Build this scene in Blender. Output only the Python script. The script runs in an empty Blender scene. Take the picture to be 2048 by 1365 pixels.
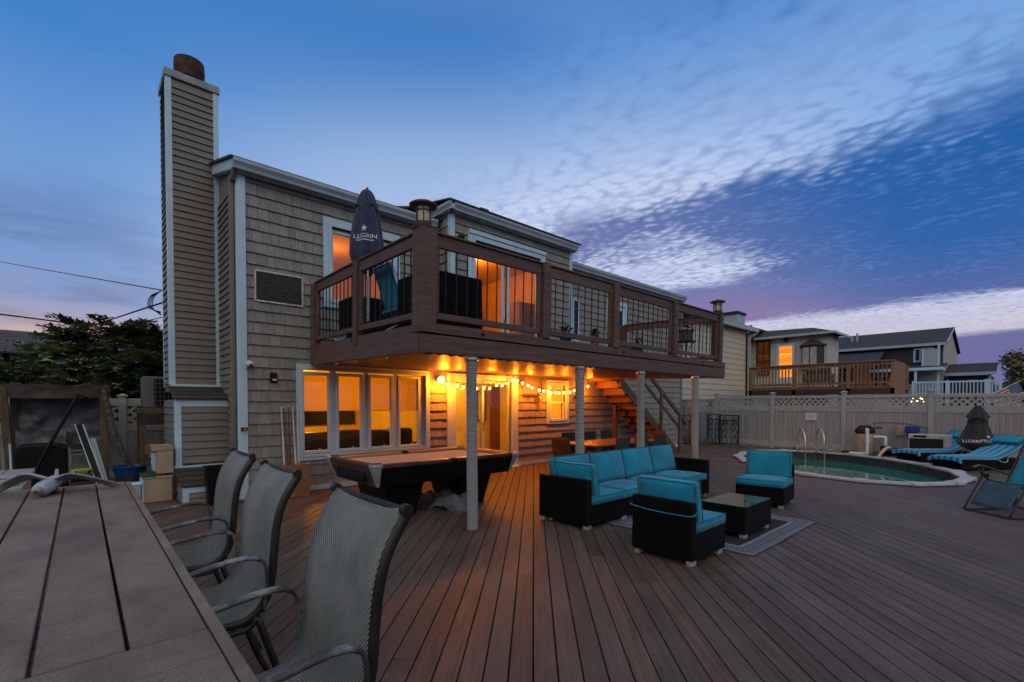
import bpy, bmesh, math, random
from mathutils import Vector, Matrix, Euler
R = math.radians
random.seed(7)
sc = bpy.context.scene
COL = sc.collection

# ------------------------------------------------------------------ camera
cam = bpy.data.cameras.new('camera'); cam_ob = bpy.data.objects.new('camera', cam); COL.objects.link(cam_ob)
cam.sensor_width = 36.0; cam.lens = 36 * 946 / 2048; cam.shift_y = 0.0714
cam.clip_start = 0.05; cam.clip_end = 2000
cam_ob.location = (0, 0, 1.57)
cam_ob.rotation_euler = (R(90 - 1.2), 0, R(47.6 - 90))
sc.camera = cam_ob

# ------------------------------------------------------------------ exposure
sc.view_settings.view_transform = 'Standard'; sc.view_settings.look = 'None'
sc.view_settings.exposure = 0.2; sc.view_settings.gamma = 1.0
sc.view_settings.use_curve_mapping = False
sc.cycles.use_denoising = True
try: sc.cycles.denoiser = 'OPENIMAGEDENOISE'
except Exception: pass
sc.cycles.use_adaptive_sampling = True; sc.cycles.adaptive_threshold = 0.03
sc.cycles.max_bounces = 6; sc.cycles.diffuse_bounces = 3; sc.cycles.glossy_bounces = 3
sc.cycles.transparent_max_bounces = 12; sc.cycles.transmission_bounces = 4
sc.cycles.caustics_reflective = False; sc.cycles.caustics_refractive = False
sc.cycles.sample_clamp_indirect = 4.0

def lin(r, g, b):
    f = lambda u: u / 12.92 if u <= 0.04045 else ((u + 0.055) / 1.055) ** 2.4
    return (f(r / 255), f(g / 255), f(b / 255), 1)

class NT:
    """small node-tree writer"""
    def __init__(s, nt): s.nt = nt; s.n = nt.nodes; s.l = nt.links
    def add(s, typ, **kw):
        nd = s.n.new(typ)
        for k, v in kw.items():
            if k.startswith('i_'):
                key = k[2:]; key = int(key) if key.isdigit() else key
                s.set(nd, key, v)
            else: setattr(nd, k, v)
        return nd
    def set(s, nd, key, v):
        inp = nd.inputs[key]
        if isinstance(v, bpy.types.NodeSocket): s.l.new(v, inp)
        else: inp.default_value = v
    def math(s, op, a, b=0.0, c=0.0, clamp=False):
        nd = s.add('ShaderNodeMath', operation=op, use_clamp=clamp)
        s.set(nd, 0, a); s.set(nd, 1, b)
        if op in ('MULTIPLY_ADD', 'SMOOTH_MIN', 'WRAP'): s.set(nd, 2, c)
        return nd.outputs[0]
    def mix(s, f, a, b, blend='MIX'):
        nd = s.add('ShaderNodeMix', data_type='RGBA', blend_type=blend)
        s.set(nd, 0, f); s.set(nd, 6, a); s.set(nd, 7, b)
        return nd.outputs[2]
    def sstep(s, x, a, b):
        nd = s.add('ShaderNodeMapRange', interpolation_type='SMOOTHSTEP', clamp=True)
        s.set(nd, 0, x); s.set(nd, 1, a); s.set(nd, 2, b); s.set(nd, 3, 0.0); s.set(nd, 4, 1.0)
        return nd.outputs[0]
    def noise(s, vec, scale, detail=4, rough=0.5, dist=0.0, lac=2.0):
        nd = s.add('ShaderNodeTexNoise'); s.set(nd, 'Vector', vec); s.set(nd, 'Scale', scale)
        s.set(nd, 'Detail', detail); s.set(nd, 'Roughness', rough); s.set(nd, 'Distortion', dist); s.set(nd, 'Lacunarity', lac)
        return nd.outputs[0]
    def xyz(s, x, y, z):
        nd = s.add('ShaderNodeCombineXYZ'); s.set(nd, 0, x); s.set(nd, 1, y); s.set(nd, 2, z); return nd.outputs[0]
    def sep(s, v):
        nd = s.add('ShaderNodeSeparateXYZ'); s.set(nd, 0, v); return nd.outputs
    def mapping(s, v, rot=(0, 0, 0), scale=(1, 1, 1), loc=(0, 0, 0)):
        nd = s.add('ShaderNodeMapping'); s.set(nd, 0, v); s.set(nd, 1, loc); s.set(nd, 2, rot); s.set(nd, 3, scale); return nd.outputs[0]
    def ramp(s, f, stops):
        nd = s.add('ShaderNodeValToRGB'); s.set(nd, 0, f); e = nd.color_ramp.elements
        while len(e) < len(stops): e.new(0.5)
        for i, (p, c) in enumerate(stops): e[i].position = p; e[i].color = c
        return nd.outputs[0]

# ------------------------------------------------------------------ world: dusk sky with a mackerel cloud layer
world = bpy.data.worlds.new('World'); sc.world = world; world.use_nodes = True
w = NT(world.node_tree); w.n.clear()
tc = w.add('ShaderNodeTexCoord')
dirv = tc.outputs['Generated']
dx, dy, dz = w.sep(dirv)
el = w.math('MAXIMUM', dz, 0.0)
# clear-sky gradient by elevation (sine), blue overhead, lavender and warm grey low down
clear = w.ramp(el, [(0.0, lin(176, 156, 152)), (0.06, lin(160, 152, 172)), (0.13, lin(138, 148, 186)), (0.22, lin(112, 146, 198)), (0.36, lin(104, 148, 204)), (0.50, lin(62, 124, 192)), (1.0, lin(44, 92, 162))])
# low dusk banks on the left horizon
hz = w.noise(w.xyz(w.math('MULTIPLY', dx, 2.0), w.math('MULTIPLY', dy, 2.0), w.math('MULTIPLY', dz, 13.0)), 1.7, 5, 0.55, 0.4)
bank = w.math('MULTIPLY', w.sstep(hz, 0.44, 0.66), w.math('SUBTRACT', 1.0, w.sstep(dz, 0.16, 0.40)))
clear = w.mix(w.math('MULTIPLY', bank, 0.62), clear, lin(78, 92, 142))
# warm afterglow where the sun went down (north-west, beyond the spruce)
glow = w.math('POWER', w.math('MAXIMUM', w.math('ADD', w.math('MULTIPLY', dx, 0.07), w.math('MULTIPLY', dy, 0.997)), 0.0), 24.0)
glow = w.math('MULTIPLY', glow, w.math('SUBTRACT', 1.0, w.sstep(dz, 0.05, 0.17)))
clear = w.mix(w.math('MULTIPLY', glow, 0.8), clear, (1.0, 0.62, 0.27, 1))
# fill light added to the unseen sky: pale opposite the sunset, milky veil overhead
fill_sky = w.sstep(w.math('ADD', w.math('MULTIPLY', dy, -0.80), w.math('MULTIPLY', dx, -0.60)), -0.15, 0.75)
fill_tone = w.mix(w.sstep(dz, 0.04, 0.42), lin(74, 80, 102), (1.18, 1.08, 0.99, 1))   # dimmed low down to keep fill from under the balcony, bright above
clear = w.mix(w.math('MULTIPLY', fill_sky, 0.92), clear, fill_tone)
veil = w.sstep(dz, 0.58, 0.92)
clear = w.mix(w.math('MULTIPLY', veil, 0.8), clear, (0.46, 0.45, 0.46, 1))
# cloud plane
dzc = w.math('MAXIMUM', dz, 0.035)
cx = w.math('DIVIDE', dx, dzc); cy = w.math('DIVIDE', dy, dzc)
milk = w.math('MULTIPLY', w.math('MULTIPLY', w.sstep(cx, -0.1, 1.1), w.math('SUBTRACT', 1.0, w.sstep(dz, 0.40, 0.62))), w.sstep(dz, 0.02, 0.25))
clear = w.mix(w.math('MULTIPLY', milk, 0.85), clear, lin(158, 182, 218))
pl0 = w.xyz(cx, cy, 0.0)
wn = w.add('ShaderNodeTexNoise'); w.set(wn, 'Vector', pl0); w.set(wn, 'Scale', 6.0); w.set(wn, 'Detail', 2.0)
wv = w.add('ShaderNodeVectorMath', operation='MULTIPLY_ADD'); w.set(wv, 0, wn.outputs['Color']); w.set(wv, 1, (0.10, 0.10, 0.0)); w.set(wv, 2, pl0)
pl = wv.outputs[0]
warp = w.noise(pl, 0.9, 3, 0.5)
cxw = w.math('ADD', cx, w.math('MULTIPLY_ADD', warp, 1.1, -0.55))
big = w.noise(w.mapping(pl, rot=(0, 0, R(12)), scale=(1.0, 0.45, 1)), 1.25, 3, 0.5, 0.2)
med = w.noise(w.mapping(pl, rot=(0, 0, R(-38)), scale=(1.0, 0.62, 1)), 8.5, 4, 0.55, 0.15)
vor = w.add('ShaderNodeTexVoronoi', feature='SMOOTH_F1', voronoi_dimensions='2D'); w.set(vor, 'Vector', w.mapping(pl, rot=(0, 0, R(-38)), scale=(1.0, 0.72, 1))); w.set(vor, 'Scale', 19.0); w.set(vor, 'Smoothness', 0.7)
fine0 = w.noise(w.mapping(pl, rot=(0, 0, R(-38)), scale=(1.0, 0.8, 1)), 36.0, 3, 0.55, 0.1)
fine = w.math('ADD', w.math('MULTIPLY', w.math('SUBTRACT', 0.95, vor.outputs[0]), 0.62), w.math('MULTIPLY', fine0, 0.38))
# presence of the thin sheet: grows from clear overhead to full towards +X
pres = w.sstep(w.math('ADD', cxw, w.math('MULTIPLY_ADD', big, 0.5, -0.25)), 0.75, 2.0)
pres = w.math('MULTIPLY', pres, w.math('SUBTRACT', 1.0, w.sstep(cy, 3.2, 5.5)))
# thick banks: dark from x>2.2, a gap of thinner cloud at 6.3..8.6, dark again beyond
t1 = w.math('MULTIPLY', w.sstep(cxw, 1.75, 2.75), w.math('SUBTRACT', 1.0, w.sstep(cxw, 5.4, 6.6)))
hole = w.math('MULTIPLY', w.math('MULTIPLY', w.sstep(cxw, 2.3, 3.0), w.math('SUBTRACT', 1.0, w.sstep(cxw, 3.6, 4.5))), w.sstep(cy, 0.75, 1.7))
t1 = w.math('SUBTRACT', t1, w.math('MULTIPLY', hole, 0.85), clamp=True)
t2 = w.sstep(cxw, 8.6, 10.5)
thick = w.math('MAXIMUM', t1, t2)
big2 = w.noise(w.mapping(pl0, rot=(0, 0, R(-30)), scale=(1.0, 0.55, 1)), 2.2, 4, 0.6, 0.3)
amt = w.math('MULTIPLY_ADD', w.sstep(big2, 0.35, 0.62), 0.75, 0.25)
cell = w.math('ADD', w.math('ADD', w.math('MULTIPLY', fine, 0.50), w.math('MULTIPLY', med, 0.28)), w.math('MULTIPLY', big2, 0.22))
fade = w.math('SUBTRACT', 1.0, w.sstep(cx, 5.0, 11.0))
cellc = w.math('MULTIPLY', w.math('MULTIPLY', w.math('SUBTRACT', cell, 0.5), amt), w.math('MULTIPLY_ADD', fade, 1.0, 0.3))
bright = w.mix(w.sstep(dz, 0.06, 0.22), lin(216, 200, 204), lin(202, 210, 236))
bright = w.mix(w.sstep(dz, 0.34, 0.58), bright, lin(136, 174, 226))
bright = w.mix(w.math('MULTIPLY', w.math('SUBTRACT', 1.0, w.sstep(cy, 0.0, 1.15)), w.sstep(dz, 0.2, 0.34)), bright, lin(112, 158, 216))
thincol = w.mix(w.sstep(cellc, -0.13, 0.10), w.mix(0.55, lin(104, 126, 184), bright), bright)
darkc = w.mix(w.sstep(cy, 0.4, 1.9), lin(22, 86, 156), lin(98, 108, 160))
darkc = w.mix(w.math('SUBTRACT', 1.0, w.sstep(dz, 0.08, 0.26)), darkc, lin(96, 98, 150))
pink = w.math('MULTIPLY', w.math('MULTIPLY', w.math('SUBTRACT', 1.0, w.sstep(dz, 0.13, 0.25)), w.sstep(dz, 0.09, 0.13)), w.sstep(cy, 0.9, 2.0))
darkc = w.mix(w.math('MULTIPLY', pink, 0.36), darkc, lin(176, 124, 160))
darkc = w.mix(w.math('MULTIPLY', w.sstep(cellc, 0.0, 0.22), 0.25), darkc, lin(112, 142, 200))
sheet = w.math('MULTIPLY', pres, w.sstep(cellc, -0.42, 0.02))
colr = w.mix(w.math('MULTIPLY', sheet, 0.85), clear, thincol)
tk = w.math('MULTIPLY', pres, w.sstep(w.math('SUBTRACT', w.math('MULTIPLY', thick, 1.3), w.math('MULTIPLY', cellc, 1.5)), 0.0, 0.92))
colr = w.mix(w.math('MULTIPLY', tk, 0.95), colr, darkc)
# a physical twilight sky underneath, faint
sky = w.add('ShaderNodeTexSky', sky_type='NISHITA', sun_disc=False)
sky.sun_elevation = R(1.0); sky.sun_rotation = R(4); sky.altitude = 0
colr = w.mix(1.0, colr, w.mix(1.0, sky.outputs[0], (0.004, 0.004, 0.004, 1), 'MULTIPLY'), 'ADD')
ground_dark = w.sstep(dz, -0.02, 0.0)
colr = w.mix(ground_dark, lin(60, 58, 66), colr)
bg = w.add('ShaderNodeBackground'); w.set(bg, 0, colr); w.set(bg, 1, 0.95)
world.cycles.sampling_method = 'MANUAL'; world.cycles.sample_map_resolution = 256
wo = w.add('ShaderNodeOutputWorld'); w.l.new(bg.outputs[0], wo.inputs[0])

# ------------------------------------------------------------------ sun: the last of the afterglow, very soft
sun = bpy.data.lights.new('sun', 'SUN'); sun.energy = 0.12; sun.angle = R(40); sun.color = (1.0, 0.72, 0.5)
sun_ob = bpy.data.objects.new('sun', sun); COL.objects.link(sun_ob)
sun_ob.rotation_euler = Vector((-0.07, -0.99, -0.22)).to_track_quat('-Z', 'Y').to_euler()

# ------------------------------------------------------------------ material writer
MATS = {}
def mat(name, c, rough=0.6, var=0.2, sc_=6.0, st=(1, 1, 1), rnd=0.1, bump=0.0, bsc=60.0, bst=None, metal=0.0, c2=None, rotz=0.0, spec=0.5, dirt=0.0, dirtc=(0.03, 0.027, 0.024), dsc=1.5, coat=0.0, pat=None, emis=None, hrnd=0.0, c3=None, sheen=0.0, obj=False, dst=(1, 1, 1)):
    if name in MATS: return MATS[name]
    m = bpy.data.materials.new(name); m.use_nodes = True; t = NT(m.node_tree); t.n.clear()
    out = t.add('ShaderNodeOutputMaterial'); b = t.add('ShaderNodeBsdfPrincipled'); t.l.new(b.outputs[0], out.inputs[0])
    if obj: pos = t.add('ShaderNodeTexCoord').outputs['Object']
    else: pos = t.add('ShaderNodeNewGeometry').outputs['Position']
    info = t.add('ShaderNodeObjectInfo'); rv = info.outputs['Random']
    # every object samples its own stretch of grain
    off = t.xyz(t.math('MULTIPLY', rv, 31.0), t.math('MULTIPLY', rv, 17.0), t.math('MULTIPLY', rv, 7.0))
    va = t.add('ShaderNodeVectorMath', operation='ADD')
    pm = t.mapping(pos, rot=(0, 0, rotz))
    t.set(va, 0, pm); t.set(va, 1, off)
    base = va.outputs[0]
    v = t.mapping(base, scale=st)
    c = tuple(c[:3]); lo = tuple(x * (1 - var) for x in c) + (1,); hi = tuple(x for x in (c2 or tuple(min(1, x * (1 + var)) for x in c)))[:3] + (1,)
    n1 = t.noise(v, sc_, 6, 0.6, 0.2)
    col = t.mix(t.sstep(n1, 0.3, 0.7), lo, hi)
    if c3: col = t.mix(t.math('MULTIPLY', t.math('FRACT', t.math('MULTIPLY', rv, 7.31)), 1.0), col, t.mix(0.75, col, tuple(c3[:3]) + (1,)))
    if rnd:
        k = t.math('MULTIPLY_ADD', rv, 2 * rnd, 1 - rnd)
        col = t.mix(1.0, col, t.xyz(k, k, k), 'MULTIPLY')
    if dirt:
        n2 = t.noise(t.mapping(pos, scale=dst), dsc, 6, 0.65, 0.3)
        col = t.mix(t.math('MULTIPLY', t.sstep(n2, 0.48, 0.72), dirt), col, tuple(dirtc) + (1,))
    if pat: col = pat(t, base, col, b, pos)
    t.set(b, 'Base Color', col); t.set(b, 'Roughness', rough); t.set(b, 'Metallic', metal)
    t.set(b, 'Specular IOR Level', spec)
    if coat: t.set(b, 'Coat Weight', coat); t.set(b, 'Coat Roughness', 0.12)
    if sheen: t.set(b, 'Sheen Weight', sheen)
    if bump and not b.inputs['Normal'].is_linked:
        bm_ = t.add('ShaderNodeBump'); t.set(bm_, 'Strength', bump); t.set(bm_, 'Distance', 0.01)
        t.set(bm_, 'Height', t.noise(t.mapping(base, scale=bst or st), bsc, 4, 0.6)); t.l.new(bm_.outputs[0], b.inputs['Normal'])
    rr = t.math('MULTIPLY_ADD', t.noise(v, sc_ * 2.3, 3), 0.24, rough - 0.12, clamp=True); t.set(b, 'Roughness', rr)
    if emis: t.set(b, 'Emission Color', tuple(emis[:3]) + (1,)); t.set(b, 'Emission Strength', emis[3])
    MATS[name] = m; return m

def weave(k1, k2, strength=0.6, depth=0.01, dark=0.35, mode='xy'):
    def f(t, base, col, b, pos):
        x, y, z = t.sep(pos)
        if mode == 'xy': u, v = t.math('ADD', x, y), z
        else: u, v = y, t.math('ADD', t.math('MULTIPLY', x, -1.0), z)
        a = t.math('SINE', t.math('MULTIPLY', u, k1)); c = t.math('SINE', t.math('MULTIPLY', v, k2))
        h = t.math('MULTIPLY_ADD', t.math('MULTIPLY', a, c), 0.5, 0.5)
        bm_ = t.add('ShaderNodeBump'); t.set(bm_, 'Strength', strength); t.set(bm_, 'Distance', depth); t.set(bm_, 'Height', h)
        t.l.new(bm_.outputs[0], b.inputs['Normal'])
        kk = t.math('MULTIPLY_ADD', h, 1 - dark, dark)
        return t.mix(1.0, col, t.xyz(kk, kk, kk), 'MULTIPLY')
    return f

def glass_mat(name, tint=(0.9, 0.95, 0.95), ior=1.45, tr=1.0, rough=0.02):
    m = bpy.data.materials.new(name); m.use_nodes = True; t = NT(m.node_tree); t.n.clear()
    out = t.add('ShaderNodeOutputMaterial'); tb = t.add('ShaderNodeBsdfTransparent'); g = t.add('ShaderNodeBsdfGlossy')
    t.set(tb, 0, tuple(tint) + (1,)); t.set(g, 'Roughness', rough); lw = t.add('ShaderNodeLayerWeight'); t.set(lw, 0, 0.5)
    sch = t.math('MULTIPLY_ADD', t.math('POWER', lw.outputs['Facing'], 5.0), 0.9, 0.035)   # Schlick, same from either side of the sheet
    mx = t.add('ShaderNodeMixShader'); t.l.new(sch, mx.inputs[0]); t.l.new(tb.outputs[0], mx.inputs[1]); t.l.new(g.outputs[0], mx.inputs[2])
    t.l.new(mx.outputs[0], out.inputs[0]); return m

def emit_mat(name, c, s):
    m = bpy.data.materials.new(name); m.use_nodes = True; t = NT(m.node_tree); t.n.clear()
    out = t.add('ShaderNodeOutputMaterial'); e = t.add('ShaderNodeEmission'); t.set(e, 0, tuple(c) + (1,)); t.set(e, 1, s)
    t.l.new(e.outputs[0], out.inputs[0]); return m

# ------------------------------------------------------------------ mesh writer
class MB:
    def __init__(s): s.v = []; s.f = []; s.xf = None
    def _add(s, vs, fs):
        o = len(s.v)
        if s.xf is not None: vs = [tuple(s.xf @ Vector(p)) for p in vs]
        s.v += [tuple(p) for p in vs]; s.f += [tuple(i + o for i in q) for q in fs]; return s
    def box(s, x0, x1, y0, y1, z0, z1):
        return s._add([(x0, y0, z0), (x1, y0, z0), (x1, y1, z0), (x0, y1, z0), (x0, y0, z1), (x1, y0, z1), (x1, y1, z1), (x0, y1, z1)],
                      [(0, 3, 2, 1), (4, 5, 6, 7), (0, 1, 5, 4), (1, 2, 6, 5), (2, 3, 7, 6), (3, 0, 4, 7)])
    def cbox(s, c, d): return s.box(c[0] - d[0] / 2, c[0] + d[0] / 2, c[1] - d[1] / 2, c[1] + d[1] / 2, c[2] - d[2] / 2, c[2] + d[2] / 2)
    def prism(s, pts, axis, a, b):
        """polygon pts (2d) extruded along axis from a to b"""
        def P(p, q):
            if axis == 'x': return (q, p[0], p[1])
            if axis == 'y': return (p[0], q, p[1])
            return (p[0], p[1], q)
        n = len(pts)
        vs = [P(p, a) for p in pts] + [P(p, b) for p in pts]
        fs = [tuple(range(n)), tuple(range(2 * n - 1, n - 1, -1))] + [(i, (i + 1) % n, n + (i + 1) % n, n + i) for i in range(n)]
        return s._add(vs, fs)
    def beam(s, p0, p1, w_, h_, up=(0, 0, 1)):
        """rectangular bar from p0 to p1, w_ across, h_ along up"""
        a, b = Vector(p0), Vector(p1); d = (b - a).normalized(); u = Vector(up); sd = d.cross(u)
        if sd.length < 1e-5: sd = d.cross(Vector((1, 0, 0)))
        sd.normalize(); u = sd.cross(d).normalized()
        vs = [q + sd * (i * w_ / 2) + u * (j * h_ / 2) for q in (a, b) for i, j in ((-1, -1), (1, -1), (1, 1), (-1, 1))]
        return s._add(vs, [(0, 1, 2, 3), (7, 6, 5, 4), (0, 4, 5, 1), (1, 5, 6, 2), (2, 6, 7, 3), (3, 7, 4, 0)])
    def tube(s, pts, r, n=8, caps=True, flat=1.0):
        pts = [Vector(p) for p in pts]; m = len(pts)
        rs = r if isinstance(r, (list, tuple)) else [r] * m
        prev = None; rings = []
        for i, p in enumerate(pts):
            d = (pts[min(i + 1, m - 1)] - pts[max(i - 1, 0)]).normalized()
            if prev is None:
                a = Vector((0, 0, 1)) if abs(d.z) < 0.9 else Vector((1, 0, 0)); sd = d.cross(a).normalized()
            else:
                sd = (prev - d * prev.dot(d))
                sd = sd.normalized() if sd.length > 1e-6 else prev
            prev = sd; u = sd.cross(d)
            rings.append([p + sd * (math.cos(2 * math.pi * k / n) * rs[i]) + u * (math.sin(2 * math.pi * k / n) * rs[i] * flat) for k in range(n)])
        vs = [q for rg in rings for q in rg]; fs = []
        for i in range(m - 1):
            for k in range(n):
                fs.append((i * n + k, i * n + (k + 1) % n, (i + 1) * n + (k + 1) % n, (i + 1) * n + k))
        if caps: fs += [tuple(range(n)), tuple(range((m - 1) * n, m * n))]
        return s._add(vs, fs)
    def lathe(s, prof, c=(0, 0, 0), n=16, wob=None, caps=True):
        vs = []; fs = []; m = len(prof)
        for r, z in prof:
            for k in range(n):
                th = 2 * math.pi * k / n; rr = r * (wob(th, z) if wob else 1)
                vs.append((c[0] + rr * math.cos(th), c[1] + rr * math.sin(th), c[2] + z))
        for i in range(m - 1):
            for k in range(n): fs.append((i * n + k, i * n + (k + 1) % n, (i + 1) * n + (k + 1) % n, (i + 1) * n + k))
        if caps: fs += [tuple(range(n)), tuple(range((m - 1) * n, m * n))]
        return s._add(vs, fs)
    def grid(s, fn, nu, nv):
        vs = [fn(i / nu, j / nv) for j in range(nv + 1) for i in range(nu + 1)]
        fs = [(j * (nu + 1) + i, j * (nu + 1) + i + 1, (j + 1) * (nu + 1) + i + 1, (j + 1) * (nu + 1) + i) for j in range(nv) for i in range(nu)]
        return s._add(vs, fs)
    def sphere(s, c, r, n=10, m=6, sq=(1, 1, 1)):
        vs = [(c[0], c[1], c[2] - r * sq[2])]; fs = []
        for j in range(1, m):
            ph = math.pi * j / m - math.pi / 2
            for k in range(n):
                th = 2 * math.pi * k / n
                vs.append((c[0] + r * sq[0] * math.cos(ph) * math.cos(th), c[1] + r * sq[1] * math.cos(ph) * math.sin(th), c[2] + r * sq[2] * math.sin(ph)))
        vs.append((c[0], c[1], c[2] + r * sq[2])); L = len(vs) - 1
        for k in range(n):
            fs.append((0, 1 + (k + 1) % n, 1 + k)); fs.append((L, 1 + (m - 2) * n + k, 1 + (m - 2) * n + (k + 1) % n))
            for j in range(m - 2): fs.append((1 + j * n + k, 1 + j * n + (k + 1) % n, 1 + (j + 1) * n + (k + 1) % n, 1 + (j + 1) * n + k))
        return s._add(vs, fs)
    def mesh(s, name, bevel=0.0, seg=1, smooth=False, recalc=True):
        me = bpy.data.meshes.new(name); me.from_pydata(s.v, [], s.f)
        if bevel or recalc:
            bm = bmesh.new(); bm.from_mesh(me)
            if recalc: bmesh.ops.recalc_face_normals(bm, faces=bm.faces)
            if bevel: bmesh.ops.bevel(bm, geom=list(bm.edges), offset=bevel, segments=seg, affect='EDGES', profile=0.5, clamp_overlap=True)
            bm.to_mesh(me); bm.free()
        if smooth:
            me.polygons.foreach_set('use_smooth', [True] * len(me.polygons))
        me.update(); return me
    def build(s, name, m, parent=None, bevel=0.0, seg=1, smooth=False, recalc=True):
        return link(name, s.mesh(name, bevel, seg, smooth, recalc), m, parent)

def link(name, me, m, parent=None, loc=None, rot=None, scale=None):
    if m is not None and not me.materials: me.materials.append(m)
    o = bpy.data.objects.new(name, me); COL.objects.link(o)
    if m is not None and me.materials and me.materials[0] != m:
        o.material_slots[0].link = 'OBJECT'; o.material_slots[0].material = m
    if parent is not None: o.parent = parent
    if loc is not None: o.location = loc
    if rot is not None: o.rotation_euler = rot
    if scale is not None: o.scale = scale
    return o
def tag(o, label=None, cat=None, group=None, kind=None):
    if label: o['label'] = label
    if cat: o['category'] = cat
    if group: o['group'] = group
    if kind: o['kind'] = kind
    return o
def thing(name, label, cat, loc=(0, 0, 0), rz=0.0, group=None):
    o = bpy.data.objects.new(name, None); COL.objects.link(o); o.empty_display_size = 0.2
    o.location = loc; o.rotation_euler = (0, 0, rz); return tag(o, label, cat, group)
def part(name, parent): 
    o = bpy.data.objects.new(name, None); COL.objects.link(o); o.parent = parent; o.empty_display_size = 0.1; return o
def copy_tree(o, parent=None):
    c = o.copy(); COL.objects.link(c)
    if parent is not None: c.parent = parent
    for ch in list(o.children): copy_tree(ch, c)
    return c
def box(name, x0, x1, y0, y1, z0, z1, m, parent=None, bevel=0.0):
    return MB().box(x0, x1, y0, y1, z0, z1).build(name, m, parent, bevel)
def arc(p0, p1, p2, n=8):
    a, b, c = Vector(p0), Vector(p1), Vector(p2)
    return [a * (1 - t) ** 2 + b * 2 * t * (1 - t) + c * t * t for t in (i / n for i in range(n + 1))]
def spline(pts, n=6):
    P = [Vector(p) for p in pts]; P = [2 * P[0] - P[1]] + P + [2 * P[-1] - P[-2]]; out = []
    for i in range(1, len(P) - 2):
        for k in range(n):
            t = k / n; a, b, c, d = P[i - 1], P[i], P[i + 1], P[i + 2]
            out.append(0.5 * ((2 * b) + (c - a) * t + (2 * a - 5 * b + 4 * c - d) * t * t + (3 * b - a - 3 * c + d) * t ** 3))
    out.append(P[-2]); return out
def text_mesh(txt, size, font_extrude=0.0):
    cu = bpy.data.curves.new('lettering', 'FONT'); cu.body = txt; cu.size = size; cu.extrude = font_extrude; cu.align_x = 'CENTER'
    cu.resolution_u = 3
    ob = bpy.data.objects.new('lettering', cu); COL.objects.link(ob)
    dg = bpy.context.evaluated_depsgraph_get(); me = bpy.data.meshes.new_from_object(ob.evaluated_get(dg))
    bpy.data.objects.remove(ob); bpy.data.curves.remove(cu); return me
# ------------------------------------------------------------------ materials
m_deck = mat('deck plank', (0.108, 0.070, 0.052), 0.55, 0.36, 3.0, (0.6, 9, 3), rnd=0.22, bump=0.25, bsc=9, bst=(2, 30, 10), rotz=R(-45), c3=(0.098, 0.084, 0.072), dirt=0.42, dirtc=(0.155, 0.135, 0.115), dsc=1.3, spec=0.22)
m_shingle = mat('shake shingle', (0.250, 0.246, 0.225), 0.75, 0.2, 4, (26, 26, 1.2), rnd=0.13, bump=0.35, bsc=6, bst=(30, 30, 1.5), dirt=0.4, dirtc=(0.165, 0.16, 0.145), dst=(3.5, 3.5, 0.45), dsc=1.6)
m_siding = mat('vinyl siding', (0.175, 0.168, 0.150), 0.55, 0.1, 5, (0.4, 0.4, 14), rnd=0.07, bump=0.06, bsc=20, dirt=0.35, dirtc=(0.115, 0.11, 0.095), dst=(4, 4, 0.4), dsc=1.6)
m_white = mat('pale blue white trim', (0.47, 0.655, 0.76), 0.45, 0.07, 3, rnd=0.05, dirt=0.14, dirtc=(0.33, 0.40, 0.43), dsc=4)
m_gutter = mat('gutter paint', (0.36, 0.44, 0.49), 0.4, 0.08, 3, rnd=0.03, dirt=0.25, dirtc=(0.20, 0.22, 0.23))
m_capmetal = mat('galvanised cap', (0.26, 0.29, 0.31), 0.5, 0.15, 4, dirt=0.3, dirtc=(0.10, 0.08, 0.07), dsc=3)
m_taupe = mat('taupe downspout', (0.17, 0.15, 0.13), 0.5, 0.1, 3)
m_brown = mat('brown stained timber', (0.120, 0.074, 0.058), 0.6, 0.30, 2.6, (0.9, 0.9, 16), rnd=0.14, bump=0.3, bsc=6, bst=(1.5, 1.5, 30), dirt=0.2, dirtc=(0.15, 0.115, 0.098), spec=0.3)
m_blackm = mat('black metal', (0.008, 0.008, 0.008), 0.55, 0.2, 8, spec=0.3)
m_ceil = mat('varnished ceiling board', (0.150, 0.054, 0.014), 0.42, 0.35, 3, (1.2, 22, 8), rnd=0.30, bump=0.12, bsc=10, bst=(1, 20, 10), spec=0.4)
m_rope = mat('wound rope', (0.34, 0.355, 0.355), 0.85, 0.18, 5, (1, 1, 40), rnd=0.08, bump=0.5, bsc=140, dirt=0.3, dirtc=(0.22, 0.225, 0.21), dsc=3)
m_roof = mat('asphalt shingle roof', (0.045, 0.038, 0.036), 0.9, 0.4, 14, rnd=0.15, bump=0.5, bsc=120)
m_roof2 = mat('slate grey shingle roof', (0.030, 0.033, 0.038), 0.9, 0.35, 14, rnd=0.15, bump=0.5, bsc=90)
m_inwall = mat('warm plaster', (0.80, 0.66, 0.40), 0.8, 0.06, 2, rnd=0.02)
m_infloor = mat('interior floor', (0.30, 0.15, 0.06), 0.5, 0.2, 3)
m_glass = glass_mat('window glass')
m_wood = mat('honey timber', (0.23, 0.115, 0.048), 0.55, 0.3, 3, (2, 2, 14), rnd=0.12, bump=0.25, bsc=12, bst=(2, 2, 16))
m_rust = mat('rusty steel', (0.060, 0.030, 0.020), 0.7, 0.5, 6, rnd=0.1, bump=0.3, bsc=40, metal=0.4, c2=(0.10, 0.045, 0.025))
m_soil = mat('dark soil', (0.006, 0.005, 0.005), 0.95, 0.3, 2)
m_leather = mat('dark leather', (0.065, 0.036, 0.020), 0.4, 0.3, 6, bump=0.2, bsc=40)
m_screen = mat('dark screen', (0.01, 0.01, 0.012), 0.15, 0.1, 3)
m_board = mat('weathered board', (0.030, 0.027, 0.026), 0.85, 0.6, 4, (3, 3, 16), bump=0.6, bsc=14, bst=(2, 2, 30), c2=(0.07, 0.06, 0.057))
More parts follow.
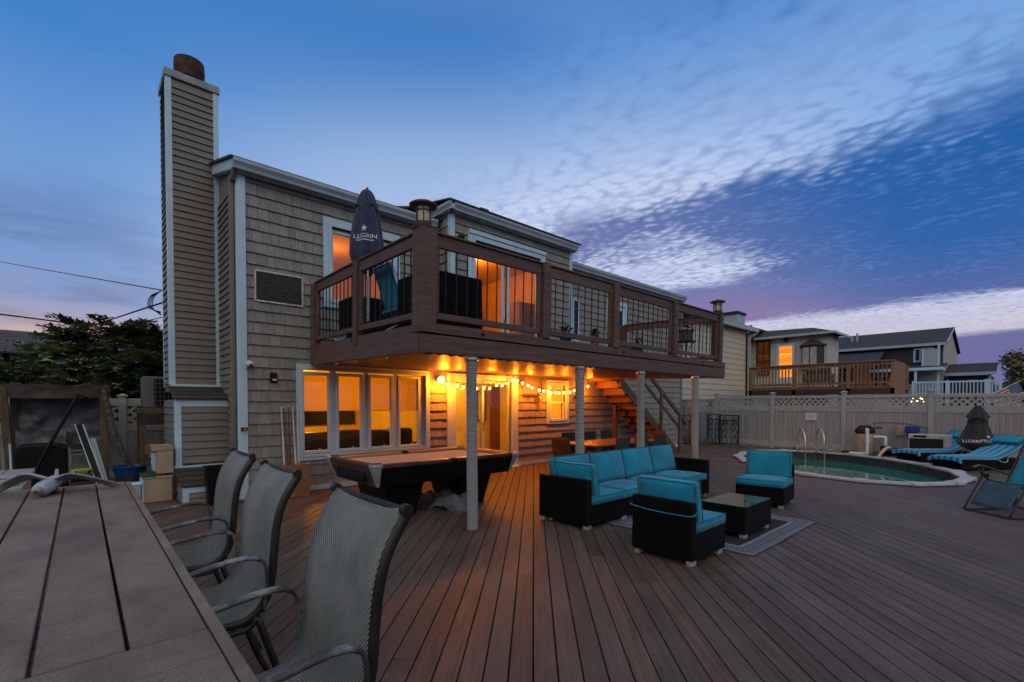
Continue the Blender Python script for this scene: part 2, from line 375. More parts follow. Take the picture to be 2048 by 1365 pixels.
m_caulk = mat('flaking caulk', (0.55, 0.56, 0.55), 0.8, 0.35, 20, rnd=0.05, dirt=0.5, dirtc=(0.16, 0.14, 0.12), dsc=14)
m_steel = mat('brushed steel', (0.55, 0.55, 0.55), 0.28, 0.1, 8, metal=0.9)
m_pine = mat('white painted door', (0.75, 0.70, 0.58), 0.5, 0.05, 3)
m_bulb = emit_mat('bulb glow', (1.0, 0.46, 0.10), 16.0)
m_globe = emit_mat('globe glow', (1.0, 0.50, 0.13), 9.0)

def shade_mat():
    m = bpy.data.materials.new('roller shade'); m.use_nodes = True; t = NT(m.node_tree); t.n.clear()
    o = t.add('ShaderNodeOutputMaterial'); d = t.add('ShaderNodeBsdfDiffuse'); tr = t.add('ShaderNodeBsdfTranslucent'); mx = t.add('ShaderNodeMixShader')
    pos = t.add('ShaderNodeNewGeometry').outputs['Position']
    n = t.noise(t.mapping(pos, scale=(60, 1, 6)), 3.0, 4)
    c = t.mix(n, (0.66, 0.42, 0.10, 1), (0.82, 0.56, 0.16, 1)); t.set(d, 0, c); t.set(tr, 0, c)
    t.set(mx, 0, 0.86); t.l.new(d.outputs[0], mx.inputs[1]); t.l.new(tr.outputs[0], mx.inputs[2]); t.l.new(mx.outputs[0], o.inputs[0]); return m
m_shade = shade_mat()

def lamp(name, loc, e, col=(1.0, 0.47, 0.09), r=0.08, parent=None):
    l = bpy.data.lights.new(name, 'POINT'); l.energy = e; l.color = col; l.shadow_soft_size = r
    o = bpy.data.objects.new(name, l); COL.objects.link(o); o.location = loc
    if parent is not None: o.parent = parent
    return o

# ------------------------------------------------------------------ ground and deck
g = MB().grid(lambda u, v: (-400 + 900 * u, -400 + 900 * v, -1.45), 6, 6).build('ground', m_soil); tag(g, kind='structure')
POOL_C = (14.5, 3.456); POOL_A, POOL_B = 3.374, 2.126; POOL_D = (0.803, 0.596)
def in_pool(x, y, grow=0.0):
    ux, uy = x - POOL_C[0], y - POOL_C[1]
    a = ux * POOL_D[0] + uy * POOL_D[1]; b = -ux * POOL_D[1] + uy * POOL_D[0]
    return (a / (POOL_A + grow)) ** 2 + (b / (POOL_B + grow)) ** 2 < 1
def on_deck(x, y):
    if in_pool(x, y, -0.10): return False
    if -3.2 < x < 18.62 and -2.6 < y < 8.86: return True
    if -3.2 < x < 2.2 and y < 13.3 and y >= 8.8: return True
    return False
deck = MB().box(-3.1, 1.9, 8.9, 13.2, -0.09, -0.05).build('deck', m_soil); tag(deck, kind='structure')
S2 = math.sqrt(0.5); PITCH = 0.145
k = int(-12.0 / PITCH)
board_runs = []
while k * PITCH < 15.2:
    n0 = (k + 0.5) * PITCH; run = None; s_ = -8.0
    while s_ < 22.0:
        x, y = (s_ + n0) * S2, (s_ - n0) * S2
        if on_deck(x, y):
            if run is None: run = s_
        elif run is not None:
            if s_ - run > 0.1: board_runs.append((n0, run, s_))
            run = None
        s_ += 0.02
    k += 1
rj = random.Random(21); cut_runs = []
extra = 292 - len(board_runs)
for run in sorted(board_runs, key=lambda q: q[1] - q[2]):   # long runs are butt-jointed somewhere along their length
    n0, s0, s1 = run
    if extra > 0 and s1 - s0 > 4.5 and rj.random() < 0.85:
        c = s0 + (s1 - s0) * rj.uniform(0.2, 0.8); cut_runs += [(n0, s0, c - 0.002), (n0, c + 0.002, s1)]; extra -= 1
    else: cut_runs.append(run)
for n0, s0, s1 in cut_runs:
    L = s1 - s0
    me = MB().box(0, L, -0.0680, 0.0680, -0.038, random.uniform(-0.001, 0.001)).mesh('deck_board', bevel=0.003)
    link('deck_board', me, m_deck, deck, loc=((s0 + n0) * S2, (s0 - n0) * S2, 0), rot=(0, 0, R(45)))

# ------------------------------------------------------------------ the house
house = thing('house', 'taupe shingled two-storey house with chimney and lit windows beside the deck', 'house', (1.93, 8.76, 0))
HX = Vector((1.93, 8.76, 0))
class HB(MB):
    """mesh in world coordinates, built under a thing whose empty sits at off"""
    def build(s, name, m, parent=None, bevel=0.0, seg=1, smooth=False, recalc=True, off=HX):
        s.v = [tuple(Vector(p) - off) for p in s.v]
        return MB.build(s, name, m, parent, bevel, seg, smooth, recalc)
WY = 8.76
holes = [(2.92, 5.46, 0.66, 2.20), (6.22, 7.97, 0.02, 2.15), (9.36, 9.98, 1.15, 2.10), (3.46, 4.72, 3.45, 4.79), (5.80, 9.62, 2.50, 5.60), (2.19, 2.94, 3.31, 3.80)]
def wall_cells(x0, x1, z0, z1, hs):
    xs = sorted({x0, x1, *[h for q in hs for h in q[:2] if x0 < h < x1]}); zs = sorted({z0, z1, *[h for q in hs for h in q[2:] if z0 < h < z1]})
    out = []
    for i in range(len(xs) - 1):
        for j in range(len(zs) - 1):
            mx, mz = (xs[i] + xs[i + 1]) / 2, (zs[j] + zs[j + 1]) / 2
            if not any(h[0] < mx < h[1] and h[2] < mz < h[3] for h in hs): out.append((xs[i], xs[i + 1], zs[j], zs[j + 1]))
    return out
mb = HB()
for a, b, c, d in wall_cells(1.95, 16.5, -1.4, 5.42, holes): mb.box(a, b, WY, WY + 0.16, c, d)
wall = mb.build('wall', m_siding, house)
wedge = MB()._add([(0, 0, 0), (1, 0, 0), (1, -1, 0), (0, -1, 0), (0, 0, 1), (1, 0, 1), (1, -0.1, 1), (0, -0.1, 1)],
                  [(0, 1, 2, 3), (7, 6, 5, 4), (0, 4, 5, 1), (3, 2, 6, 7), (1, 5, 6, 2), (0, 3, 7, 4)]).mesh('shingle')
shingle_list = []
def shingles(x0, x1, z0, z1, y, hs, expo=0.19):
    z = z0; r = random.Random(3); row = 0
    while z < z1 - 0.02:
        h = min(expo, z1 - z); x = x0 - r.uniform(0, 0.2); row += 1
        while x < x1:
            wd = r.choice((0.12, 0.14, 0.15, 0.17, 0.19)); a, b = max(x, x0), min(x + wd - 0.005, x1); x += wd
            segs = [(a, b, z, z + h + 0.012)]
            for hx0, hx1, hz0, hz1 in hs:
                nxt = []
                for sa, sb, sz0, sz1 in segs:
                    if sb <= hx0 or sa >= hx1 or sz1 <= hz0 or sz0 >= hz1: nxt.append((sa, sb, sz0, sz1)); continue
                    if sa < hx0: nxt.append((sa, hx0, sz0, sz1))
                    if sb > hx1: nxt.append((hx1, sb, sz0, sz1))
                    ma, mb_ = max(sa, hx0), min(sb, hx1)
                    if sz0 < hz0 - 0.03: nxt.append((ma, mb_, sz0, hz0))
                    if sz1 > hz1 + 0.05: nxt.append((ma, mb_, hz1, sz1))
                segs = nxt
            for q in segs:
                if q[1] - q[0] > 0.012: shingle_list.append((q[0], q[1], q[2] + r.uniform(-0.004, 0.004), q[3], y))
        z += h
# trims overlap the shingle edges, so the openings for shingles run to the trims' middles
hs_main = [(2.86, 5.52, 0.60, 2.26), (6.10, 8.10, 0.0, 2.22), (9.28, 10.07, 1.08, 2.18), (3.36, 4.81, 3.40, 4.94), (5.78, 9.64, 2.50, 5.60), (2.19, 2.94, 3.31, 3.80), (11.9, 12.95, 2.55, 4.75)]
shingles(2.03, 16.42, 0.10, 5.33, WY, hs_main)
BY = 8.25
shingles(5.86, 9.56, 2.55, 5.62, BY, [(6.28, 8.56, 2.4, 5.28)])
def skey(q):
    d = math.hypot((q[0] + q[1]) / 2, q[4]); vis = 1.0
    if q[2] < 2.3 and q[0] > 5.5 and q[0] < 6.0: vis = 0.6
    if 2.3 < q[2] < 3.5 and q[0] > 3.05: vis = 0.3
    return -vis * (q[1] - q[0]) * (q[3] - q[2]) / d ** 2
shingle_list.sort(key=skey)
for a, b, c, d, y in shingle_list[:298]:
    link('shingle', wedge, m_shingle, wall, loc=Vector((a, y - 0.001, c)) - HX, scale=(b - a, random.uniform(0.030, 0.038), d - c))
mb = HB()
for a, b, c, d, y in shingle_list[298:]:
    t_ = random.uniform(0.030, 0.038); y -= 0.001
    mb._add([(a, y, c), (b, y, c), (b, y - t_, c), (a, y - t_, c), (a, y, d), (b, y, d), (b, y - t_ * 0.1, d), (a, y - t_ * 0.1, d)],
            [(3, 2, 6, 7), (0, 1, 2, 3), (1, 5, 6, 2), (0, 3, 7, 4), (7, 6, 5, 4)])
tag(mb.build('shingle_field', m_shingle, wall, recalc=False), kind='stuff')

# base trim, corner boards
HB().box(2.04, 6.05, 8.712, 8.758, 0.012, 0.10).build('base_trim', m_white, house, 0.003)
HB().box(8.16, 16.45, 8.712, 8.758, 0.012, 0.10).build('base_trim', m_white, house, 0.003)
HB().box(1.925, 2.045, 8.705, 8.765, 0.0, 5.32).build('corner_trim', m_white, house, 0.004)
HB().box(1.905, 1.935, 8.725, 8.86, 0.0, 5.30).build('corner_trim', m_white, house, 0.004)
HB().box(16.40, 16.53, 8.715, 8.80, 0.0, 5.30).build('corner_trim', m_taupe, house, 0.004)
mb = HB(); mb.tube(spline([(1.88, 8.62, 5.36), (1.86, 8.72, 5.20), (1.86, 8.80, 5.05), (1.86, 8.80, 3.0), (1.86, 8.80, 0.25)], 4), 0.042, 6)
mb.build('downspout', m_taupe, house)

# ---- clapboards on the gable side and the chimney
clap = MB()._add([(0, 0, 0), (1, 0, 0), (1, -1, 0), (0, -1, 0), (0, 0, 1), (1, 0, 1), (1, -0.15, 1), (0, -0.15, 1)],
                 [(0, 1, 2, 3), (7, 6, 5, 4), (0, 4, 5, 1), (3, 2, 6, 7), (1, 5, 6, 2), (0, 3, 7, 4)]).mesh('siding_board')
def claps(parent, p, L, z0, z1, face, expo=0.117, m=m_siding, off=HX, th=0.030):
    """courses of clapboard starting at plan point p, length L; face 'y-' looks to -Y, 'x-' looks to -X"""
    n = max(1, round((z1 - z0) / expo)); e = (z1 - z0) / n
    for i in range(n):
        if face == 'y-': loc, rot = (p[0], p[1], z0 + i * e), (0, 0, 0)
        else: loc, rot = (p[0], p[1] + L, z0 + i * e), (0, 0, R(-90))
        link('siding_board', clap, m, parent, loc=Vector(loc) - off, rot=rot, scale=(L, th, e * 1.04))
gable = HB().box(1.95, 2.10, 8.93, 13.2, -1.4, 5.60).build('gable_wall', m_siding, house)
claps(gable, (1.945, 8.87), 1.30, 0.1, 5.27, 'x-')
claps(gable, (1.945, 10.96), 2.2, 0.1, 5.27, 'x-', expo=0.235)
chim = HB().box(1.19, 1.945, 10.18, 10.93, 1.80, 7.30).build('chimney', m_siding, house)
cfr = lambda a, b, c, d, e, f_, n='chimney_trim': HB().box(a, b, c, d, e, f_).build(n, m_white, chim, 0.003)
claps(chim, (1.25, 10.18), 0.62, 1.93, 7.22, 'y-')
claps(chim, (1.188, 10.27), 0.60, 1.93, 7.22, 'x-')
cfr(1.163, 1.25, 10.155, 10.20, 1.89, 7.25); cfr(1.87, 1.955, 10.155, 10.20, 1.89, 7.25)
cfr(1.163, 1.195, 10.201, 10.28, 1.89, 7.25); cfr(1.163, 1.195, 10.86, 10.94, 1.89, 7.25)
HB().box(1.145, 1.975, 10.135, 10.97, 7.262, 7.39).build('chimney_cap', m_capmetal, chim, 0.004)
drum = HB(); drum.lathe([(0.20, 7.40), (0.20, 7.52), (0.235, 7.53), (0.245, 7.70), (0.235, 7.86), (0.20, 7.88)], (1.575, 10.55, 0), 20); drum.build('flue_drum', m_rust, chim, smooth=False)
# shoulder and fireplace boxes, stepping out towards the deck
HB().box(1.18, 1.94, 9.55, 10.93, 0.56, 1.64).build('firebox', m_siding, chim)
claps(chim, (1.24, 9.548), 0.70, 0.58, 1.55, 'y-'); claps(chim, (1.178, 9.62), 1.30, 0.56, 1.64, 'x-')
cfr(1.155, 1.245, 9.525, 9.57, 0.54, 1.655); cfr(1.2455, 1.94, 9.525, 9.57, 1.53, 1.655); cfr(1.155, 1.18, 9.571, 9.64, 0.54, 1.60)
HB().box(1.13, 1.95, 9.49, 9.60, 0.50, 0.54).build('chimney_trim', m_white, chim, 0.003)
def slab(p, name, m, parent, x0, x1, th=0.03, off=HX):
    (y0, z0), (y1, z1) = p
    d = Vector((y1 - y0, z1 - z0)).normalized(); nrm = Vector((-d.y, d.x))
    q = [(y0, z0), (y1, z1), (y1 + nrm.x * th, z1 + nrm.y * th), (y0 + nrm.x * th, z0 + nrm.y * th)]
    return HB().prism(q, 'x', x0, x1).build(name, m, parent, off=off)
def shingle_roof(y0, z0, y1, z1, x0, x1, n, parent):
    for i in range(n):
        a, b = i / n, (i + 1) / n + 0.02
        slab(((y0 + (y1 - y0) * a, z0 + (z1 - z0) * a), (y0 + (y1 - y0) * b, z0 + (z1 - z0) * b - 0.012)), 'roof_shingle_course', m_roof, parent, x0, x1, 0.022)
shingle_roof(9.47, 1.655, 10.17, 1.90, 1.13, 1.95, 4, chim)
HB().box(1.18, 1.94, 8.83, 9.60, -0.3, 0.28).build('hearth_base', m_siding, chim)
HB().prism([(8.83, 0.28), (9.56, 0.28), (9.56, 0.50)], 'x', 1.18, 1.94).build('hearth_base', m_siding, chim)
shingle_roof(8.77, 0.285, 9.52, 0.505, 1.13, 1.95, 4, chim)
cfr(1.155, 1.235, 8.80, 8.85, 0.0, 0.18); cfr(1.155, 1.94, 8.80, 8.85, 0.181, 0.275); claps(chim, (1.23, 8.828), 0.71, 0.02, 0.18, 'y-', 0.08)
claps(chim, (1.178, 8.86), 0.70, 0.02, 0.27, 'x-', 0.1)
HB().box(1.17, 1.95, 10.08, 10.16, 1.88, 1.925).build('chimney_trim', m_white, chim, 0.003)

# ---- roofs and gutters
slab(((8.56, 5.475), (13.4, 6.90)), 'roof', m_roof, house, 1.80, 16.55, 0.035)
HB().prism([(8.62, 5.33), (10.17, 5.785), (10.17, 5.945), (8.62, 5.488)], 'x', 1.84, 1.88).build('rake_board', m_white, house, 0.003)
HB().prism([(8.62, 5.32), (10.17, 5.775), (10.17, 5.784), (8.62, 5.329)], 'x', 1.84, 1.945).build('soffit', m_white, house)
HB().prism([(8.93, 5.59), (13.2, 5.59), (13.2, 6.82), (8.93, 5.60)], 'x', 1.95, 2.10).build('gable_peak', m_siding, house)
HB().box(1.885, 16.50, 8.63, 8.755, 5.315, 5.33).build('soffit', m_white, house)
def gutter(p0, p1, name='gutter', parent=house):
    a, b = Vector(p0), Vector(p1); d = (b - a).normalized(); sd = d.cross(Vector((0, 0, 1)))
    pr_ = [(0.0, 0.0), (0.075, 0.0), (0.085, 0.045), (0.12, 0.10), (0.12, 0.15), (0.105, 0.15), (0.105, 0.135), (0.0, 0.135)]
    vs = [q + sd * u + Vector((0, 0, v)) for q in (a, b) for u, v in pr_]; n = len(pr_)
    m_ = HB(); m_._add(vs, [tuple(range(n)), tuple(range(2 * n - 1, n - 1, -1))] + [(i, (i + 1) % n, n + (i + 1) % n, n + i) for i in range(n)])
    return m_.build(name, m_gutter, parent)
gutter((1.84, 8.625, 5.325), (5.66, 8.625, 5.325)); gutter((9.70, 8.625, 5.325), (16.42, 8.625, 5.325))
# bump-out with its own higher roof
bump = HB().box(5.80, 9.62, BY + 0.001, 8.9, 2.5, 5.66)
mb = HB()
for a, b, c, d in wall_cells(5.80, 9.62, 2.5, 5.70, [(6.40, 8.45, 2.4, 5.10)]): mb.box(a, b, BY, BY + 0.14, c, d)
mb.box(5.80, 5.94, BY + 0.141, 9.6, 2.5, 5.70); mb.box(9.48, 9.62, BY + 0.141, 9.6, 2.5, 5.70)
bump = mb.build('bump_out_wall', m_siding, house)
for i in range(17):
    z0 = 2.56 + i * 0.185
    for j, (ya, yb) in enumerate(((8.34, 8.52), (8.525, 8.70), (8.705, 8.90), (8.905, 9.2), (9.205, 9.55))):
        link('shingle', wedge, m_shingle, bump, loc=Vector((5.799, yb, z0)) - HX, rot=(0, 0, R(-90)), scale=(yb - ya, 0.034, min(0.197, 5.70 - z0)))
HB().box(5.765, 5.87, BY - 0.045, BY + 0.08, 2.5, 5.60).build('corner_trim', m_white, house, 0.004)
HB().box(9.55, 9.65, BY - 0.045, BY + 0.08, 2.5, 5.60).build('corner_trim', m_white, house, 0.004)
HB().box(5.62, 9.72, 8.13, BY - 0.002, 5.575, 5.59).build('soffit', m_white, house)
gutter((5.66, 8.14, 5.585), (9.70, 8.14, 5.585)); gutter((5.74, 11.0, 5.585), (5.74, 8.02, 5.585))
slab(((8.00, 5.735), (12.5, 6.60)), 'roof', m_roof, house, 5.60, 9.78, 0.03)
HB().box(5.74, 5.80, 8.13, 10.9, 5.575, 5.585).build('soffit', m_white, house)
# higher cross gable at the back, only its rake shows above the eave
mb = HB(); mb.prism([(5.75, 6.2), (8.1, 6.2), (8.1, 7.34), (5.75, 6.68)], 'y', 11.8, 15.0); mb.build('rear_gable_wall', m_siding, house)
mb = HB(); mb.prism([(5.70, 6.48), (8.15, 7.16), (8.15, 7.36), (5.70, 6.68)], 'y', 11.74, 11.795); mb.build('rake_board', m_white, house)
mb = HB(); mb.prism([(5.66, 6.68), (8.2, 7.385), (8.2, 7.45), (5.66, 6.745)], 'y', 11.70, 15.2); mb.build('roof', m_rust, house)
HB().box(10.0, 10.35, 12.5, 12.9, 6.4, 8.17).build('roof_vent', m_rust, house)

# ---- windows and doors
def frame_rect(mb, x0, x1, z0, z1, w_, y0, y1):
    mb.box(x0, x0 + w_, y0, y1, z0, z1); mb.box(x1 - w_, x1, y0, y1, z0, z1)
    mb.box(x0 + w_, x1 - w_, y0, y1, z0, z0 + w_); mb.box(x0 + w_, x1 - w_, y0, y1, z1 - w_, z1); return mb
def trim_rect(x0, x1, z0, z1, w_, y, name, parent, sill=True):
    o = frame_rect(HB(), x0, x1, z0, z1, w_, y - 0.055, y - 0.005).build(name, m_white, parent, 0.004)
    frame_rect(HB(), x0 + w_ * 0.6, x1 - w_ * 0.6, z0 + w_ * 0.6, z1 - w_ * 0.6, w_ * 0.5, y - 0.072, y - 0.0555).build('moulding', m_white, o, 0.004)
    return o
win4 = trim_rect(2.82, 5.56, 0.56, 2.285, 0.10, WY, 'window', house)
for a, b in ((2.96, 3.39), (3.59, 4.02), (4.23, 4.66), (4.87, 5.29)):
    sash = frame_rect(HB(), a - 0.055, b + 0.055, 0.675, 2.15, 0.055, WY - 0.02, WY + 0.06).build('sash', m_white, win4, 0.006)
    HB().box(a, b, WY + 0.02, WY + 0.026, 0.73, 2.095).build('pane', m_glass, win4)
    HB()._add([(a - 0.03, WY + 0.078, 1.45), (b + 0.03, WY + 0.078, 1.45), (b + 0.03, WY + 0.078, 2.12), (a - 0.03, WY + 0.078, 2.12)], [(0, 1, 2, 3)]).build('roller_shade', m_shade, win4)
    HB().box(a - 0.03, b + 0.03, WY + 0.072, WY + 0.086, 1.437, 1.449).build('shade_bar', m_pine, win4)
    hm = HB(); hm.tube([((a + b) / 2 - 0.02, WY - 0.03, 0.70), ((a + b) / 2 + 0.02, WY - 0.05, 0.73), ((a + b) / 2 + 0.05, WY - 0.05, 0.775)], 0.008, 6); hm.build('crank_handle', m_white, win4)
mb = HB()
for x0, x1 in ((2.92, 2.905 + 0.001), (3.445, 3.535), (4.075, 4.175), (4.715, 4.815), (5.345, 5.46)): 
    if x1 > x0: mb.box(x0, x1, WY - 0.01, WY + 0.07, 0.66, 2.2)
mb.build('mullion', m_white, win4)
upw = trim_rect(3.31, 4.86, 3.35, 4.99, 0.14, WY, 'window', house)
frame_rect(HB(), 3.455, 4.725, 3.44, 4.795, 0.05, WY - 0.01, WY + 0.05).build('sash', m_white, upw, 0.004)
HB().box(3.50, 4.68, WY + 0.02, WY + 0.026, 3.48, 4.75).build('pane', m_glass, upw)
sw = trim_rect(9.23, 10.12, 1.04, 2.225, 0.12, WY, 'window', house)
frame_rect(HB(), 9.355, 9.985, 1.145, 1.64, 0.045, WY + 0.005, WY + 0.05).build('sash', m_white, sw, 0.004)
frame_rect(HB(), 9.355, 9.985, 1.60, 2.105, 0.045, WY + 0.052, WY + 0.09).build('sash', m_white, sw, 0.004)
HB().box(9.38, 9.96, WY + 0.095, WY + 0.10, 1.16, 2.09).build('pane', m_glass, sw)
HB()._add([(9.36, WY + 0.13, 1.16), (9.98, WY + 0.13, 1.16), (9.98, WY + 0.13, 2.09), (9.36, WY + 0.13, 2.09)], [(0, 1, 2, 3)]).build('roller_shade', m_shade, sw)
# ground-floor slider
sd_ = HB(); sd_.box(6.02, 6.22, WY - 0.05, WY - 0.004, 0.03, 2.27); sd_.box(7.97, 8.17, WY - 0.05, WY - 0.004, 0.03, 2.27); sd_.box(6.2205, 7.9695, WY - 0.05, WY - 0.004, 2.14, 2.27)
slider = sd_.build('sliding_door', m_white, house, 0.006)
frame_rect(HB(), 6.23, 7.10, 0.05, 2.13, 0.06, WY + 0.0, WY + 0.04).build('door_leaf', m_white, slider, 0.004)
frame_rect(HB(), 7.03, 7.96, 0.05, 2.13, 0.06, WY + 0.045, WY + 0.085).build('door_leaf', m_white, slider, 0.004)
HB().box(6.29, 7.04, WY + 0.015, WY + 0.021, 0.11, 2.07).build('pane', m_glass, slider)
HB().box(7.09, 7.90, WY + 0.06, WY + 0.066, 0.11, 2.07).build('pane', m_glass, slider)
HB().box(6.02, 8.17, WY - 0.16, WY - 0.002, 0.006, 0.029).build('threshold', m_white, slider, 0.003)
HB().box(7.04, 7.065, WY - 0.04, WY - 0.001, 0.95, 1.15).build('handle', m_steel, slider, 0.004)
# upstairs slider in the bump-out
ud = trim_rect(6.22, 8.62, 2.50, 5.33, 0.17, BY, 'sliding_door', house)
HB().box(6.22, 8.62, BY - 0.085, BY - 0.046, 5.26, 5.35).build('moulding', m_white, ud, 0.004)
frame_rect(HB(), 6.405, 7.45, 2.62, 5.09, 0.06, BY + 0.0, BY + 0.04).build('door_leaf', m_white, ud, 0.004)
frame_rect(HB(), 7.25, 8.445, 2.62, 5.09, 0.07, BY + 0.045, BY + 0.085).build('door_leaf', m_white, ud, 0.004)
HB().box(7.33, 8.37, BY + 0.06, BY + 0.066, 2.69, 5.02).build('pane', m_glass, ud)
HB().box(7.27, 7.30, BY - 0.01, BY + 0.044, 3.55, 3.80).build('handle', m_white, ud, 0.004)
# upstairs door and narrow window further right
d2 = frame_rect(HB(), 11.88, 12.97, 2.5, 4.77, 0.13, WY - 0.05, WY - 0.004).build('door', m_white, house, 0.004)
HB().box(12.01, 12.84, WY - 0.02, WY - 0.005, 2.63, 4.64).build('door_panel', m_white, d2)
HB().box(12.15, 12.70, WY - 0.03, WY - 0.0205, 3.6, 4.5).build('pane', m_screen, d2)
nw = frame_rect(HB(), 10.28, 10.55, 3.35, 4.55, 0.05, WY - 0.05, WY - 0.02).build('window', m_white, house, 0.004)
HB().box(10.33, 10.50, WY - 0.035, WY - 0.025, 3.40, 4.50).build('pane', m_screen, nw)
# boarded-over opening
bd = HB().box(2.205, 2.925, WY - 0.03, WY + 0.05, 3.325, 3.785).build('opening_board', m_board, house, 0.004)
tag(bd, 'dark weathered board with flaking white edge')
frame_rect(HB(), 2.168, 2.956, 3.288, 3.819, 0.030, WY - 0.040, WY - 0.018).build('caulk_edge', m_caulk, bd, 0.006)

# ---- interiors seen through the glass
def room(x0, x1, y0, y1, z0, z1, name):
    mb = HB(); t_ = 0.04
    mb.box(x0, x1, y1, y1 + t_, z0, z1); mb.box(x0 - t_, x0, y0, y1, z0, z1); mb.box(x1, x1 + t_, y0, y1, z0, z1); mb.box(x0, x1, y0, y1, z1, z1 + t_)
    o = mb.build(name, m_inwall, house)
    HB().box(x0, x1, y0, y1, z0 - t_, z0).build('interior_floor', m_infloor, house)
    return o
room(2.16, 5.86, 8.93, 12.9, 0.06, 2.36, 'interior_wall'); room(5.96, 8.9, 8.93, 10.35, 0.06, 2.36, 'interior_wall'); room(9.0, 10.6, 8.96, 10.4, 0.06, 2.36, 'interior_wall')
room(2.16, 5.72, 8.93, 12.5, 2.55, 5.15, 'interior_wall'); room(5.97, 9.45, 8.42, 12.0, 2.55, 5.32, 'interior_wall')
# panelled inner doors and a framed picture in the hall
def panel_door(x0, x1, y, z0, z1, m, name):
    o = HB().box(x0, x1, y - 0.04, y, z0, z1).build(name, m, house, 0.003)
    w_ = (x1 - x0); 
    for (a, b) in ((0.12, 0.46), (0.54, 0.88)):
        for (c, d) in ((0.06, 0.36), (0.42, 0.78), (0.83, 0.95)):
            HB().box(x0 + a * w_, x0 + b * w_, y - 0.052, y - 0.041, z0 + c * (z1 - z0), z0 + d * (z1 - z0)).build('door_panel', m, o, 0.005)
    return o
panel_door(6.95, 7.66, 10.34, 0.07, 2.06, m_pine, 'inner_door')
panel_door(8.55, 8.89, 10.30, 0.07, 2.06, m_wood, 'inner_door')
pf = frame_rect(HB(), 8.10, 8.42, 1.10, 1.95, 0.04, 10.30, 10.345).build('picture_frame', m_brown, house)
HB().box(8.14, 8.38, 10.32, 10.345, 1.14, 1.91).build('picture', m_pine, pf)
# living-room couch and wall screen, kitchen cabinet and fridge: things that stand inside
def couch(name, label, loc, L, m):
    t = thing(name, label, 'couch', loc)
    MB().box(0, L, 0.0, 0.85, 0.06, 0.42).build('base', m, t, 0.03, 2)
    n = 4
    for i in range(n):
        a = 0.12 + i * (L - 0.24) / n; b = a + (L - 0.24) / n - 0.015
        MB().box(a, b, -0.02, 0.24, 0.40, 0.97 + 0.02 * (i % 2)).build('back_cushion', m, t, 0.07, 3, True)
        MB().box(a, b, 0.25, 0.83, 0.42, 0.56).build('seat_cushion', m, t, 0.05, 2, True)
    for a in (-0.08, L - 0.14): MB().box(a, a + 0.22, 0.0, 0.86, 0.06, 0.66).build('arm', m, t, 0.06, 3, True)
couch('couch', 'dark leather couch with its back to the four-pane window', (3.0, 9.25, 0.06), 2.6, m_leather)
t = thing('wall_screen', 'dark screen on the living-room wall behind the leftmost pane', 'screen', (4.66, 12.86, 1.02))
MB().box(-0.45, 1.05, -0.05, 0.03, 0, 0.62).build('bezel', m_screen, t, 0.01); MB().box(-0.42, 1.02, -0.06, -0.051, 0.03, 0.59).build('screen_glass', m_screen, t)
t = thing('table_lamp', 'turned dark table lamp beside the couch arm', 'lamp', (3.02, 10.5, 0.06))
MB().lathe([(0.2, 0), (0.2, 0.5), (0.22, 0.52)], n=12).build('stand', m_leather, t); MB().lathe([(0.06, 0.52), (0.1, 0.66), (0.05, 0.82), (0.03, 0.9)], n=12).build('lamp_body', m_brown, t); MB().lathe([(0.2, 0.9), (0.14, 1.14)], n=14).build('shade', m_shade, t)
m_cab = mat('red cherry cabinet', (0.24, 0.045, 0.015), 0.4, 0.3, 4, (2, 2, 10))
t = thing('kitchen_cabinet', 'red cherry glass-front cabinet with shelves in the upstairs kitchen', 'cabinet', (8.1, 11.6, 2.57))
MB().box(0, 1.2, 0.30, 0.36, 0, 2.2).build('back_panel', m_cab, t)
for x in (0, 0.4, 0.8, 1.17): MB().box(x, x + 0.03, 0, 0.30, 0, 2.2).build('stile', m_wood, t)
for z in (0.0, 0.75, 0.95, 1.3, 1.65, 2.0, 2.17): MB().box(0.031, 1.169, 0, 0.299, z, z + 0.028).build('shelf', m_wood, t)
t = thing('kitchen_counter', 'low red kitchen counter under the cabinet upstairs', 'counter', (6.9, 10.9, 2.57))
MB().box(0, 2.1, 0, 0.6, 0, 0.86).build('carcass', m_cab, t, 0.01); MB().box(-0.02, 2.12, -0.02, 0.62, 0.861, 0.90).build('worktop', m_wood, t, 0.006)
m_fridge = mat('satin fridge steel', (0.30, 0.29, 0.27), 0.4, 0.1, 4, metal=0.15)
t = thing('fridge', 'tall steel fridge behind the right leaf of the upstairs slider', 'fridge', (8.75, 9.35, 2.57))
MB().box(0, 0.68, 0, 0.7, 0.02, 1.78).build('cabinet', m_fridge, t, 0.015, 2); MB().box(0.01, 0.67, -0.05, -0.002, 0.03, 0.68).build('freezer_door', m_fridge, t, 0.01); MB().box(0.01, 0.67, -0.05, -0.002, 0.70, 1.77).build('door', m_fridge, t, 0.01)
MB().tube([(0.06, -0.05, 0.85), (0.06, -0.1, 0.9), (0.06, -0.1, 1.4), (0.06, -0.05, 1.45)], 0.012, 6).build('handle', m_fridge, t)
for i, (x, y, l_) in enumerate(((7.0, 9.35, 'recessed ceiling spotlight upstairs, the lower left of two'), (7.9, 8.95, 'recessed ceiling spotlight upstairs, the upper right of two'))):
    t = thing('ceiling_spot', l_, 'spotlight', (x, y, 5.30), group='kitchen spotlights')
    MB().lathe([(0.10, 0.02), (0.10, 0.0), (0.075, -0.005)], n=14).build('rim', m_white, t); MB().sphere((0, 0, -0.015), 0.06, 10, 6).build('bulb', m_globe, t)
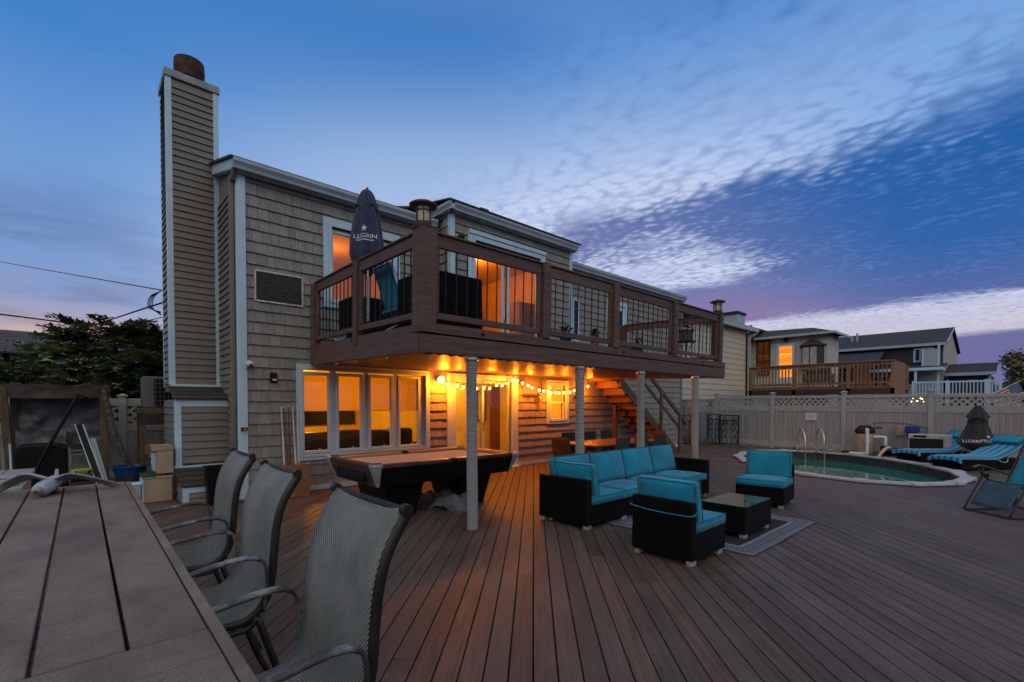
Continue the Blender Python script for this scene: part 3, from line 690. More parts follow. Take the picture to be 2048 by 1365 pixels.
# lamps of the lit rooms
lamp('living_room_light', (3.7, 11.0, 2.1), 115, (1.0, 0.36, 0.005)); lamp('hall_light', (7.2, 9.7, 2.2), 48, (1.0, 0.36, 0.008)); lamp('bathroom_light', (9.7, 9.9, 2.1), 60, (1.0, 0.36, 0.03))
lamp('bedroom_light', (4.2, 10.8, 4.6), 26, (1.0, 0.23, 0.012)); lamp('kitchen_light', (7.4, 9.8, 5.0), 60, (1.0, 0.24, 0.02))
# ------------------------------------------------------------------ balcony
balc = thing('balcony', 'dark brown timber balcony with black balusters carried on rope-wrapped posts', 'balcony', (2.90, 4.75, 2.17))
balc.rotation_euler = (math.atan(0.028), 0, 0)
BW, BD = 8.0, 3.96
sk = lambda y: 0.17 * y / 3.95
MB().box(0.0, 4.62, -0.03, 0.02, 0.0, 0.215).build('fascia', m_brown, balc, 0.004)
MB().box(4.625, BW, -0.03, 0.02, 0.0, 0.215).build('fascia', m_brown, balc, 0.004)
MB().box(0.0, BW + 0.02, -0.025, 0.03, 0.236, 0.352).build('fascia', m_brown, balc, 0.004)
MB().beam((0.02, 0.035, 0.165), (0.17, 3.93, 0.165), 0.05, 0.33).build('side_beam', m_brown, balc, 0.004)
MB().beam((BW - 0.02, 0.04, 0.165), (BW - 0.02, 3.93, 0.165), 0.05, 0.33).build('side_beam', m_brown, balc, 0.004)
MB().box(0.05, BW - 0.05, 0.025, 0.035, 0.21, 0.24).build('fascia_back', m_blackm, balc)
y = 0.04; r = random.Random(5)
while y < BD - 0.02:   # ceiling boards, running along the house
    MB().box(0.05 + sk(y), BW - 0.05, y, y + 0.081, 0.028, 0.045 + r.uniform(0, 0.002)).build('ceiling_board', m_ceil, balc, 0.006)
    y += 0.087
y = 0.035
while y < BD - 0.1:
    MB().box(0.05 + sk(y), BW - 0.03, y, y + 0.137, 0.305, 0.335).build('floor_board', m_brown, balc, 0.003); y += 0.142
# scalloped closure strip under the front fascia
mb = MB(); n = 200
pts = [(0.03 + (BW - 0.1) * i / n, -0.012 + 0.010 * math.cos(i * 1.55)) for i in range(n + 1)]
mb._add([(x, 0.0, z) for x, z in pts] + [(x, 0.0, 0.024) for x, z in pts] + [(x, 0.014, z) for x, z in pts], [(i, i + 1, n + 2 + i, n + 1 + i) for i in range(n)] + [(i, i + 1, 2 * n + 3 + i, 2 * n + 2 + i) for i in range(n)])
mb.build('scalloped_strip', m_ceil, balc)
def rail_bay(p0, p1, inset=0.08, z0=0.405, z1=1.395, n=None, stiles=True):
    a, b = Vector((p0[0], p0[1], 0)), Vector((p1[0], p1[1], 0)); d = (b - a).normalized(); a = a + d * inset; b = b - d * inset; L = (b - a).length
    zz = lambda v, z: Vector((v.x, v.y, z))
    MB().beam(zz(a, z1 - 0.075), zz(b, z1 - 0.075), 0.045, 0.15).build('top_rail', m_brown, balc, 0.004)
    MB().beam(zz(a, z1 + 0.012), zz(b, z1 + 0.012), 0.10, 0.022).build('rail_cap', m_brown, balc, 0.003)
    MB().beam(zz(a, z0 + 0.04), zz(b, z0 + 0.04), 0.05, 0.075).build('bottom_rail', m_brown, balc, 0.004)
    if stiles:
        for q in (a + d * 0.03, b - d * 0.03): MB().beam(zz(q, z0 + 0.08), zz(q, z1 - 0.152), 0.045, 0.06, up=d).build('rail_stile', m_brown, balc, 0.003)
    n = n or max(2, round(L / 0.165)); me = None
    for i in range(1, n):
        q = a + d * (L * i / n)
        if me is None: me = MB().tube([(0, 0, z0 + 0.076), (0, 0, z1 - 0.15)], 0.0085, 6).mesh('baluster')
        link('baluster', me, m_blackm, balc, loc=(q.x, q.y, 0))
def post(x, y, w_=0.13, z0=0.22, z1=1.40, ang=0.0):
    o = MB().box(-w_ / 2, w_ / 2, -w_ / 2, w_ / 2, z0, z1).build('post', m_brown, balc, 0.006); o.location = (x, y, 0); o.rotation_euler = (0, 0, ang); return o
post(0.085, 0.055, 0.21, 0.235, 1.425)
for x in (2.06, 3.76, 5.73): post(x, 0.02, 0.135, 0.345, 1.42)
post(7.74, 0.03, 0.15, 0.345, 1.42)
for a, b in ((0.12, 2.06), (2.06, 3.76), (3.76, 5.73), (5.73, 7.74)): rail_bay((a, 0.03), (b, 0.03))
post(sk(1.87) + 0.02, 1.87, 0.12, 0.20, 1.42); post(sk(3.78) + 0.02, 3.78, 0.13, 0.0, 1.40)
rail_bay((0.06, 0.09), (sk(1.87) + 0.02, 1.87)); rail_bay((sk(1.87) + 0.02, 1.87), (sk(3.78) + 0.02, 3.78))
post(7.74, 2.6, 0.12, 0.33, 1.40); rail_bay((7.74, 0.05), (7.74, 2.6))
# bolts and end knots
for x, z in ((0.9, 0.29), (4.0, 0.29), (6.9, 0.29)): MB().tube([(x, -0.028, z), (x, -0.045, z)], 0.022, 10).build('bolt', m_blackm, balc)
m_bulboff = mat('frosted bulb unlit', (0.6, 0.58, 0.52), 0.4)
for yy in (0.9, 2.0, 2.75): MB().sphere((sk(yy) + 0.03, yy, -0.02), 0.024, 8, 6).build('edge_bulb', m_bulboff, balc, smooth=True)
MB().tube([(7.35, 0.04, -0.01), (7.45, 0.0, -0.06), (7.55, 0.03, -0.03)], 0.016, 6).build('floodlight', m_white, balc)
# rope-wrapped posts
def rope_post(i, x, y, lean=0.0):
    H_ = 2.155; prof = []; n = int(H_ / 0.021)
    for q in range(n):
        z = q * H_ / n; prof += [(0.060, z), (0.068, z + 0.22 * H_ / n), (0.072, z + 0.5 * H_ / n), (0.068, z + 0.78 * H_ / n)]
    prof.append((0.060, H_))
    o = MB().lathe(prof, n=14).build('rope_post', m_rope, balc); return o
inv = Matrix.Rotation(-math.atan(0.028), 4, 'X')
me0 = None
for x, y in ((3.62, 4.70), (5.72, 4.70), (7.42, 4.70), (9.46, 4.70)):
    loc = inv @ Vector((x - 2.90, y - 4.75, -2.17))
    if me0 is None:
        o = rope_post(0, x, y); me0 = o.data
    else: o = link('rope_post', me0, m_rope, balc)
    o.location = loc; o.rotation_euler = (-math.atan(0.028), 0, 0)
    o.rotation_euler[1] = -0.006
    c = MB().lathe([(0.08, 0), (0.085, 0.01), (0.085, 0.03), (0.07, 0.035)], n=14).build('post_collar', m_steel, o); c.location = (0, 0, 2.11)

# ------------------------------------------------------------------ staircase
st = thing('staircase', 'dark brown outdoor staircase with handrail rising to the balcony end', 'staircase', (14.2, 7.8, 0))
O = Vector((14.2, 7.8, 0))
class SB(HB):
    def build(s, name, m, parent=None, bevel=0.0, seg=1, smooth=False, recalc=True, off=O): return HB.build(s, name, m, parent, bevel, seg, smooth, recalc, off)
sl = 0.70
m_nose = mat('worn tread edge', (0.42, 0.40, 0.38), 0.7, 0.3, 12)
for yy in (7.8, 8.6):
    SB().prism([(14.22, 0.01), (14.52, 0.01), (14.52, 0.06), (11.0, 2.53), (10.75, 2.53), (10.75, 2.42)], 'y', yy - 0.03, yy + 0.02).build('stringer', m_brown, st, 0.004)
m_tread = mat('red brown tread', (0.11, 0.040, 0.024), 0.55, 0.3, 4, (2, 8, 8))
nst = 11
for i in range(nst):
    z = 0.21 + i * 0.205; x = 14.18 - (z - 0.1) / sl
    tr = SB().box(x - 0.20, x + 0.12, 7.825, 8.568, z - 0.03, z).build('tread', m_tread, st, 0.004)
    SB().box(x + 0.12, x + 0.135, 7.825, 8.568, z - 0.032, z + 0.002).build('tread_nosing', m_nose, st)
    SB().box(x - 0.20, x - 0.185, 7.825, 8.568, z + 0.001, z + 0.173).build('riser', m_tread, st)
hr = lambda x: 2.28 - 0.66 * (x - 12.94)
SB().beam((10.9, 7.76, hr(10.9)), (14.95, 7.76, hr(14.95)), 0.06, 0.12).build('handrail', m_brown, st, 0.006)
SB().beam((10.9, 7.765, hr(10.9) - 0.42), (14.55, 7.765, hr(14.55) - 0.42), 0.04, 0.10).build('mid_rail', m_brown, st, 0.004)
for x in (11.2, 13.35, 14.50): SB().box(x - 0.05, x + 0.05, 7.70, 7.768, max(0.01, (14.2 - x) * sl - 0.05), hr(x) + 0.02).build('newel_post', m_brown, st, 0.005)
SB().box(11.75, 11.85, 8.30, 8.40, 0.0, 1.55).build('support_post', m_tread, st, 0.005)

# ------------------------------------------------------------------ string lights, wall lamp and wall ornaments
sg = thing('string_light', 'string of glowing amber bulbs sagging along the wall under the balcony', 'string lights', (5.87, 8.5, 2.0))
SO = Vector((5.87, 8.5, 2.0))
bulbs = [(5.87, 2.0), (6.13, 1.98), (6.30, 1.95), (6.47, 1.94), (6.67, 1.93), (6.88, 1.95), (7.06, 1.94), (7.27, 2.02), (7.44, 2.02), (7.63, 2.07), (7.81, 2.16), (7.93, 2.15), (8.12, 2.09), (8.31, 2.04), (8.45, 1.99), (8.71, 1.93), (8.87, 1.91), (9.03, 1.91), (9.15, 1.87), (9.33, 1.87), (9.48, 1.87), (9.65, 1.88), (9.91, 1.90), (10.08, 1.95), (10.38, 2.02), (10.69, 2.08)]
cord = [Vector((x, 8.5, z + 0.075)) - SO for x, z in bulbs]
MB().tube([cord[0] + Vector((-0.1, 0.2, 0.12))] + cord + [cord[-1] + Vector((0.15, 0.1, 0.06))], 0.006, 5).build('cord', m_blackm, sg)
bme = MB().sphere((0, 0, 0), 0.027, 10, 8, (1, 1, 1.25)).mesh('bulb', smooth=True); sme = MB().lathe([(0.014, 0.025), (0.016, 0.07)], n=8).mesh('socket')
for i, (x, z) in enumerate(bulbs):
    p = Vector((x, 8.5, z)) - SO
    b_ = link('bulb', bme, m_bulb, sg, loc=p); link('socket', sme, m_blackm, b_)
for i in (1, 6, 10, 13, 17, 21, 25):
    x, z = bulbs[i]; lamp('string_lamp', Vector((x, 8.44, z - 0.02)) - SO, 32, (1.0, 0.21, 0.008), 0.03, sg)
wl = thing('globe_wall_lamp', 'round glowing globe lamp on the wall beside the sliding door', 'wall lamp', (5.78, 8.72, 2.10))
MB().sphere((0, -0.12, 0), 0.075, 14, 10).build('globe', m_globe, wl, smooth=True); MB().tube([(0, 0, 0.02), (0, -0.07, 0.02)], 0.05, 10).build('mount', m_white, wl)
lamp('globe_light', (0, -0.22, -0.06), 62, (1.0, 0.22, 0.01), 0.07, wl)
m_brass = mat('old brass', (0.30, 0.20, 0.07), 0.45, 0.4, 14, metal=0.5, bump=0.4, bsc=60)
t = thing('mermaid_ornament', 'pale brass mermaid figure hanging on the wall left of the small window', 'ornament', (8.89, 8.70, 1.33))
MB().tube(spline([(0.02, -0.03, 0.30), (0.0, -0.035, 0.22), (-0.03, -0.035, 0.12), (-0.01, -0.03, 0.05), (0.02, -0.03, 0.01)], 4), [0.045, 0.045, 0.046, 0.046, 0.044, 0.042, 0.04, 0.036, 0.032, 0.028, 0.025, 0.022, 0.02, 0.018, 0.016, 0.014, 0.012], 10, flat=0.6).build('tail', m_brass, t, smooth=True)
MB()._add([(0.02, -0.03, 0.02), (-0.06, -0.035, -0.03), (-0.02, -0.03, -0.035), (0.02, -0.03, -0.01), (0.07, -0.03, -0.03), (0.09, -0.035, -0.005), (0.02, -0.015, 0.0)], [(0, 1, 2, 3), (0, 3, 4, 5), (6, 2, 1), (6, 5, 4)]).build('tail_fin', m_brass, t)
MB().sphere((0.02, -0.035, 0.37), 0.052, 10, 8, (1, 0.6, 1.5)).build('torso', m_brass, t, smooth=True)
MB().sphere((0.035, -0.04, 0.475), 0.036, 10, 8, (1, 1, 1.2)).build('head', m_brass, t, smooth=True)
MB().tube(spline([(0.06, -0.04, 0.42), (0.10, -0.05, 0.35), (0.05, -0.07, 0.30)], 4), 0.013, 6).build('arm', m_brass, t, smooth=True)
MB().tube(spline([(-0.02, -0.04, 0.42), (-0.06, -0.05, 0.38), (-0.02, -0.06, 0.46)], 4), 0.013, 6).build('arm', m_brass, t, smooth=True)
MB().sphere((0.015, -0.028, 0.47), 0.045, 8, 6, (1, 0.6, 1.6)).build('hair', m_brass, t, smooth=True)
t = thing('hook_rack', 'dark coat hook rail on the shingles beside the door', 'hook rail', (8.34, 8.725, 1.80))
MB().box(0, 0.58, -0.022, 0, -0.03, 0.05).build('rail', m_brown, t, 0.004)
for i in range(6): MB().tube(spline([(0.05 + i * 0.095, -0.02, 0.01), (0.05 + i * 0.095, -0.07, 0.0), (0.05 + i * 0.095, -0.07, -0.05), (0.05 + i * 0.095, -0.04, -0.06)], 3), 0.008, 6).build('hook', m_blackm, t)
t = thing('security_camera', 'white dome security camera near the house corner board', 'security camera', (2.06, 8.715, 2.24))
MB().tube([(0, 0, 0.02), (0, -0.07, 0.01)], 0.03, 10).build('mount', m_white, t); MB().sphere((0, -0.10, -0.01), 0.055, 12, 8).build('dome', m_white, t, smooth=True); MB().tube([(0.0, -0.13, -0.03), (0.01, -0.17, -0.045)], 0.022, 8).build('lens', m_blackm, t)
t = thing('motion_lamp', 'small black square wall lamp left of the four-pane window', 'wall lamp', (2.45, 8.735, 2.02))
MB().box(-0.06, 0.06, -0.03, 0, -0.08, 0.09).build('housing', m_blackm, t, 0.01); MB().box(-0.045, 0.045, -0.07, -0.031, -0.06, 0.0).build('lamp_head', m_blackm, t, 0.01); MB().box(-0.035, 0.035, -0.072, -0.0705, -0.05, -0.02).build('lens', m_white, t)
t = thing('door_sensor', 'small dark round sensor on the shingles right of the small window', 'sensor', (10.42, 8.735, 1.78))
MB().tube([(0, 0, 0), (0, -0.04, 0)], 0.05, 12).build('base', m_blackm, t); MB().sphere((0, -0.06, -0.01), 0.035, 8, 6).build('head', m_blackm, t, smooth=True)
t = thing('hose_bib', 'rusty brass tap fixed low on the white corner board', 'tap', (1.985, 8.71, 1.16))
MB().box(-0.05, 0.05, -0.025, 0, -0.03, 0.03).build('plate', m_rust, t, 0.004); MB().tube([(0, -0.02, 0), (0, -0.09, 0), (0, -0.11, -0.04)], 0.014, 8).build('spout', m_brass, t)
t = thing('eave_camera', 'small dark camera on the bump-out corner board upstairs', 'security camera', (5.90, 8.20, 5.12))
MB().tube([(0, 0, 0), (0.03, -0.06, -0.01)], 0.02, 8).build('mount', m_white, t); MB().tube([(0.03, -0.04, -0.02), (0.10, -0.14, -0.04)], 0.045, 10).build('body', m_blackm, t)

# ------------------------------------------------------------------ post lanterns
m_lglass = mat('seeded amber glass', (0.50, 0.46, 0.30), 0.3, 0.2, 20)
m_bronze = mat('bronze lantern metal', (0.055, 0.040, 0.030), 0.5, 0.3, 10, metal=0.3)
m_copper = mat('weathered copper lid', (0.16, 0.070, 0.045), 0.6, 0.3, 12, metal=0.2)
def lantern(loc, label):
    t = thing('post_lantern', label, 'lantern', loc, group='lanterns on the balcony posts')
    MB().lathe([(0.12, 0), (0.125, 0.03), (0.10, 0.05), (0.10, 0.08), (0.085, 0.085)], n=18).build('base', m_bronze, t)
    MB().lathe([(0.08, 0.086), (0.084, 0.26)], n=18).build('glass', m_lglass, t, smooth=False)
    for i in range(6):
        a = i * math.pi / 3; MB().box(0.082, 0.094, -0.008, 0.008, 0.08, 0.265).build('bar', m_bronze, t).rotation_euler = (0, 0, a)
    MB().lathe([(0.09, 0.205), (0.093, 0.205), (0.093, 0.22), (0.09, 0.22)], n=18, caps=False).build('ring', m_bronze, t)
    MB().lathe([(0.09, 0.262), (0.16, 0.268), (0.165, 0.285), (0.12, 0.31), (0.03, 0.325), (0.012, 0.35)], n=20).build('lid', m_copper, t, smooth=True)
lantern((2.985, 4.80, 3.60), 'large bronze lantern on the balcony corner post nearest the house window')
lantern((10.64, 4.78, 3.59), 'small-looking lantern on the far right end post of the balcony')
# ------------------------------------------------------------------ fabrics and wicker
m_wicker = mat('black wicker', (0.0105, 0.0085, 0.0078), 0.55, 0.3, 10, rnd=0.1, spec=0.16, pat=weave(240, 330, 1.0, 0.02, 0.15))
m_teal = mat('teal canvas', (0.0, 0.22, 0.345), 0.85, 0.2, 3, rnd=0.06, bump=0.5, bsc=7, sheen=0.15)
m_piping = mat('teal piping', (0.0, 0.15, 0.24), 0.8)
m_foot = mat('grey plastic foot', (0.30, 0.31, 0.31), 0.6)
m_sling = mat('grey green sling mesh', (0.32, 0.365, 0.325), 0.8, 0.2, 5, rnd=0.06, pat=weave(430, 430, 0.8, 0.008, 0.25, 'sling'), c2=(0.38, 0.40, 0.375), dirt=0.3, dirtc=(0.27, 0.25, 0.245), dsc=3)
m_chairmetal = mat('dark bronze tube', (0.022, 0.020, 0.019), 0.42, 0.3, 8, metal=0.3)
m_armworn = mat('worn arm paint', (0.045, 0.043, 0.042), 0.5, 0.3, 8, dirt=0.9, dirtc=(0.30, 0.33, 0.37), dsc=7)
def speckle(t, base, col, b, pos):
    n = t.noise(pos, 170.0, 2, 0.7); k = t.math('MULTIPLY_ADD', t.sstep(n, 0.35, 0.65), 0.34, 0.83)
    scr = t.noise(t.mapping(pos, rot=(0, 0, 0.4), scale=(3, 60, 3)), 2.2, 3, 0.6); k2 = t.math('MULTIPLY_ADD', t.sstep(scr, 0.52, 0.66), 0.22, 1.0)
    kk = t.math('MULTIPLY', k, k2); return t.mix(1.0, col, t.xyz(kk, kk, kk), 'MULTIPLY')
m_table = mat('grey brown composite plank', (0.165, 0.130, 0.104), 0.75, 0.28, 2.2, (2.0, 1.0, 2), rnd=0.08, bump=0.6, bsc=90, pat=speckle, dirt=0.35, dirtc=(0.112, 0.092, 0.078), dsc=2.6)

def cushion(name, x0, x1, y0, y1, z0, z1, parent, m=None, b=0.035):
    """boxed cushion, slightly crowned"""
    nx, ny = 8, 8; vs = []; fs = []
    def prof(u): return 1 - (2 * u - 1) ** 4
    top = []; bot = []
    for j in range(ny + 1):
        for i in range(nx + 1):
            u, v = i / nx, j / ny
            x = x0 + (x1 - x0) * u; y = y0 + (y1 - y0) * v; k = prof(u) * prof(v)
            top.append((x, y, z1 - b * 0.6 + b * 0.9 * k + 0.004 * math.sin(9 * u + 5 * v))); bot.append((x, y, z0 + 0.004))
    o = len(top); vs = top + bot
    for j in range(ny):
        for i in range(nx):
            a = j * (nx + 1) + i; fs.append((a, a + 1, a + nx + 2, a + nx + 1)); fs.append((o + a, o + a + nx + 1, o + a + nx + 2, o + a + 1))
    ring = [i for i in range(nx + 1)] + [j * (nx + 1) + nx for j in range(1, ny + 1)] + [ny * (nx + 1) + i for i in range(nx - 1, -1, -1)] + [j * (nx + 1) for j in range(ny - 1, 0, -1)]
    for i in range(len(ring)):
        a, b2 = ring[i], ring[(i + 1) % len(ring)]; fs.append((a, o + a, o + b2, b2))
    me = MB(); me._add(vs, fs); o_ = me.build(name, m or m_teal, parent, bevel=0.0, smooth=True)
    loop = [Vector(top[i]) + Vector((0, 0, 0.001)) for i in ring]; MB().tube(loop + [loop[0]], 0.0055, 5, caps=False).build('piping', m_piping, o_, smooth=True); return o_
def soft_box(name, d, parent, loc, rot, m=None, puff=0.03, bev=0.03):
    """free cushion of size d, centred, puffed on its large faces; local z is its thickness"""
    mb = MB(); nx = 8
    def k(u): return 1 - (2 * u - 1) ** 4
    vs = []; fs = []
    for sgn in (1, -1):
        for j in range(nx + 1):
            for i in range(nx + 1):
                u, v = i / nx, j / nx
                vs.append(((u - 0.5) * d[0], (v - 0.5) * d[1], sgn * (d[2] / 2 - bev * 0.6 + puff * k(u) * k(v))))
    o = (nx + 1) ** 2
    for j in range(nx):
        for i in range(nx):
            a = j * (nx + 1) + i; fs.append((a, a + 1, a + nx + 2, a + nx + 1)); fs.append((o + a + nx + 1, o + a + nx + 2, o + a + 1, o + a))
    ring = [i for i in range(nx + 1)] + [j * (nx + 1) + nx for j in range(1, nx + 1)] + [nx * (nx + 1) + i for i in range(nx - 1, -1, -1)] + [j * (nx + 1) for j in range(nx - 1, 0, -1)]
    for i in range(len(ring)):
        a, b2 = ring[i], ring[(i + 1) % len(ring)]; fs.append((a, o + a, o + b2, b2))
    mb._add(vs, fs); me = mb.mesh(name)
    bm = bmesh.new(); bm.from_mesh(me); rim = [e for e in bm.edges if len(e.link_faces) == 2 and e.calc_face_angle(0) > 1.0]
    bmesh.ops.bevel(bm, geom=rim, offset=bev * 0.5, segments=2, affect='EDGES'); bm.to_mesh(me); bm.free()
    me.polygons.foreach_set('use_smooth', [True] * len(me.polygons))
    o_ = link(name, me, m or m_teal, parent, loc, rot)
    for sgn in (0, 1):
        loop = [Vector(vs[i + sgn * o]) for i in ring]; MB().tube(loop + [loop[0]], 0.0055, 5, caps=False).build('piping', m_piping, o_, smooth=True)
    return o_
def feet(parent, x0, x1, y0, y1, m=None):
    for x in (x0, x1):
        for y in (y0, y1): MB().box(x - 0.05, x + 0.05, y - 0.03, y + 0.03, 0, 0.055).build('foot', m or m_foot, parent, 0.004)

# sectional sofa: back to the house side (+Y), one closed arm at the left end
sofa = thing('sectional_sofa', 'long black wicker sofa with teal cushions under the balcony edge', 'sofa', (4.60, 3.66, 0))
SL = 3.30
for i, (a, b) in enumerate(((0.10, 0.86), (0.86, 1.66), (1.66, 2.46), (2.46, 3.20))):
    MB().box(a + 0.004, b - 0.004, 0.02, 0.78, 0.055, 0.30).build('seat_base', m_wicker, sofa, 0.012)
    cushion('seat_cushion', a + 0.006, b - 0.006, 0.0, 0.70, 0.302, 0.42, sofa)
    soft_box('back_cushion', (b - a - 0.02, 0.44, 0.15), sofa, ((a + b) / 2, 0.66, 0.63), (R(76), 0, 0), puff=0.035)
    MB().box(a + 0.004, b - 0.004, 0.781, 0.84, 0.055, 0.62).build('back_frame', m_wicker, sofa, 0.012)
MB().box(0.0, 0.098, 0.0, 0.84, 0.055, 0.625).build('arm_panel', m_wicker, sofa, 0.014)
MB().box(3.205, 3.30, 0.0, 0.84, 0.055, 0.625).build('arm_panel', m_wicker, sofa, 0.014)
soft_box('arm_cushion', (0.66, 0.40, 0.14), sofa, (0.20, 0.36, 0.605), (R(90), 0, R(90)), puff=0.03).rotation_euler = Euler((R(82), 0, R(90)))
feet(sofa, 0.07, 0.84, 0.06, 0.78); feet(sofa, 1.7, 3.22, 0.06, 0.78)

def wicker_chair(label, loc, rz, strap=False):
    t = thing('wicker_chair', label, 'chair', loc, rz, group='teal armless wicker chairs')
    # local +x is the front
    MB().box(-0.36, 0.36, -0.34, 0.34, 0.055, 0.31).build('seat_base', m_wicker, t, 0.012)
    MB().box(-0.36, -0.28, -0.34, 0.34, 0.311, 0.62).build('back_frame', m_wicker, t, 0.014)
    cushion('seat_cushion', -0.275, 0.37, -0.335, 0.335, 0.312, 0.43, t)
    soft_box('back_cushion', (0.64, 0.42, 0.14), t, (-0.20, 0, 0.60), (R(80), 0, R(90)), puff=0.03)
    if strap:
        pts = [(-0.27, 0.345, 0.52), (-0.368, 0.342, 0.515), (-0.366, 0.1, 0.49), (-0.366, -0.2, 0.487), (-0.368, -0.342, 0.50), (-0.27, -0.346, 0.53)]
        MB().tube(spline(pts, 4), 0.006, 6).build('cushion_tie', m_teal, t)
    feet(t, -0.29, 0.29, -0.29, 0.29); return t
wicker_chair('teal cushioned wicker chair seen from behind, nearest to the camera', (4.66, 2.49, 0), 0, True)
wicker_chair('teal cushioned wicker chair facing the camera in front of the pool', (8.02, 2.82, 0), R(186))
ct = thing('coffee_table', 'low black wicker coffee table with a glass top on the rug', 'coffee table', (6.05, 2.46, 0))
MB().box(-0.40, 0.40, -0.27, 0.27, 0.055, 0.37).build('body', m_wicker, ct, 0.012)
m_tglass = mat('dark table glass', (0.055, 0.075, 0.065), 0.06, 0.1, 3, spec=0.7)
MB().box(-0.395, 0.395, -0.265, 0.265, 0.371, 0.38).build('glass_top', m_tglass, ct, 0.002); feet(ct, -0.33, 0.33, -0.22, 0.22)

def rug_pat(t, base, col, b, pos):
    x, y, z = t.sep(pos)
    # distance from the rug's edge
    u = t.math('SUBTRACT', 1.06, t.math('ABSOLUTE', t.math('SUBTRACT', x, 6.14))); v = t.math('SUBTRACT', 0.95, t.math('ABSOLUTE', t.math('SUBTRACT', y, 2.83)))
    e = t.math('MINIMUM', u, v)
    def band(lo, hi): return t.math('MULTIPLY', t.math('GREATER_THAN', e, lo), t.math('LESS_THAN', e, hi))
    lines = t.math('ADD', t.math('ADD', band(0.03, 0.05), band(0.07, 0.085)), band(0.205, 0.25), clamp=True)
    key = t.math('GREATER_THAN', t.math('SINE', t.math('MULTIPLY', t.math('ADD', x, y), 120.0)), -0.1)
    key2 = t.math('GREATER_THAN', t.math('SINE', t.math('MULTIPLY', e, 160.0)), -0.4)
    greek = t.math('MULTIPLY', t.math('MULTIPLY', key, key2), band(0.105, 0.185))
    edge = t.math('MULTIPLY', band(0.0, 0.26), 0.35)
    f = t.math('MAXIMUM', t.math('MAXIMUM', lines, greek), edge, clamp=True)
    return t.mix(f, col, (0.21, 0.22, 0.26, 1))
m_rug = mat('black and grey woven rug', (0.012, 0.013, 0.016), 0.95, 0.3, 20, bump=0.4, bsc=200, pat=rug_pat)
def rug_fn(u, v):
    x = -1.06 + 2.12 * u; y = -0.95 + 1.90 * v; e = min(u, 1 - u, v, 1 - v)
    return (x + 0.006 * math.sin(9 * v), y + 0.006 * math.sin(11 * u), 0.010 + 0.004 * math.sin(14 * u + 3 * v) * (1 if e > 0.02 else 0.3))
mb = MB(); mb.grid(rug_fn, 30, 26); mb.box(-1.05, 1.05, -0.94, 0.94, 0.002, 0.004)
o = mb.build('outdoor_rug', m_rug, None); o.location = (6.14, 2.83, 0); tag(o, 'dark rug with grey key-pattern border beneath the coffee table', 'rug')

# ------------------------------------------------------------------ foreground table and sling chairs
ft = thing('patio_table', 'long counter-height table of weathered grey-brown planks in the foreground', 'table', (-0.62, 3.0, 0))
TZ = 0.92; xo, yo = -0.62, 3.0
xs = [(0.090, 0.268), (-0.096, 0.084), (-0.282, -0.102), (-0.468, -0.288), (-0.654, -0.474), (-0.84, -0.66), (-1.03, -0.846), (-1.216, -1.036), (-1.40, -1.222)]
for i, (a, b) in enumerate(xs):
    MB().box(a - xo, b - xo - 0.004, 1.605 - yo, 5.09 - yo, TZ - 0.036, TZ + random.uniform(-0.0015, 0.0015)).build('plank', m_table, ft, 0.003)
for i in range(3):
    y1 = 1.598 - i * 0.186
    MB().box(-1.40 - xo, 0.266 - xo, y1 - 0.18 - yo, y1 - yo, TZ - 0.036, TZ).build('plank', m_table, ft, 0.003)
MB().box(0.270 - xo, 0.302 - xo, 1.04 - yo, 5.10 - yo, TZ - 0.15, TZ + 0.001).build('edge_board', m_table, ft, 0.003)
MB().box(-1.402 - xo, 0.268 - xo, 5.092 - yo, 5.122 - yo, TZ - 0.15, TZ + 0.001).build('edge_board', m_table, ft, 0.003)
for x in (-1.25, 0.12):
    for y in (1.3, 4.9): MB().box(x - 0.05 - xo, x + 0.05 - xo, y - 0.05 - yo, y + 0.05 - yo, 0, TZ - 0.04).build('leg', m_table, ft, 0.004)

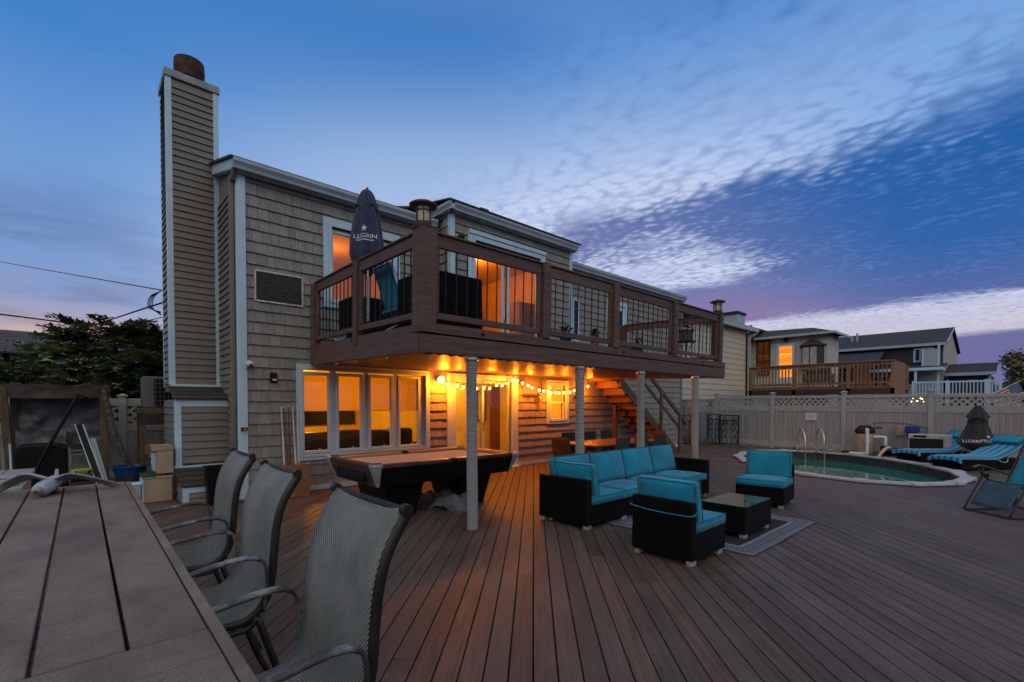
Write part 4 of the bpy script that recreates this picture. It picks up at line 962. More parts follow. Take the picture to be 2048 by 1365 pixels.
def sling_chair(label, loc, rz):
    t = thing('sling_chair', label, 'chair', loc, rz, group='sling chairs along the plank table')
    prof = [(0.30, 0.600), (0.27, 0.632), (0.20, 0.640), (0.05, 0.622), (-0.10, 0.606), (-0.17, 0.622), (-0.22, 0.68), (-0.245, 0.78), (-0.255, 0.90), (-0.27, 1.02), (-0.30, 1.12), (-0.345, 1.20), (-0.375, 1.24)]
    P = spline([(x, 0, z) for x, z in prof], 4); W = 0.262
    mb = MB()
    nv = 8
    def fn(u, v):
        k = u * (len(P) - 1); i = min(int(k), len(P) - 2); q = P[i].lerp(P[i + 1], k - i)
        s_ = (2 * v - 1); sag = 0.018 * (1 - s_ * s_)
        d = (P[i + 1] - P[i]).normalized(); nrm = Vector((-d.z, 0, d.x))
        return tuple(q + Vector((0, s_ * W, 0)) + nrm * sag * (1 if d.x < 0 else 1))
    mb.grid(fn, len(P) - 1, nv); sl_ = mb.build('sling', m_sling, t, smooth=True, recalc=False)
    md = sl_.modifiers.new('thickness', 'SOLIDIFY'); md.thickness = 0.005; md.offset = 0
    for s_ in (-1, 1):
        y = s_ * (W - 0.004); Q = []
        for i, q in enumerate(P):
            d = (P[min(i + 1, len(P) - 1)] - P[max(i - 1, 0)]).normalized(); Q.append((q.x + d.z * -0.020, y, q.z + d.x * 0.020))
        MB().tube(Q, 0.017, 8, flat=1.2).build('side_rail', m_chairmetal, t, smooth=True)
        MB().tube([(P[-1].x - 0.002, y - 0.022 * s_ * 0, P[-1].z), (P[-1].x - 0.002, y + 0.028 * s_, P[-1].z)], 0.019, 12).build('rail_knob', m_chairmetal, t)
        ya = s_ * (W + 0.030)
        a = spline([(-0.225, ya - 0.02 * s_, 0.62), (-0.235, ya, 0.78), (-0.215, ya, 0.86), (-0.14, ya, 0.885), (0.02, ya, 0.868), (0.16, ya + 0.01 * s_, 0.842), (0.30, ya + 0.01 * s_, 0.826)], 5)
        MB().tube(a, [0.012] * 11 + [0.02] * (len(a) - 11), 8, flat=0.62).build('arm', m_armworn, t, smooth=True)
        MB().tube(spline([(0.30, ya + 0.01 * s_, 0.826), (0.335, ya, 0.79), (0.30, ya - 0.01 * s_, 0.62), (0.31, ya, 0.3), (0.34, ya + 0.01 * s_, 0.012)], 5), 0.016, 8).build('leg', m_chairmetal, t, smooth=True)
        MB().tube(spline([(-0.20, ya - 0.02 * s_, 0.60), (-0.25, ya, 0.42), (-0.33, ya, 0.18), (-0.40, ya + 0.01 * s_, 0.012)], 5), 0.016, 8).build('leg', m_chairmetal, t, smooth=True)
        MB().tube(spline([(0.30, ya - 0.02 * s_, 0.58), (0.05, ya - 0.02 * s_, 0.565), (-0.14, ya - 0.02 * s_, 0.555), (-0.20, ya - 0.02 * s_, 0.60)], 4), 0.014, 8).build('seat_rail', m_chairmetal, t, smooth=True)
    MB().tube([(P[-1].x - 0.012, -W, P[-1].z - 0.006), (P[-1].x - 0.012, W, P[-1].z - 0.006)], 0.011, 8).build('top_bar', m_chairmetal, t)
    MB().tube([(-0.10, -W, 0.575), (-0.10, W, 0.575)], 0.012, 8).build('cross_bar', m_chairmetal, t)
    MB().tube([(0.28, -W, 0.575), (0.28, W, 0.575)], 0.012, 8).build('cross_bar', m_chairmetal, t)
    MB().tube([(0.31, -W - 0.04, 0.26), (0.31, W + 0.04, 0.26)], 0.012, 8).build('foot_rest', m_chairmetal, t)
    return t
sling_chair('grey-green sling chair nearest the camera, with its worn left arm in view', (0.37, 1.58, 0), R(180))
sling_chair('middle of the three grey-green sling chairs along the plank table', (0.385, 2.63, 0), R(180))
sling_chair('grey-green sling chair farthest from the camera, closest to the black bin', (0.43, 3.60, 0), R(179))
# ------------------------------------------------------------------ closed parasols
m_navy = mat('navy umbrella cloth', (0.012, 0.024, 0.070), 0.8, 0.25, 4, (4, 4, 0.7), bump=0.3, bsc=8, bst=(5, 5, 0.8), sheen=0.2)
m_blackcloth = mat('black umbrella cloth', (0.016, 0.013, 0.014), 0.8, 0.3, 4, (4, 4, 0.7), bump=0.3, bsc=8, bst=(5, 5, 0.8), sheen=0.2)
m_letter = mat('white print', (0.70, 0.72, 0.76), 0.7, 0.05, 8)
def star_mesh(r):
    mb = MB(); pts = [((r if i % 2 == 0 else r * 0.42) * math.sin(i * math.pi / 5), (r if i % 2 == 0 else r * 0.42) * math.cos(i * math.pi / 5), 0) for i in range(10)]
    mb._add(pts + [(0, 0, 0)], [(i, (i + 1) % 10, 10) for i in range(10)]); return mb.mesh('star', recalc=False)
def wrap(me, Rf, th0, z0, name, parent, m, subdiv=True):
    bm = bmesh.new(); bm.from_mesh(me)
    for v in bm.verts:
        z = z0 + v.co.y; rr = Rf(th0, z); th = th0 + v.co.x / rr; rr = Rf(th, z) + 0.006
        v.co = Vector((rr * math.cos(th), rr * math.sin(th), z))
    me2 = bpy.data.meshes.new(name); bm.to_mesh(me2); bm.free(); return link(name, me2, m, parent)
def parasol(name, label, loc, rz, m, prof, cap, H_, prints, pole_m, ribs=8, fold=0.16, base=True):
    t = thing(name, label, 'parasol', loc, rz)
    def Rp(z):
        for (r0, z0), (r1, z1) in zip(prof, prof[1:]):
            if z0 <= z <= z1: return r0 + (r1 - r0) * (z - z0) / (z1 - z0)
        return prof[-1][0]
    def Rf(th, z): return Rp(z) * (1 + fold * math.cos(ribs * th + 1.2 * math.sin(3 * z)) * 0.55 + 0.05 * math.sin(3 * th + 4 * z))
    n, m_ = 64, 30; zb, zt = prof[0][1], prof[-1][1]
    mb = MB()
    def fn(u, v):
        th = 2 * math.pi * u; z = zb + (zt - zb) * v; r_ = Rf(th, z); dz = (0.05 * math.cos(ribs * th * 0.5) + 0.03 * math.sin(3 * th)) * (1 - v) ** 6
        return (r_ * math.cos(th), r_ * math.sin(th), z + dz)
    mb.grid(fn, n, m_); can = mb.build('canopy', m, t, smooth=True)
    mb = MB()
    def fc(u, v):
        th = 2 * math.pi * u; z = cap[0] + (cap[1] - cap[0]) * v; r_ = ((cap[2] - cap[3]) * (1 - v) ** cap[4] + cap[3]) * (1 + 0.10 * math.cos(ribs * th))
        return (r_ * math.cos(th), r_ * math.sin(th), z + 0.03 * math.cos(ribs * th * 0.5) * (1 - v))
    mb.grid(fc, 48, 8); mb.build('top_vent', m, t, smooth=True)
    MB().tube([(0, 0, 0.0), (0, 0, zt)], 0.02, 10).build('pole', pole_m, t)
    MB().sphere((0, 0, cap[1] + 0.015), 0.022, 8, 6).build('finial', pole_m, t, smooth=True)
    if base: MB().lathe([(0.25, 0), (0.25, 0.04), (0.08, 0.07), (0.04, 0.09), (0.035, 0.3)], n=18).build('base', m_blackm, t)
    for kind, arg, size, th, z in prints:
        me = star_mesh(size) if kind == 'star' else (MB()._add([(-size + size * i / 4, j, 0) for j in (0, 0.012) for i in range(9)], [(i, i + 1, i + 10, i + 9) for i in range(8)]).mesh('bar', recalc=False) if kind == 'bar' else text_mesh(arg, size))
        wrap(me, Rf, th, z, 'star_print' if kind == 'star' else 'lettering', can, m_letter)
    return t
# the printed side is turned to the deck, i.e. towards the camera side (-X-Y)
parasol('parasol', 'closed navy blue parasol with white star and lettering on the balcony', (3.2, 6.7, 2.50), 0, m_navy,
        [(0.13, 1.04), (0.22, 1.18), (0.245, 1.30), (0.225, 1.52), (0.19, 1.78), (0.145, 2.00), (0.10, 2.17)], (1.96, 2.27, 0.165, 0.012, 0.5), 2.3,
        [('star', '', 0.052, R(232), 1.615), ('text', 'LLEGRIN', 0.092, R(234), 1.475), ('bar', '', 0.14, R(233), 1.442)], m_steel)
parasol('parasol', 'closed black parasol with white lettering standing between the loungers', (17.05, 0.90, 0.0), 0, m_blackcloth,
        [(0.06, 0.38), (0.20, 0.43), (0.38, 0.54), (0.335, 0.66), (0.25, 0.86), (0.185, 1.04), (0.17, 1.24), (0.15, 1.28)], (1.20, 1.54, 0.215, 0.05, 1.0), 1.6,
        [('star', '', 0.042, R(218), 0.75), ('text', 'PELLEGO', 0.095, R(225), 0.62), ('text', 'LLEGRIN', 0.095, R(164), 0.60)], m_white)

# ------------------------------------------------------------------ balcony furniture
def bz(y): return 2.505 + 0.028 * (y - 4.75)
def tub_chair(label, loc, rz, w_=0.9, d_=0.72, h_=0.70, back=0.10):
    t = thing('wicker_armchair', label, 'chair', loc, rz, group='wicker armchairs on the balcony')
    MB().box(-d_ / 2, d_ / 2, -w_ / 2, w_ / 2, 0.05, 0.30).build('seat_base', m_wicker, t, 0.015)
    MB().box(-d_ / 2, -d_ / 2 + back, -w_ / 2, w_ / 2, 0.301, h_).build('backrest', m_wicker, t, 0.02)
    for s_ in (-1, 1): MB().box(-d_ / 2 + back + 0.002, d_ / 2, s_ * w_ / 2 - (0.09 if s_ > 0 else 0), s_ * w_ / 2 + (0.09 if s_ < 0 else 0), 0.301, h_ - 0.04).build('arm', m_wicker, t, 0.02)
    cushion('seat_cushion', -d_ / 2 + back + 0.01, d_ / 2, -w_ / 2 + 0.1, w_ / 2 - 0.1, 0.302, 0.42, t); feet(t, -0.3, 0.3, -0.35, 0.35, m_blackm); return t
tub_chair('black wicker armchair backed against the balcony front rail, beside the corner post', (3.55, 5.30, bz(5.3)), R(90), 0.92, 0.66, 0.72)
tub_chair('black wicker armchair in the rear bay of the balcony side rail', (3.62, 7.55, bz(7.55)), R(0), 0.80, 0.72, 0.74)
t = thing('deck_chair', 'teal folding deck chair with white frame beside the navy parasol', 'chair', (3.55, 6.20, bz(6.2)))
cushion('seat_pad', -0.25, 0.28, -0.24, 0.24, 0.34, 0.42, t); soft_box('back_pad', (0.46, 0.62, 0.06), t, (-0.28, 0, 0.68), (R(72), 0, R(90)), puff=0.02)
for s_ in (-1, 1):
    MB().tube([(0.30, s_ * 0.27, 0.02), (-0.05, s_ * 0.27, 0.36), (-0.38, s_ * 0.27, 0.98)], 0.013, 6).build('frame_tube', m_white, t)
    MB().tube([(-0.34, s_ * 0.27, 0.02), (0.28, s_ * 0.27, 0.38)], 0.013, 6).build('frame_tube', m_white, t)
    MB().tube([(-0.26, s_ * 0.28, 0.6), (0.2, s_ * 0.28, 0.58)], 0.016, 6).build('arm', m_white, t)
for x, z in ((0.30, 0.02), (-0.34, 0.02), (-0.38, 0.98)): MB().tube([(x, -0.27, z), (x, 0.27, z)], 0.013, 6).build('cross_tube', m_white, t)
t = thing('stacked_pots', 'three small white pots on the balcony floor by the rear rail', 'pots', (3.10, 7.35, bz(7.35)))
for dy in (0, 0.13, 0.25): MB().lathe([(0.03, 0), (0.045, 0.08), (0.05, 0.08), (0.05, 0.09)], (0, dy, 0), 10).build('pot', m_white, t)
m_potblue = mat('blue glazed pot', (0.02, 0.06, 0.16), 0.3, 0.2, 10); m_terra = mat('terracotta pot', (0.30, 0.10, 0.045), 0.8, 0.2, 10)
m_leaf = mat('green leaf', (0.055, 0.095, 0.030), 0.6, 0.4, 9, rnd=0.25, spec=0.3)
m_petal = mat('yellow petal', (0.5, 0.36, 0.05), 0.7, 0.2, 9)
def leaves(n, r, h, size, seed, mb=None, z0=0.0):
    rr = random.Random(seed); mb = mb or MB()
    for i in range(n):
        a = rr.uniform(0, 6.283); e = rr.uniform(0.2, 1.0); p = Vector((math.cos(a) * r * e * rr.random(), math.sin(a) * r * e * rr.random(), z0 + h * rr.uniform(0.1, 1.0)))
        d = Vector((math.cos(a), math.sin(a), rr.uniform(-0.2, 0.8))).normalized(); s_ = d.cross(Vector((0, 0, 1))).normalized(); L = size * rr.uniform(0.6, 1.3); w_ = L * 0.32
        mb._add([p, p + d * L * 0.5 + s_ * w_, p + d * L, p + d * L * 0.5 - s_ * w_], [(0, 1, 2, 3)])
    return mb
def potted(label, loc, pm, r=0.09, flowers=False, seed=1, h=0.16):
    t = thing('potted_plant', label, 'plant', loc, group='potted plants on the balcony')
    MB().lathe([(r * 0.7, 0), (r, h * 0.8), (r * 1.12, h * 0.8), (r * 1.12, h), (r * 0.95, h)], n=14).build('pot', pm, t)
    leaves(46, r * 1.1, 0.15, 0.085, seed, z0=h).build('foliage', m_leaf, t, recalc=False)
    if flowers: leaves(14, r * 1.3, 0.16, 0.04, seed + 9, z0=h + 0.06).build('flowers', m_petal, t, recalc=False)
potted('plant in a blue pot behind the second balcony bay from the corner', (5.75, 5.02, bz(5)), m_potblue, 0.10, True, 3)
potted('small yellow-flowered plant in a terracotta pot at the third balcony post', (6.50, 5.02, bz(5)), m_terra, 0.07, True, 5)
potted('plant in a wide blue pot behind the third balcony bay', (7.85, 5.05, bz(5)), m_potblue, 0.12, True, 8)
t = thing('plant_stand', 'wrought iron plant stand holding a dark pot in the last balcony bay', 'plant stand', (9.85, 5.12, bz(5.1)))
for i in range(4):
    a = i * math.pi / 2 + 0.4; c_, s_ = math.cos(a), math.sin(a)
    MB().tube(spline([(0.17 * c_, 0.17 * s_, 0.0), (0.06 * c_, 0.06 * s_, 0.2), (0.10 * c_, 0.10 * s_, 0.34), (0.19 * c_, 0.19 * s_, 0.42)], 4), 0.009, 6).build('leg', m_blackm, t)
MB().lathe([(0.20, 0.42), (0.21, 0.42), (0.21, 0.435), (0.20, 0.435)], n=16).build('ring_top', m_blackm, t)
m_potgrey = mat('dark mottled pot', (0.06, 0.055, 0.06), 0.6, 0.5, 22)
MB().lathe([(0.13, 0.437), (0.15, 0.64), (0.175, 0.65), (0.175, 0.68), (0.14, 0.68)], n=16).build('pot', m_potgrey, t)
leaves(26, 0.12, 0.14, 0.10, 4, z0=0.68).build('foliage', m_leaf, t, recalc=False)

# ------------------------------------------------------------------ pool table
m_cloth = mat('tan billiard cloth', (0.42, 0.195, 0.06), 0.9, 0.1, 3, bump=0.1, bsc=300, sheen=0.3)
m_ptblack = mat('black laminate', (0.006, 0.0055, 0.005), 0.45, 0.25, 6, spec=0.2)
m_ptrail = mat('dark walnut rail', (0.060, 0.036, 0.022), 0.4, 0.3, 4, (2, 14, 6))
m_casting = mat('worn silver casting', (0.42, 0.43, 0.44), 0.42, 0.15, 8, metal=0.5)
pt = thing('pool_table', 'black pool table with tan cloth and silver corners beside the window', 'pool table', (3.92, 6.25, 0))
L2, W2 = 1.235, 0.755   # half length along X, half width along Y
MB().box(-L2 + 0.14, L2 - 0.14, -W2 + 0.14, W2 - 0.14, 0.735, 0.760).build('playing_cloth', m_cloth, pt)
for s_ in (-1, 1):
    for (a, b) in ((-L2 + 0.12, -0.06), (0.06, L2 - 0.12)):
        MB().prism([(s_ * (W2 - 0.145), 0.762), (s_ * (W2 - 0.145), 0.790), (s_ * (W2 - 0.10), 0.800), (s_ * (W2 - 0.10), 0.762)], 'x', a, b).build('cushion', m_cloth, pt)
        MB().box(a, b, min(s_ * (W2 - 0.0995), s_ * W2), max(s_ * (W2 - 0.0995), s_ * W2), 0.755, 0.803).build('rail', m_ptrail, pt, 0.006)
    MB().prism([(s_ * (L2 - 0.145), 0.762), (s_ * (L2 - 0.145), 0.790), (s_ * (L2 - 0.10), 0.800), (s_ * (L2 - 0.10), 0.762)], 'y', -W2 + 0.12, W2 - 0.12).build('cushion', m_cloth, pt)
    MB().box(min(s_ * (L2 - 0.0995), s_ * L2), max(s_ * (L2 - 0.0995), s_ * L2), -W2 + 0.12, W2 - 0.12, 0.755, 0.803).build('rail', m_ptrail, pt, 0.006)
    # skirt, leaning inwards
    MB().prism([(s_ * W2, 0.75), (s_ * (W2 - 0.03), 0.75), (s_ * (W2 - 0.13), 0.50), (s_ * (W2 - 0.10), 0.50)], 'x', -L2 + 0.12, L2 - 0.12).build('apron', m_ptblack, pt, 0.004)
    MB().prism([(s_ * L2, 0.75), (s_ * (L2 - 0.03), 0.75), (s_ * (L2 - 0.13), 0.50), (s_ * (L2 - 0.10), 0.50)], 'y', -W2 + 0.12, W2 - 0.12).build('apron', m_ptrail if s_ < 0 else m_ptblack, pt, 0.004)
    for q in (-1, 1):
        MB().box(min(s_ * (L2 - 0.13), s_ * (L2 + 0.012)), max(s_ * (L2 - 0.13), s_ * (L2 + 0.012)), min(q * (W2 - 0.13), q * (W2 + 0.012)), max(q * (W2 - 0.13), q * (W2 + 0.012)), 0.752, 0.812).build('corner_casting', m_casting, pt, 0.02, 3)
        mb = MB(); x0, y0 = s_ * (L2 + 0.004), q * (W2 + 0.004); x1, y1 = s_ * (L2 - 0.115), q * (W2 - 0.115)
        mb._add([(x0, y0, 0.75), (x1, y0, 0.75), (x1, y1, 0.75), (x0, y1, 0.75), (x0 - s_ * 0.10, y0 - q * 0.10, 0.50), (x1 - s_ * 0.02, y0 - q * 0.10, 0.50), (x1 - s_ * 0.02, y1 - q * 0.02, 0.50), (x0 - s_ * 0.10, y1 - q * 0.02, 0.50)],
                [(0, 1, 2, 3), (4, 5, 6, 7), (0, 1, 5, 4), (1, 2, 6, 5), (2, 3, 7, 6), (3, 0, 4, 7)]); mb.build('corner_leg_cap', m_casting, pt, 0.01)
        MB().lathe([(0.062, 0), (0.062, 0.0035)], (s_ * (L2 - 0.085), q * (W2 - 0.085), 0.8125), 16).build('pocket', m_blackm, pt)
    MB().lathe([(0.055, 0), (0.055, 0.048)], (0, s_ * (W2 - 0.07), 0.7585), 14).build('pocket', m_blackm, pt)
MB().box(-L2 + 0.13, L2 - 0.13, -W2 + 0.14, W2 - 0.14, 0.50, 0.73).build('carcass', m_ptblack, pt)
for x in (-0.62, 0.62):
    w0, w1 = 0.30, 0.22
    mb = MB(); mb._add([(x - w1, -0.36, 0.0), (x + w1, -0.36, 0.0), (x + w1, 0.36, 0.0), (x - w1, 0.36, 0.0), (x - w0, -0.47, 0.499), (x + w0, -0.47, 0.499), (x + w0, 0.47, 0.499), (x - w0, 0.47, 0.499)], [(0, 1, 2, 3), (4, 5, 6, 7), (0, 1, 5, 4), (1, 2, 6, 5), (2, 3, 7, 6), (3, 0, 4, 7)])
    mb.build('pedestal', m_ptblack, pt, 0.01)
rr_ = MB(); rr_.box(-L2 + 0.035, -L2 + 0.075, -0.40, 0.40, 0.565, 0.665); o = rr_.build('ball_return', m_blackm, pt, 0.03, 3); o.rotation_euler = (0, 0.0, 0); o.location = (-0.012, 0, 0)
frame_rect(MB(), -0.45, 0.45, 0.545, 0.685, 0.03, 0, 0.02)
mb = MB(); frame_rect(mb, -0.45, 0.45, 0.545, 0.685, 0.026, 0, 0.016); o = mb.build('ball_return_rim', m_ptblack, pt, 0.004); o.rotation_euler = (0, 0, R(-90)); o.location = (-L2 + 0.028, 0, 0)
# crumpled cover on the floor beneath it
m_tarp = mat('grey cover cloth', (0.075, 0.080, 0.092), 0.75, 0.3, 5, bump=0.5, bsc=9, c2=(0.13, 0.135, 0.15))
def crumple(name, label, loc, a, b, h, m, seed, cat='cover', rz=0):
    from mathutils import noise as mn
    mb = MB(); n = 26
    def fn(u, v):
        x, y = (2 * u - 1), (2 * v - 1); r_ = math.sqrt(x * x + y * y); p = Vector((x * 1.7 + seed, y * 1.7, 0.3 * seed))
        e = max(0.0, 1 - r_ ** 2.2 * (0.9 + 0.5 * mn.noise(p * 1.2))); z = h * e * (0.35 + 0.9 * abs(mn.noise(p * 1.1)) + 0.35 * abs(mn.noise(p * 2.7)))
        k = 1 + 0.25 * mn.noise(p * 0.9 + Vector((5, 2, 1)))
        return (x * a * k, y * b * k, 0.006 + max(0, z))
    mb.grid(fn, n, n); o = mb.build(name, m, None, smooth=True); o.location = loc; o.rotation_euler = (0, 0, rz); return tag(o, label, cat)
crumple('table_cover', 'crumpled grey cover heaped on the deck under the pool table', (4.25, 6.02, 0), 0.50, 0.36, 0.34, m_tarp, 2.3, rz=0.5)
crumple('folded_tarp', 'black folded sheet lying under the pool table by its near pedestal', (3.98, 6.25, 0), 0.30, 0.42, 0.30, m_blackcloth, 5.1)
# cue box and cues
m_oak = mat('oak veneer', (0.26, 0.135, 0.060), 0.5, 0.3, 3, (3, 3, 12), bump=0.1, bsc=20)
cb = thing('cue_box', 'square wooden box holding pool cues against the shingles', 'box', (2.68, 8.48, 0))
for (a, b, c, d) in ((-0.2, 0.2, -0.2, -0.182), (-0.2, 0.2, 0.182, 0.2), (-0.2, -0.182, -0.1815, 0.1815), (0.182, 0.2, -0.1815, 0.1815)): MB().box(a, b, c, d, 0.004, 0.56).build('side_panel', m_oak, cb, 0.003)
MB().box(-0.181, 0.181, -0.181, 0.181, 0.004, 0.03).build('bottom', m_oak, cb)
MB().box(-0.181, 0.181, -0.181, 0.181, 0.50, 0.54).build('cue_tray', m_oak, cb)
m_cuewhite = mat('white cue shaft', (0.55, 0.56, 0.55), 0.4, 0.1, 5); m_cuedark = mat('dark cue shaft', (0.07, 0.035, 0.022), 0.35, 0.2, 5)
for i, (x, y, tx, ty, m, l_) in enumerate(((-0.13, 0.05, -0.135, 0.20, m_cuewhite, 'leftmost white pool cue standing in the box'), (-0.09, 0.0, -0.10, 0.18, m_cuedark, 'dark pool cue next to the leftmost white cue'), (-0.03, 0.06, -0.02, 0.2, m_cuedark, 'dark pool cue in the middle with a white tip'), (0.04, 0.0, 0.045, 0.18, m_cuewhite, 'white pool cue right of the dark ones'), (0.12, 0.08, 0.13, 0.21, m_cuewhite, 'rightmost pale pool cue leaning at the window frame'))):
    t = thing('pool_cue', l_, 'pool cue', (2.68 + x, 8.48 + y, 0.541), group='cues in the wooden box')
    H_ = 0.99 + 0.02 * (i == 2); v = Vector((tx - x, ty - y - 0.02, H_))
    MB().tube([(0, 0, 0), v * 0.97], [0.014, 0.008], 8).build('shaft', m, t); MB().tube([v * 0.9705, v], [0.009, 0.008], 8).build('tip', m_white, t)

# ------------------------------------------------------------------ dining set under the balcony
m_dtop = mat('orange brown table top', (0.34, 0.15, 0.05), 0.35, 0.2, 3, (1.5, 12, 4))
m_dsling = mat('charcoal sling', (0.050, 0.048, 0.052), 0.7, 0.2, 6, pat=weave(420, 420, 0.4, 0.006, 0.5))
dt = thing('dining_table', 'long orange-brown dining table set under the balcony by the stairs', 'dining table', (8.80, 6.30, 0))
for i in range(6): MB().box(-1.22, 1.22, -0.52 + i * 0.174, -0.52 + i * 0.174 + 0.168, 0.715, 0.745).build('plank', m_dtop, dt, 0.004)
for x in (-1.05, 1.05):
    for y in (-0.42, 0.42): MB().box(x - 0.035, x + 0.035, y - 0.035, y + 0.035, 0, 0.714).build('leg', m_steel, dt, 0.004)
MB().box(-1.1, 1.1, -0.44, -0.41, 0.64, 0.712).build('apron', m_ptrail, dt); MB().box(-1.1, 1.1, 0.41, 0.44, 0.64, 0.712).build('apron', m_ptrail, dt)
def dining_chair(label, loc, rz, m):
    t = thing('dining_chair', label, 'chair', loc, rz, group='charcoal dining chairs')
    MB().box(-0.23, 0.23, -0.24, 0.24, 0.42, 0.45).build('seat', m, t, 0.01); o = MB().box(-0.012, 0.012, -0.24, 0.24, 0.0, 0.46).build('backrest', m, t, 0.008); o.location = (-0.225, 0, 0.452); o.rotation_euler = (0, R(-9), 0)
    for x in (-0.21, 0.21):
        for y in (-0.22, 0.22): MB().box(x - 0.014, x + 0.014, y - 0.014, y + 0.014, 0, 0.419).build('leg', m_blackm, t)
    for s_ in (-1, 1): MB().tube([(-0.25, s_ * 0.25, 0.64), (0.0, s_ * 0.26, 0.65), (0.2, s_ * 0.26, 0.62), (0.21, s_ * 0.25, 0.43)], 0.012, 6).build('arm', m_blackm, t)
m_dbrown = mat('brown wicker dining back', (0.075, 0.036, 0.018), 0.55, 0.25, 8, pat=weave(300, 300, 0.5, 0.008, 0.5))
for i, (x, l_) in enumerate(((7.95, 'left of the three charcoal dining chairs on the near side of the table'), (8.62, 'middle charcoal dining chair on the near side of the table'), (9.35, 'right charcoal dining chair on the near side, beside a rope post'))): dining_chair(l_, (x, 5.72, 0), R(90), m_dsling)
for i, (x, l_) in enumerate(((8.45, 'left charcoal dining chair on the wall side, half behind a rope post'), (9.25, 'middle charcoal dining chair on the wall side of the table'), (9.92, 'right charcoal dining chair on the wall side, in front of the stairs'))): dining_chair(l_, (x, 7.0, 0), R(-90), m_dsling)
dining_chair('brown dining chair at the left head of the table behind the sofa', (7.22, 6.18, 0), R(0), m_dbrown); dining_chair('dining chair at the right head of the table by the stair stringer', (10.4, 6.32, 0), R(180), m_dbrown)
t = thing('bench_board', 'red-brown plank bench end in front of the lower stair treads', 'bench', (11.6, 6.95, 0))
MB().box(-0.55, 0.55, -0.02, 0.02, 0.45, 0.80).build('back_board', m_tread, t, 0.005)
for x in (-0.5, 0.5): MB().box(x - 0.04, x + 0.04, -0.04, 0.4, 0, 0.449).build('leg', m_tread, t, 0.005)
MB().box(-0.55, 0.55, 0.021, 0.42, 0.45, 0.49).build('seat', m_tread, t, 0.005)
# ------------------------------------------------------------------ swimming pool
m_prail = mat('pool rail grey blue', (0.40, 0.43, 0.46), 0.5, 0.15, 5, rnd=0.06, dirt=0.3, dirtc=(0.22, 0.24, 0.26))
def liner_pat(t, base, col, b, pos):
    x, y, z = t.sep(pos); br = t.add('ShaderNodeTexVoronoi'); t.set(br, 'Vector', t.xyz(t.math('MULTIPLY', t.math('ADD', x, y), 1.0), z, t.math('SUBTRACT', x, y))); t.set(br, 'Scale', 14.0)
    f = t.math('MULTIPLY', t.sstep(br.outputs[0], 0.18, 0.30), 1.0)
    band = t.math('MULTIPLY', t.math('GREATER_THAN', z, -0.19), t.math('LESS_THAN', z, -0.03))
    return t.mix(t.math('MULTIPLY', band, t.math('SUBTRACT', 1.0, f)), col, (0.20, 0.22, 0.19, 1))
m_liner = mat('patterned pool liner', (0.020, 0.050, 0.055), 0.5, 0.3, 10, pat=liner_pat)
def water_mat():
    m = bpy.data.materials.new('pool water'); m.use_nodes = True; t = NT(m.node_tree); b = t.n['Principled BSDF']
    pos = t.add('ShaderNodeNewGeometry').outputs['Position']
    c = t.mix(t.noise(pos, 0.7, 3), (0.016, 0.135, 0.110, 1), (0.028, 0.20, 0.165, 1)); t.set(b, 'Base Color', c); t.set(b, 'Roughness', 0.03); t.set(b, 'IOR', 1.33)
    bu = t.add('ShaderNodeBump'); t.set(bu, 'Strength', 0.04); t.set(bu, 'Distance', 0.02); t.set(bu, 'Height', t.noise(pos, 5.0, 2)); t.l.new(bu.outputs[0], b.inputs['Normal']); return m
m_water = water_mat()
def ell(a, grow=0.0, z=0.0):
    u, v = (POOL_A + grow) * math.cos(a), (POOL_B + grow) * math.sin(a)
    return Vector((u * POOL_D[0] - v * POOL_D[1], u * POOL_D[1] + v * POOL_D[0], z))
pool = thing('swimming_pool', 'oval swimming pool with pale rail sunk into the deck', 'pool', (POOL_C[0], POOL_C[1], 0))
NS = 16
for i in range(NS):
    a0, a1 = 2 * math.pi * (i + 0.02) / NS, 2 * math.pi * (i + 0.98) / NS
    q = [ell(a0, -0.13), ell(a1, -0.13), ell(a1, 0.10), ell(a0, 0.10)]
    mb = MB(); mb._add([(p.x, p.y, z) for z in (0.012, 0.062) for p in q], [(0, 1, 2, 3), (4, 5, 6, 7), (0, 1, 5, 4), (1, 2, 6, 5), (2, 3, 7, 6), (3, 0, 4, 7)])
    mb.build('rail_segment', m_prail, pool, 0.012, 2)
    a = 2 * math.pi * i / NS; q = [ell(a - 0.055, -0.145), ell(a + 0.055, -0.145), ell(a + 0.05, 0.125), ell(a - 0.05, 0.125)]
    mb = MB(); mb._add([(p.x, p.y, z) for z in (0.014, 0.075) for p in q], [(0, 1, 2, 3), (4, 5, 6, 7), (0, 1, 5, 4), (1, 2, 6, 5), (2, 3, 7, 6), (3, 0, 4, 7)])
    mb.build('rail_joint_cap', m_prail, pool, 0.014, 2)
n = 64
mb = MB(); ring = [ell(2 * math.pi * i / n, -0.10) for i in range(n)]
mb._add([(p.x, p.y, 0.012) for p in ring] + [(p.x, p.y, -1.30) for p in ring], [(i, (i + 1) % n, n + (i + 1) % n, n + i) for i in range(n)] + [tuple(range(n, 2 * n))]); mb.build('liner', m_liner, pool)
mb = MB(); ring = [ell(2 * math.pi * i / n, -0.11) for i in range(n)]; mb._add([(p.x, p.y, -0.20) for p in ring], [tuple(range(n))]); o = mb.build('water', m_water, pool)
t = thing('pool_ladder', 'pair of curved chrome ladder rails at the far side of the pool', 'ladder', (16.9, 4.60, 0))
dl = Vector((17.62 - 16.63, 3.78 - 5.05, 0)).normalized()
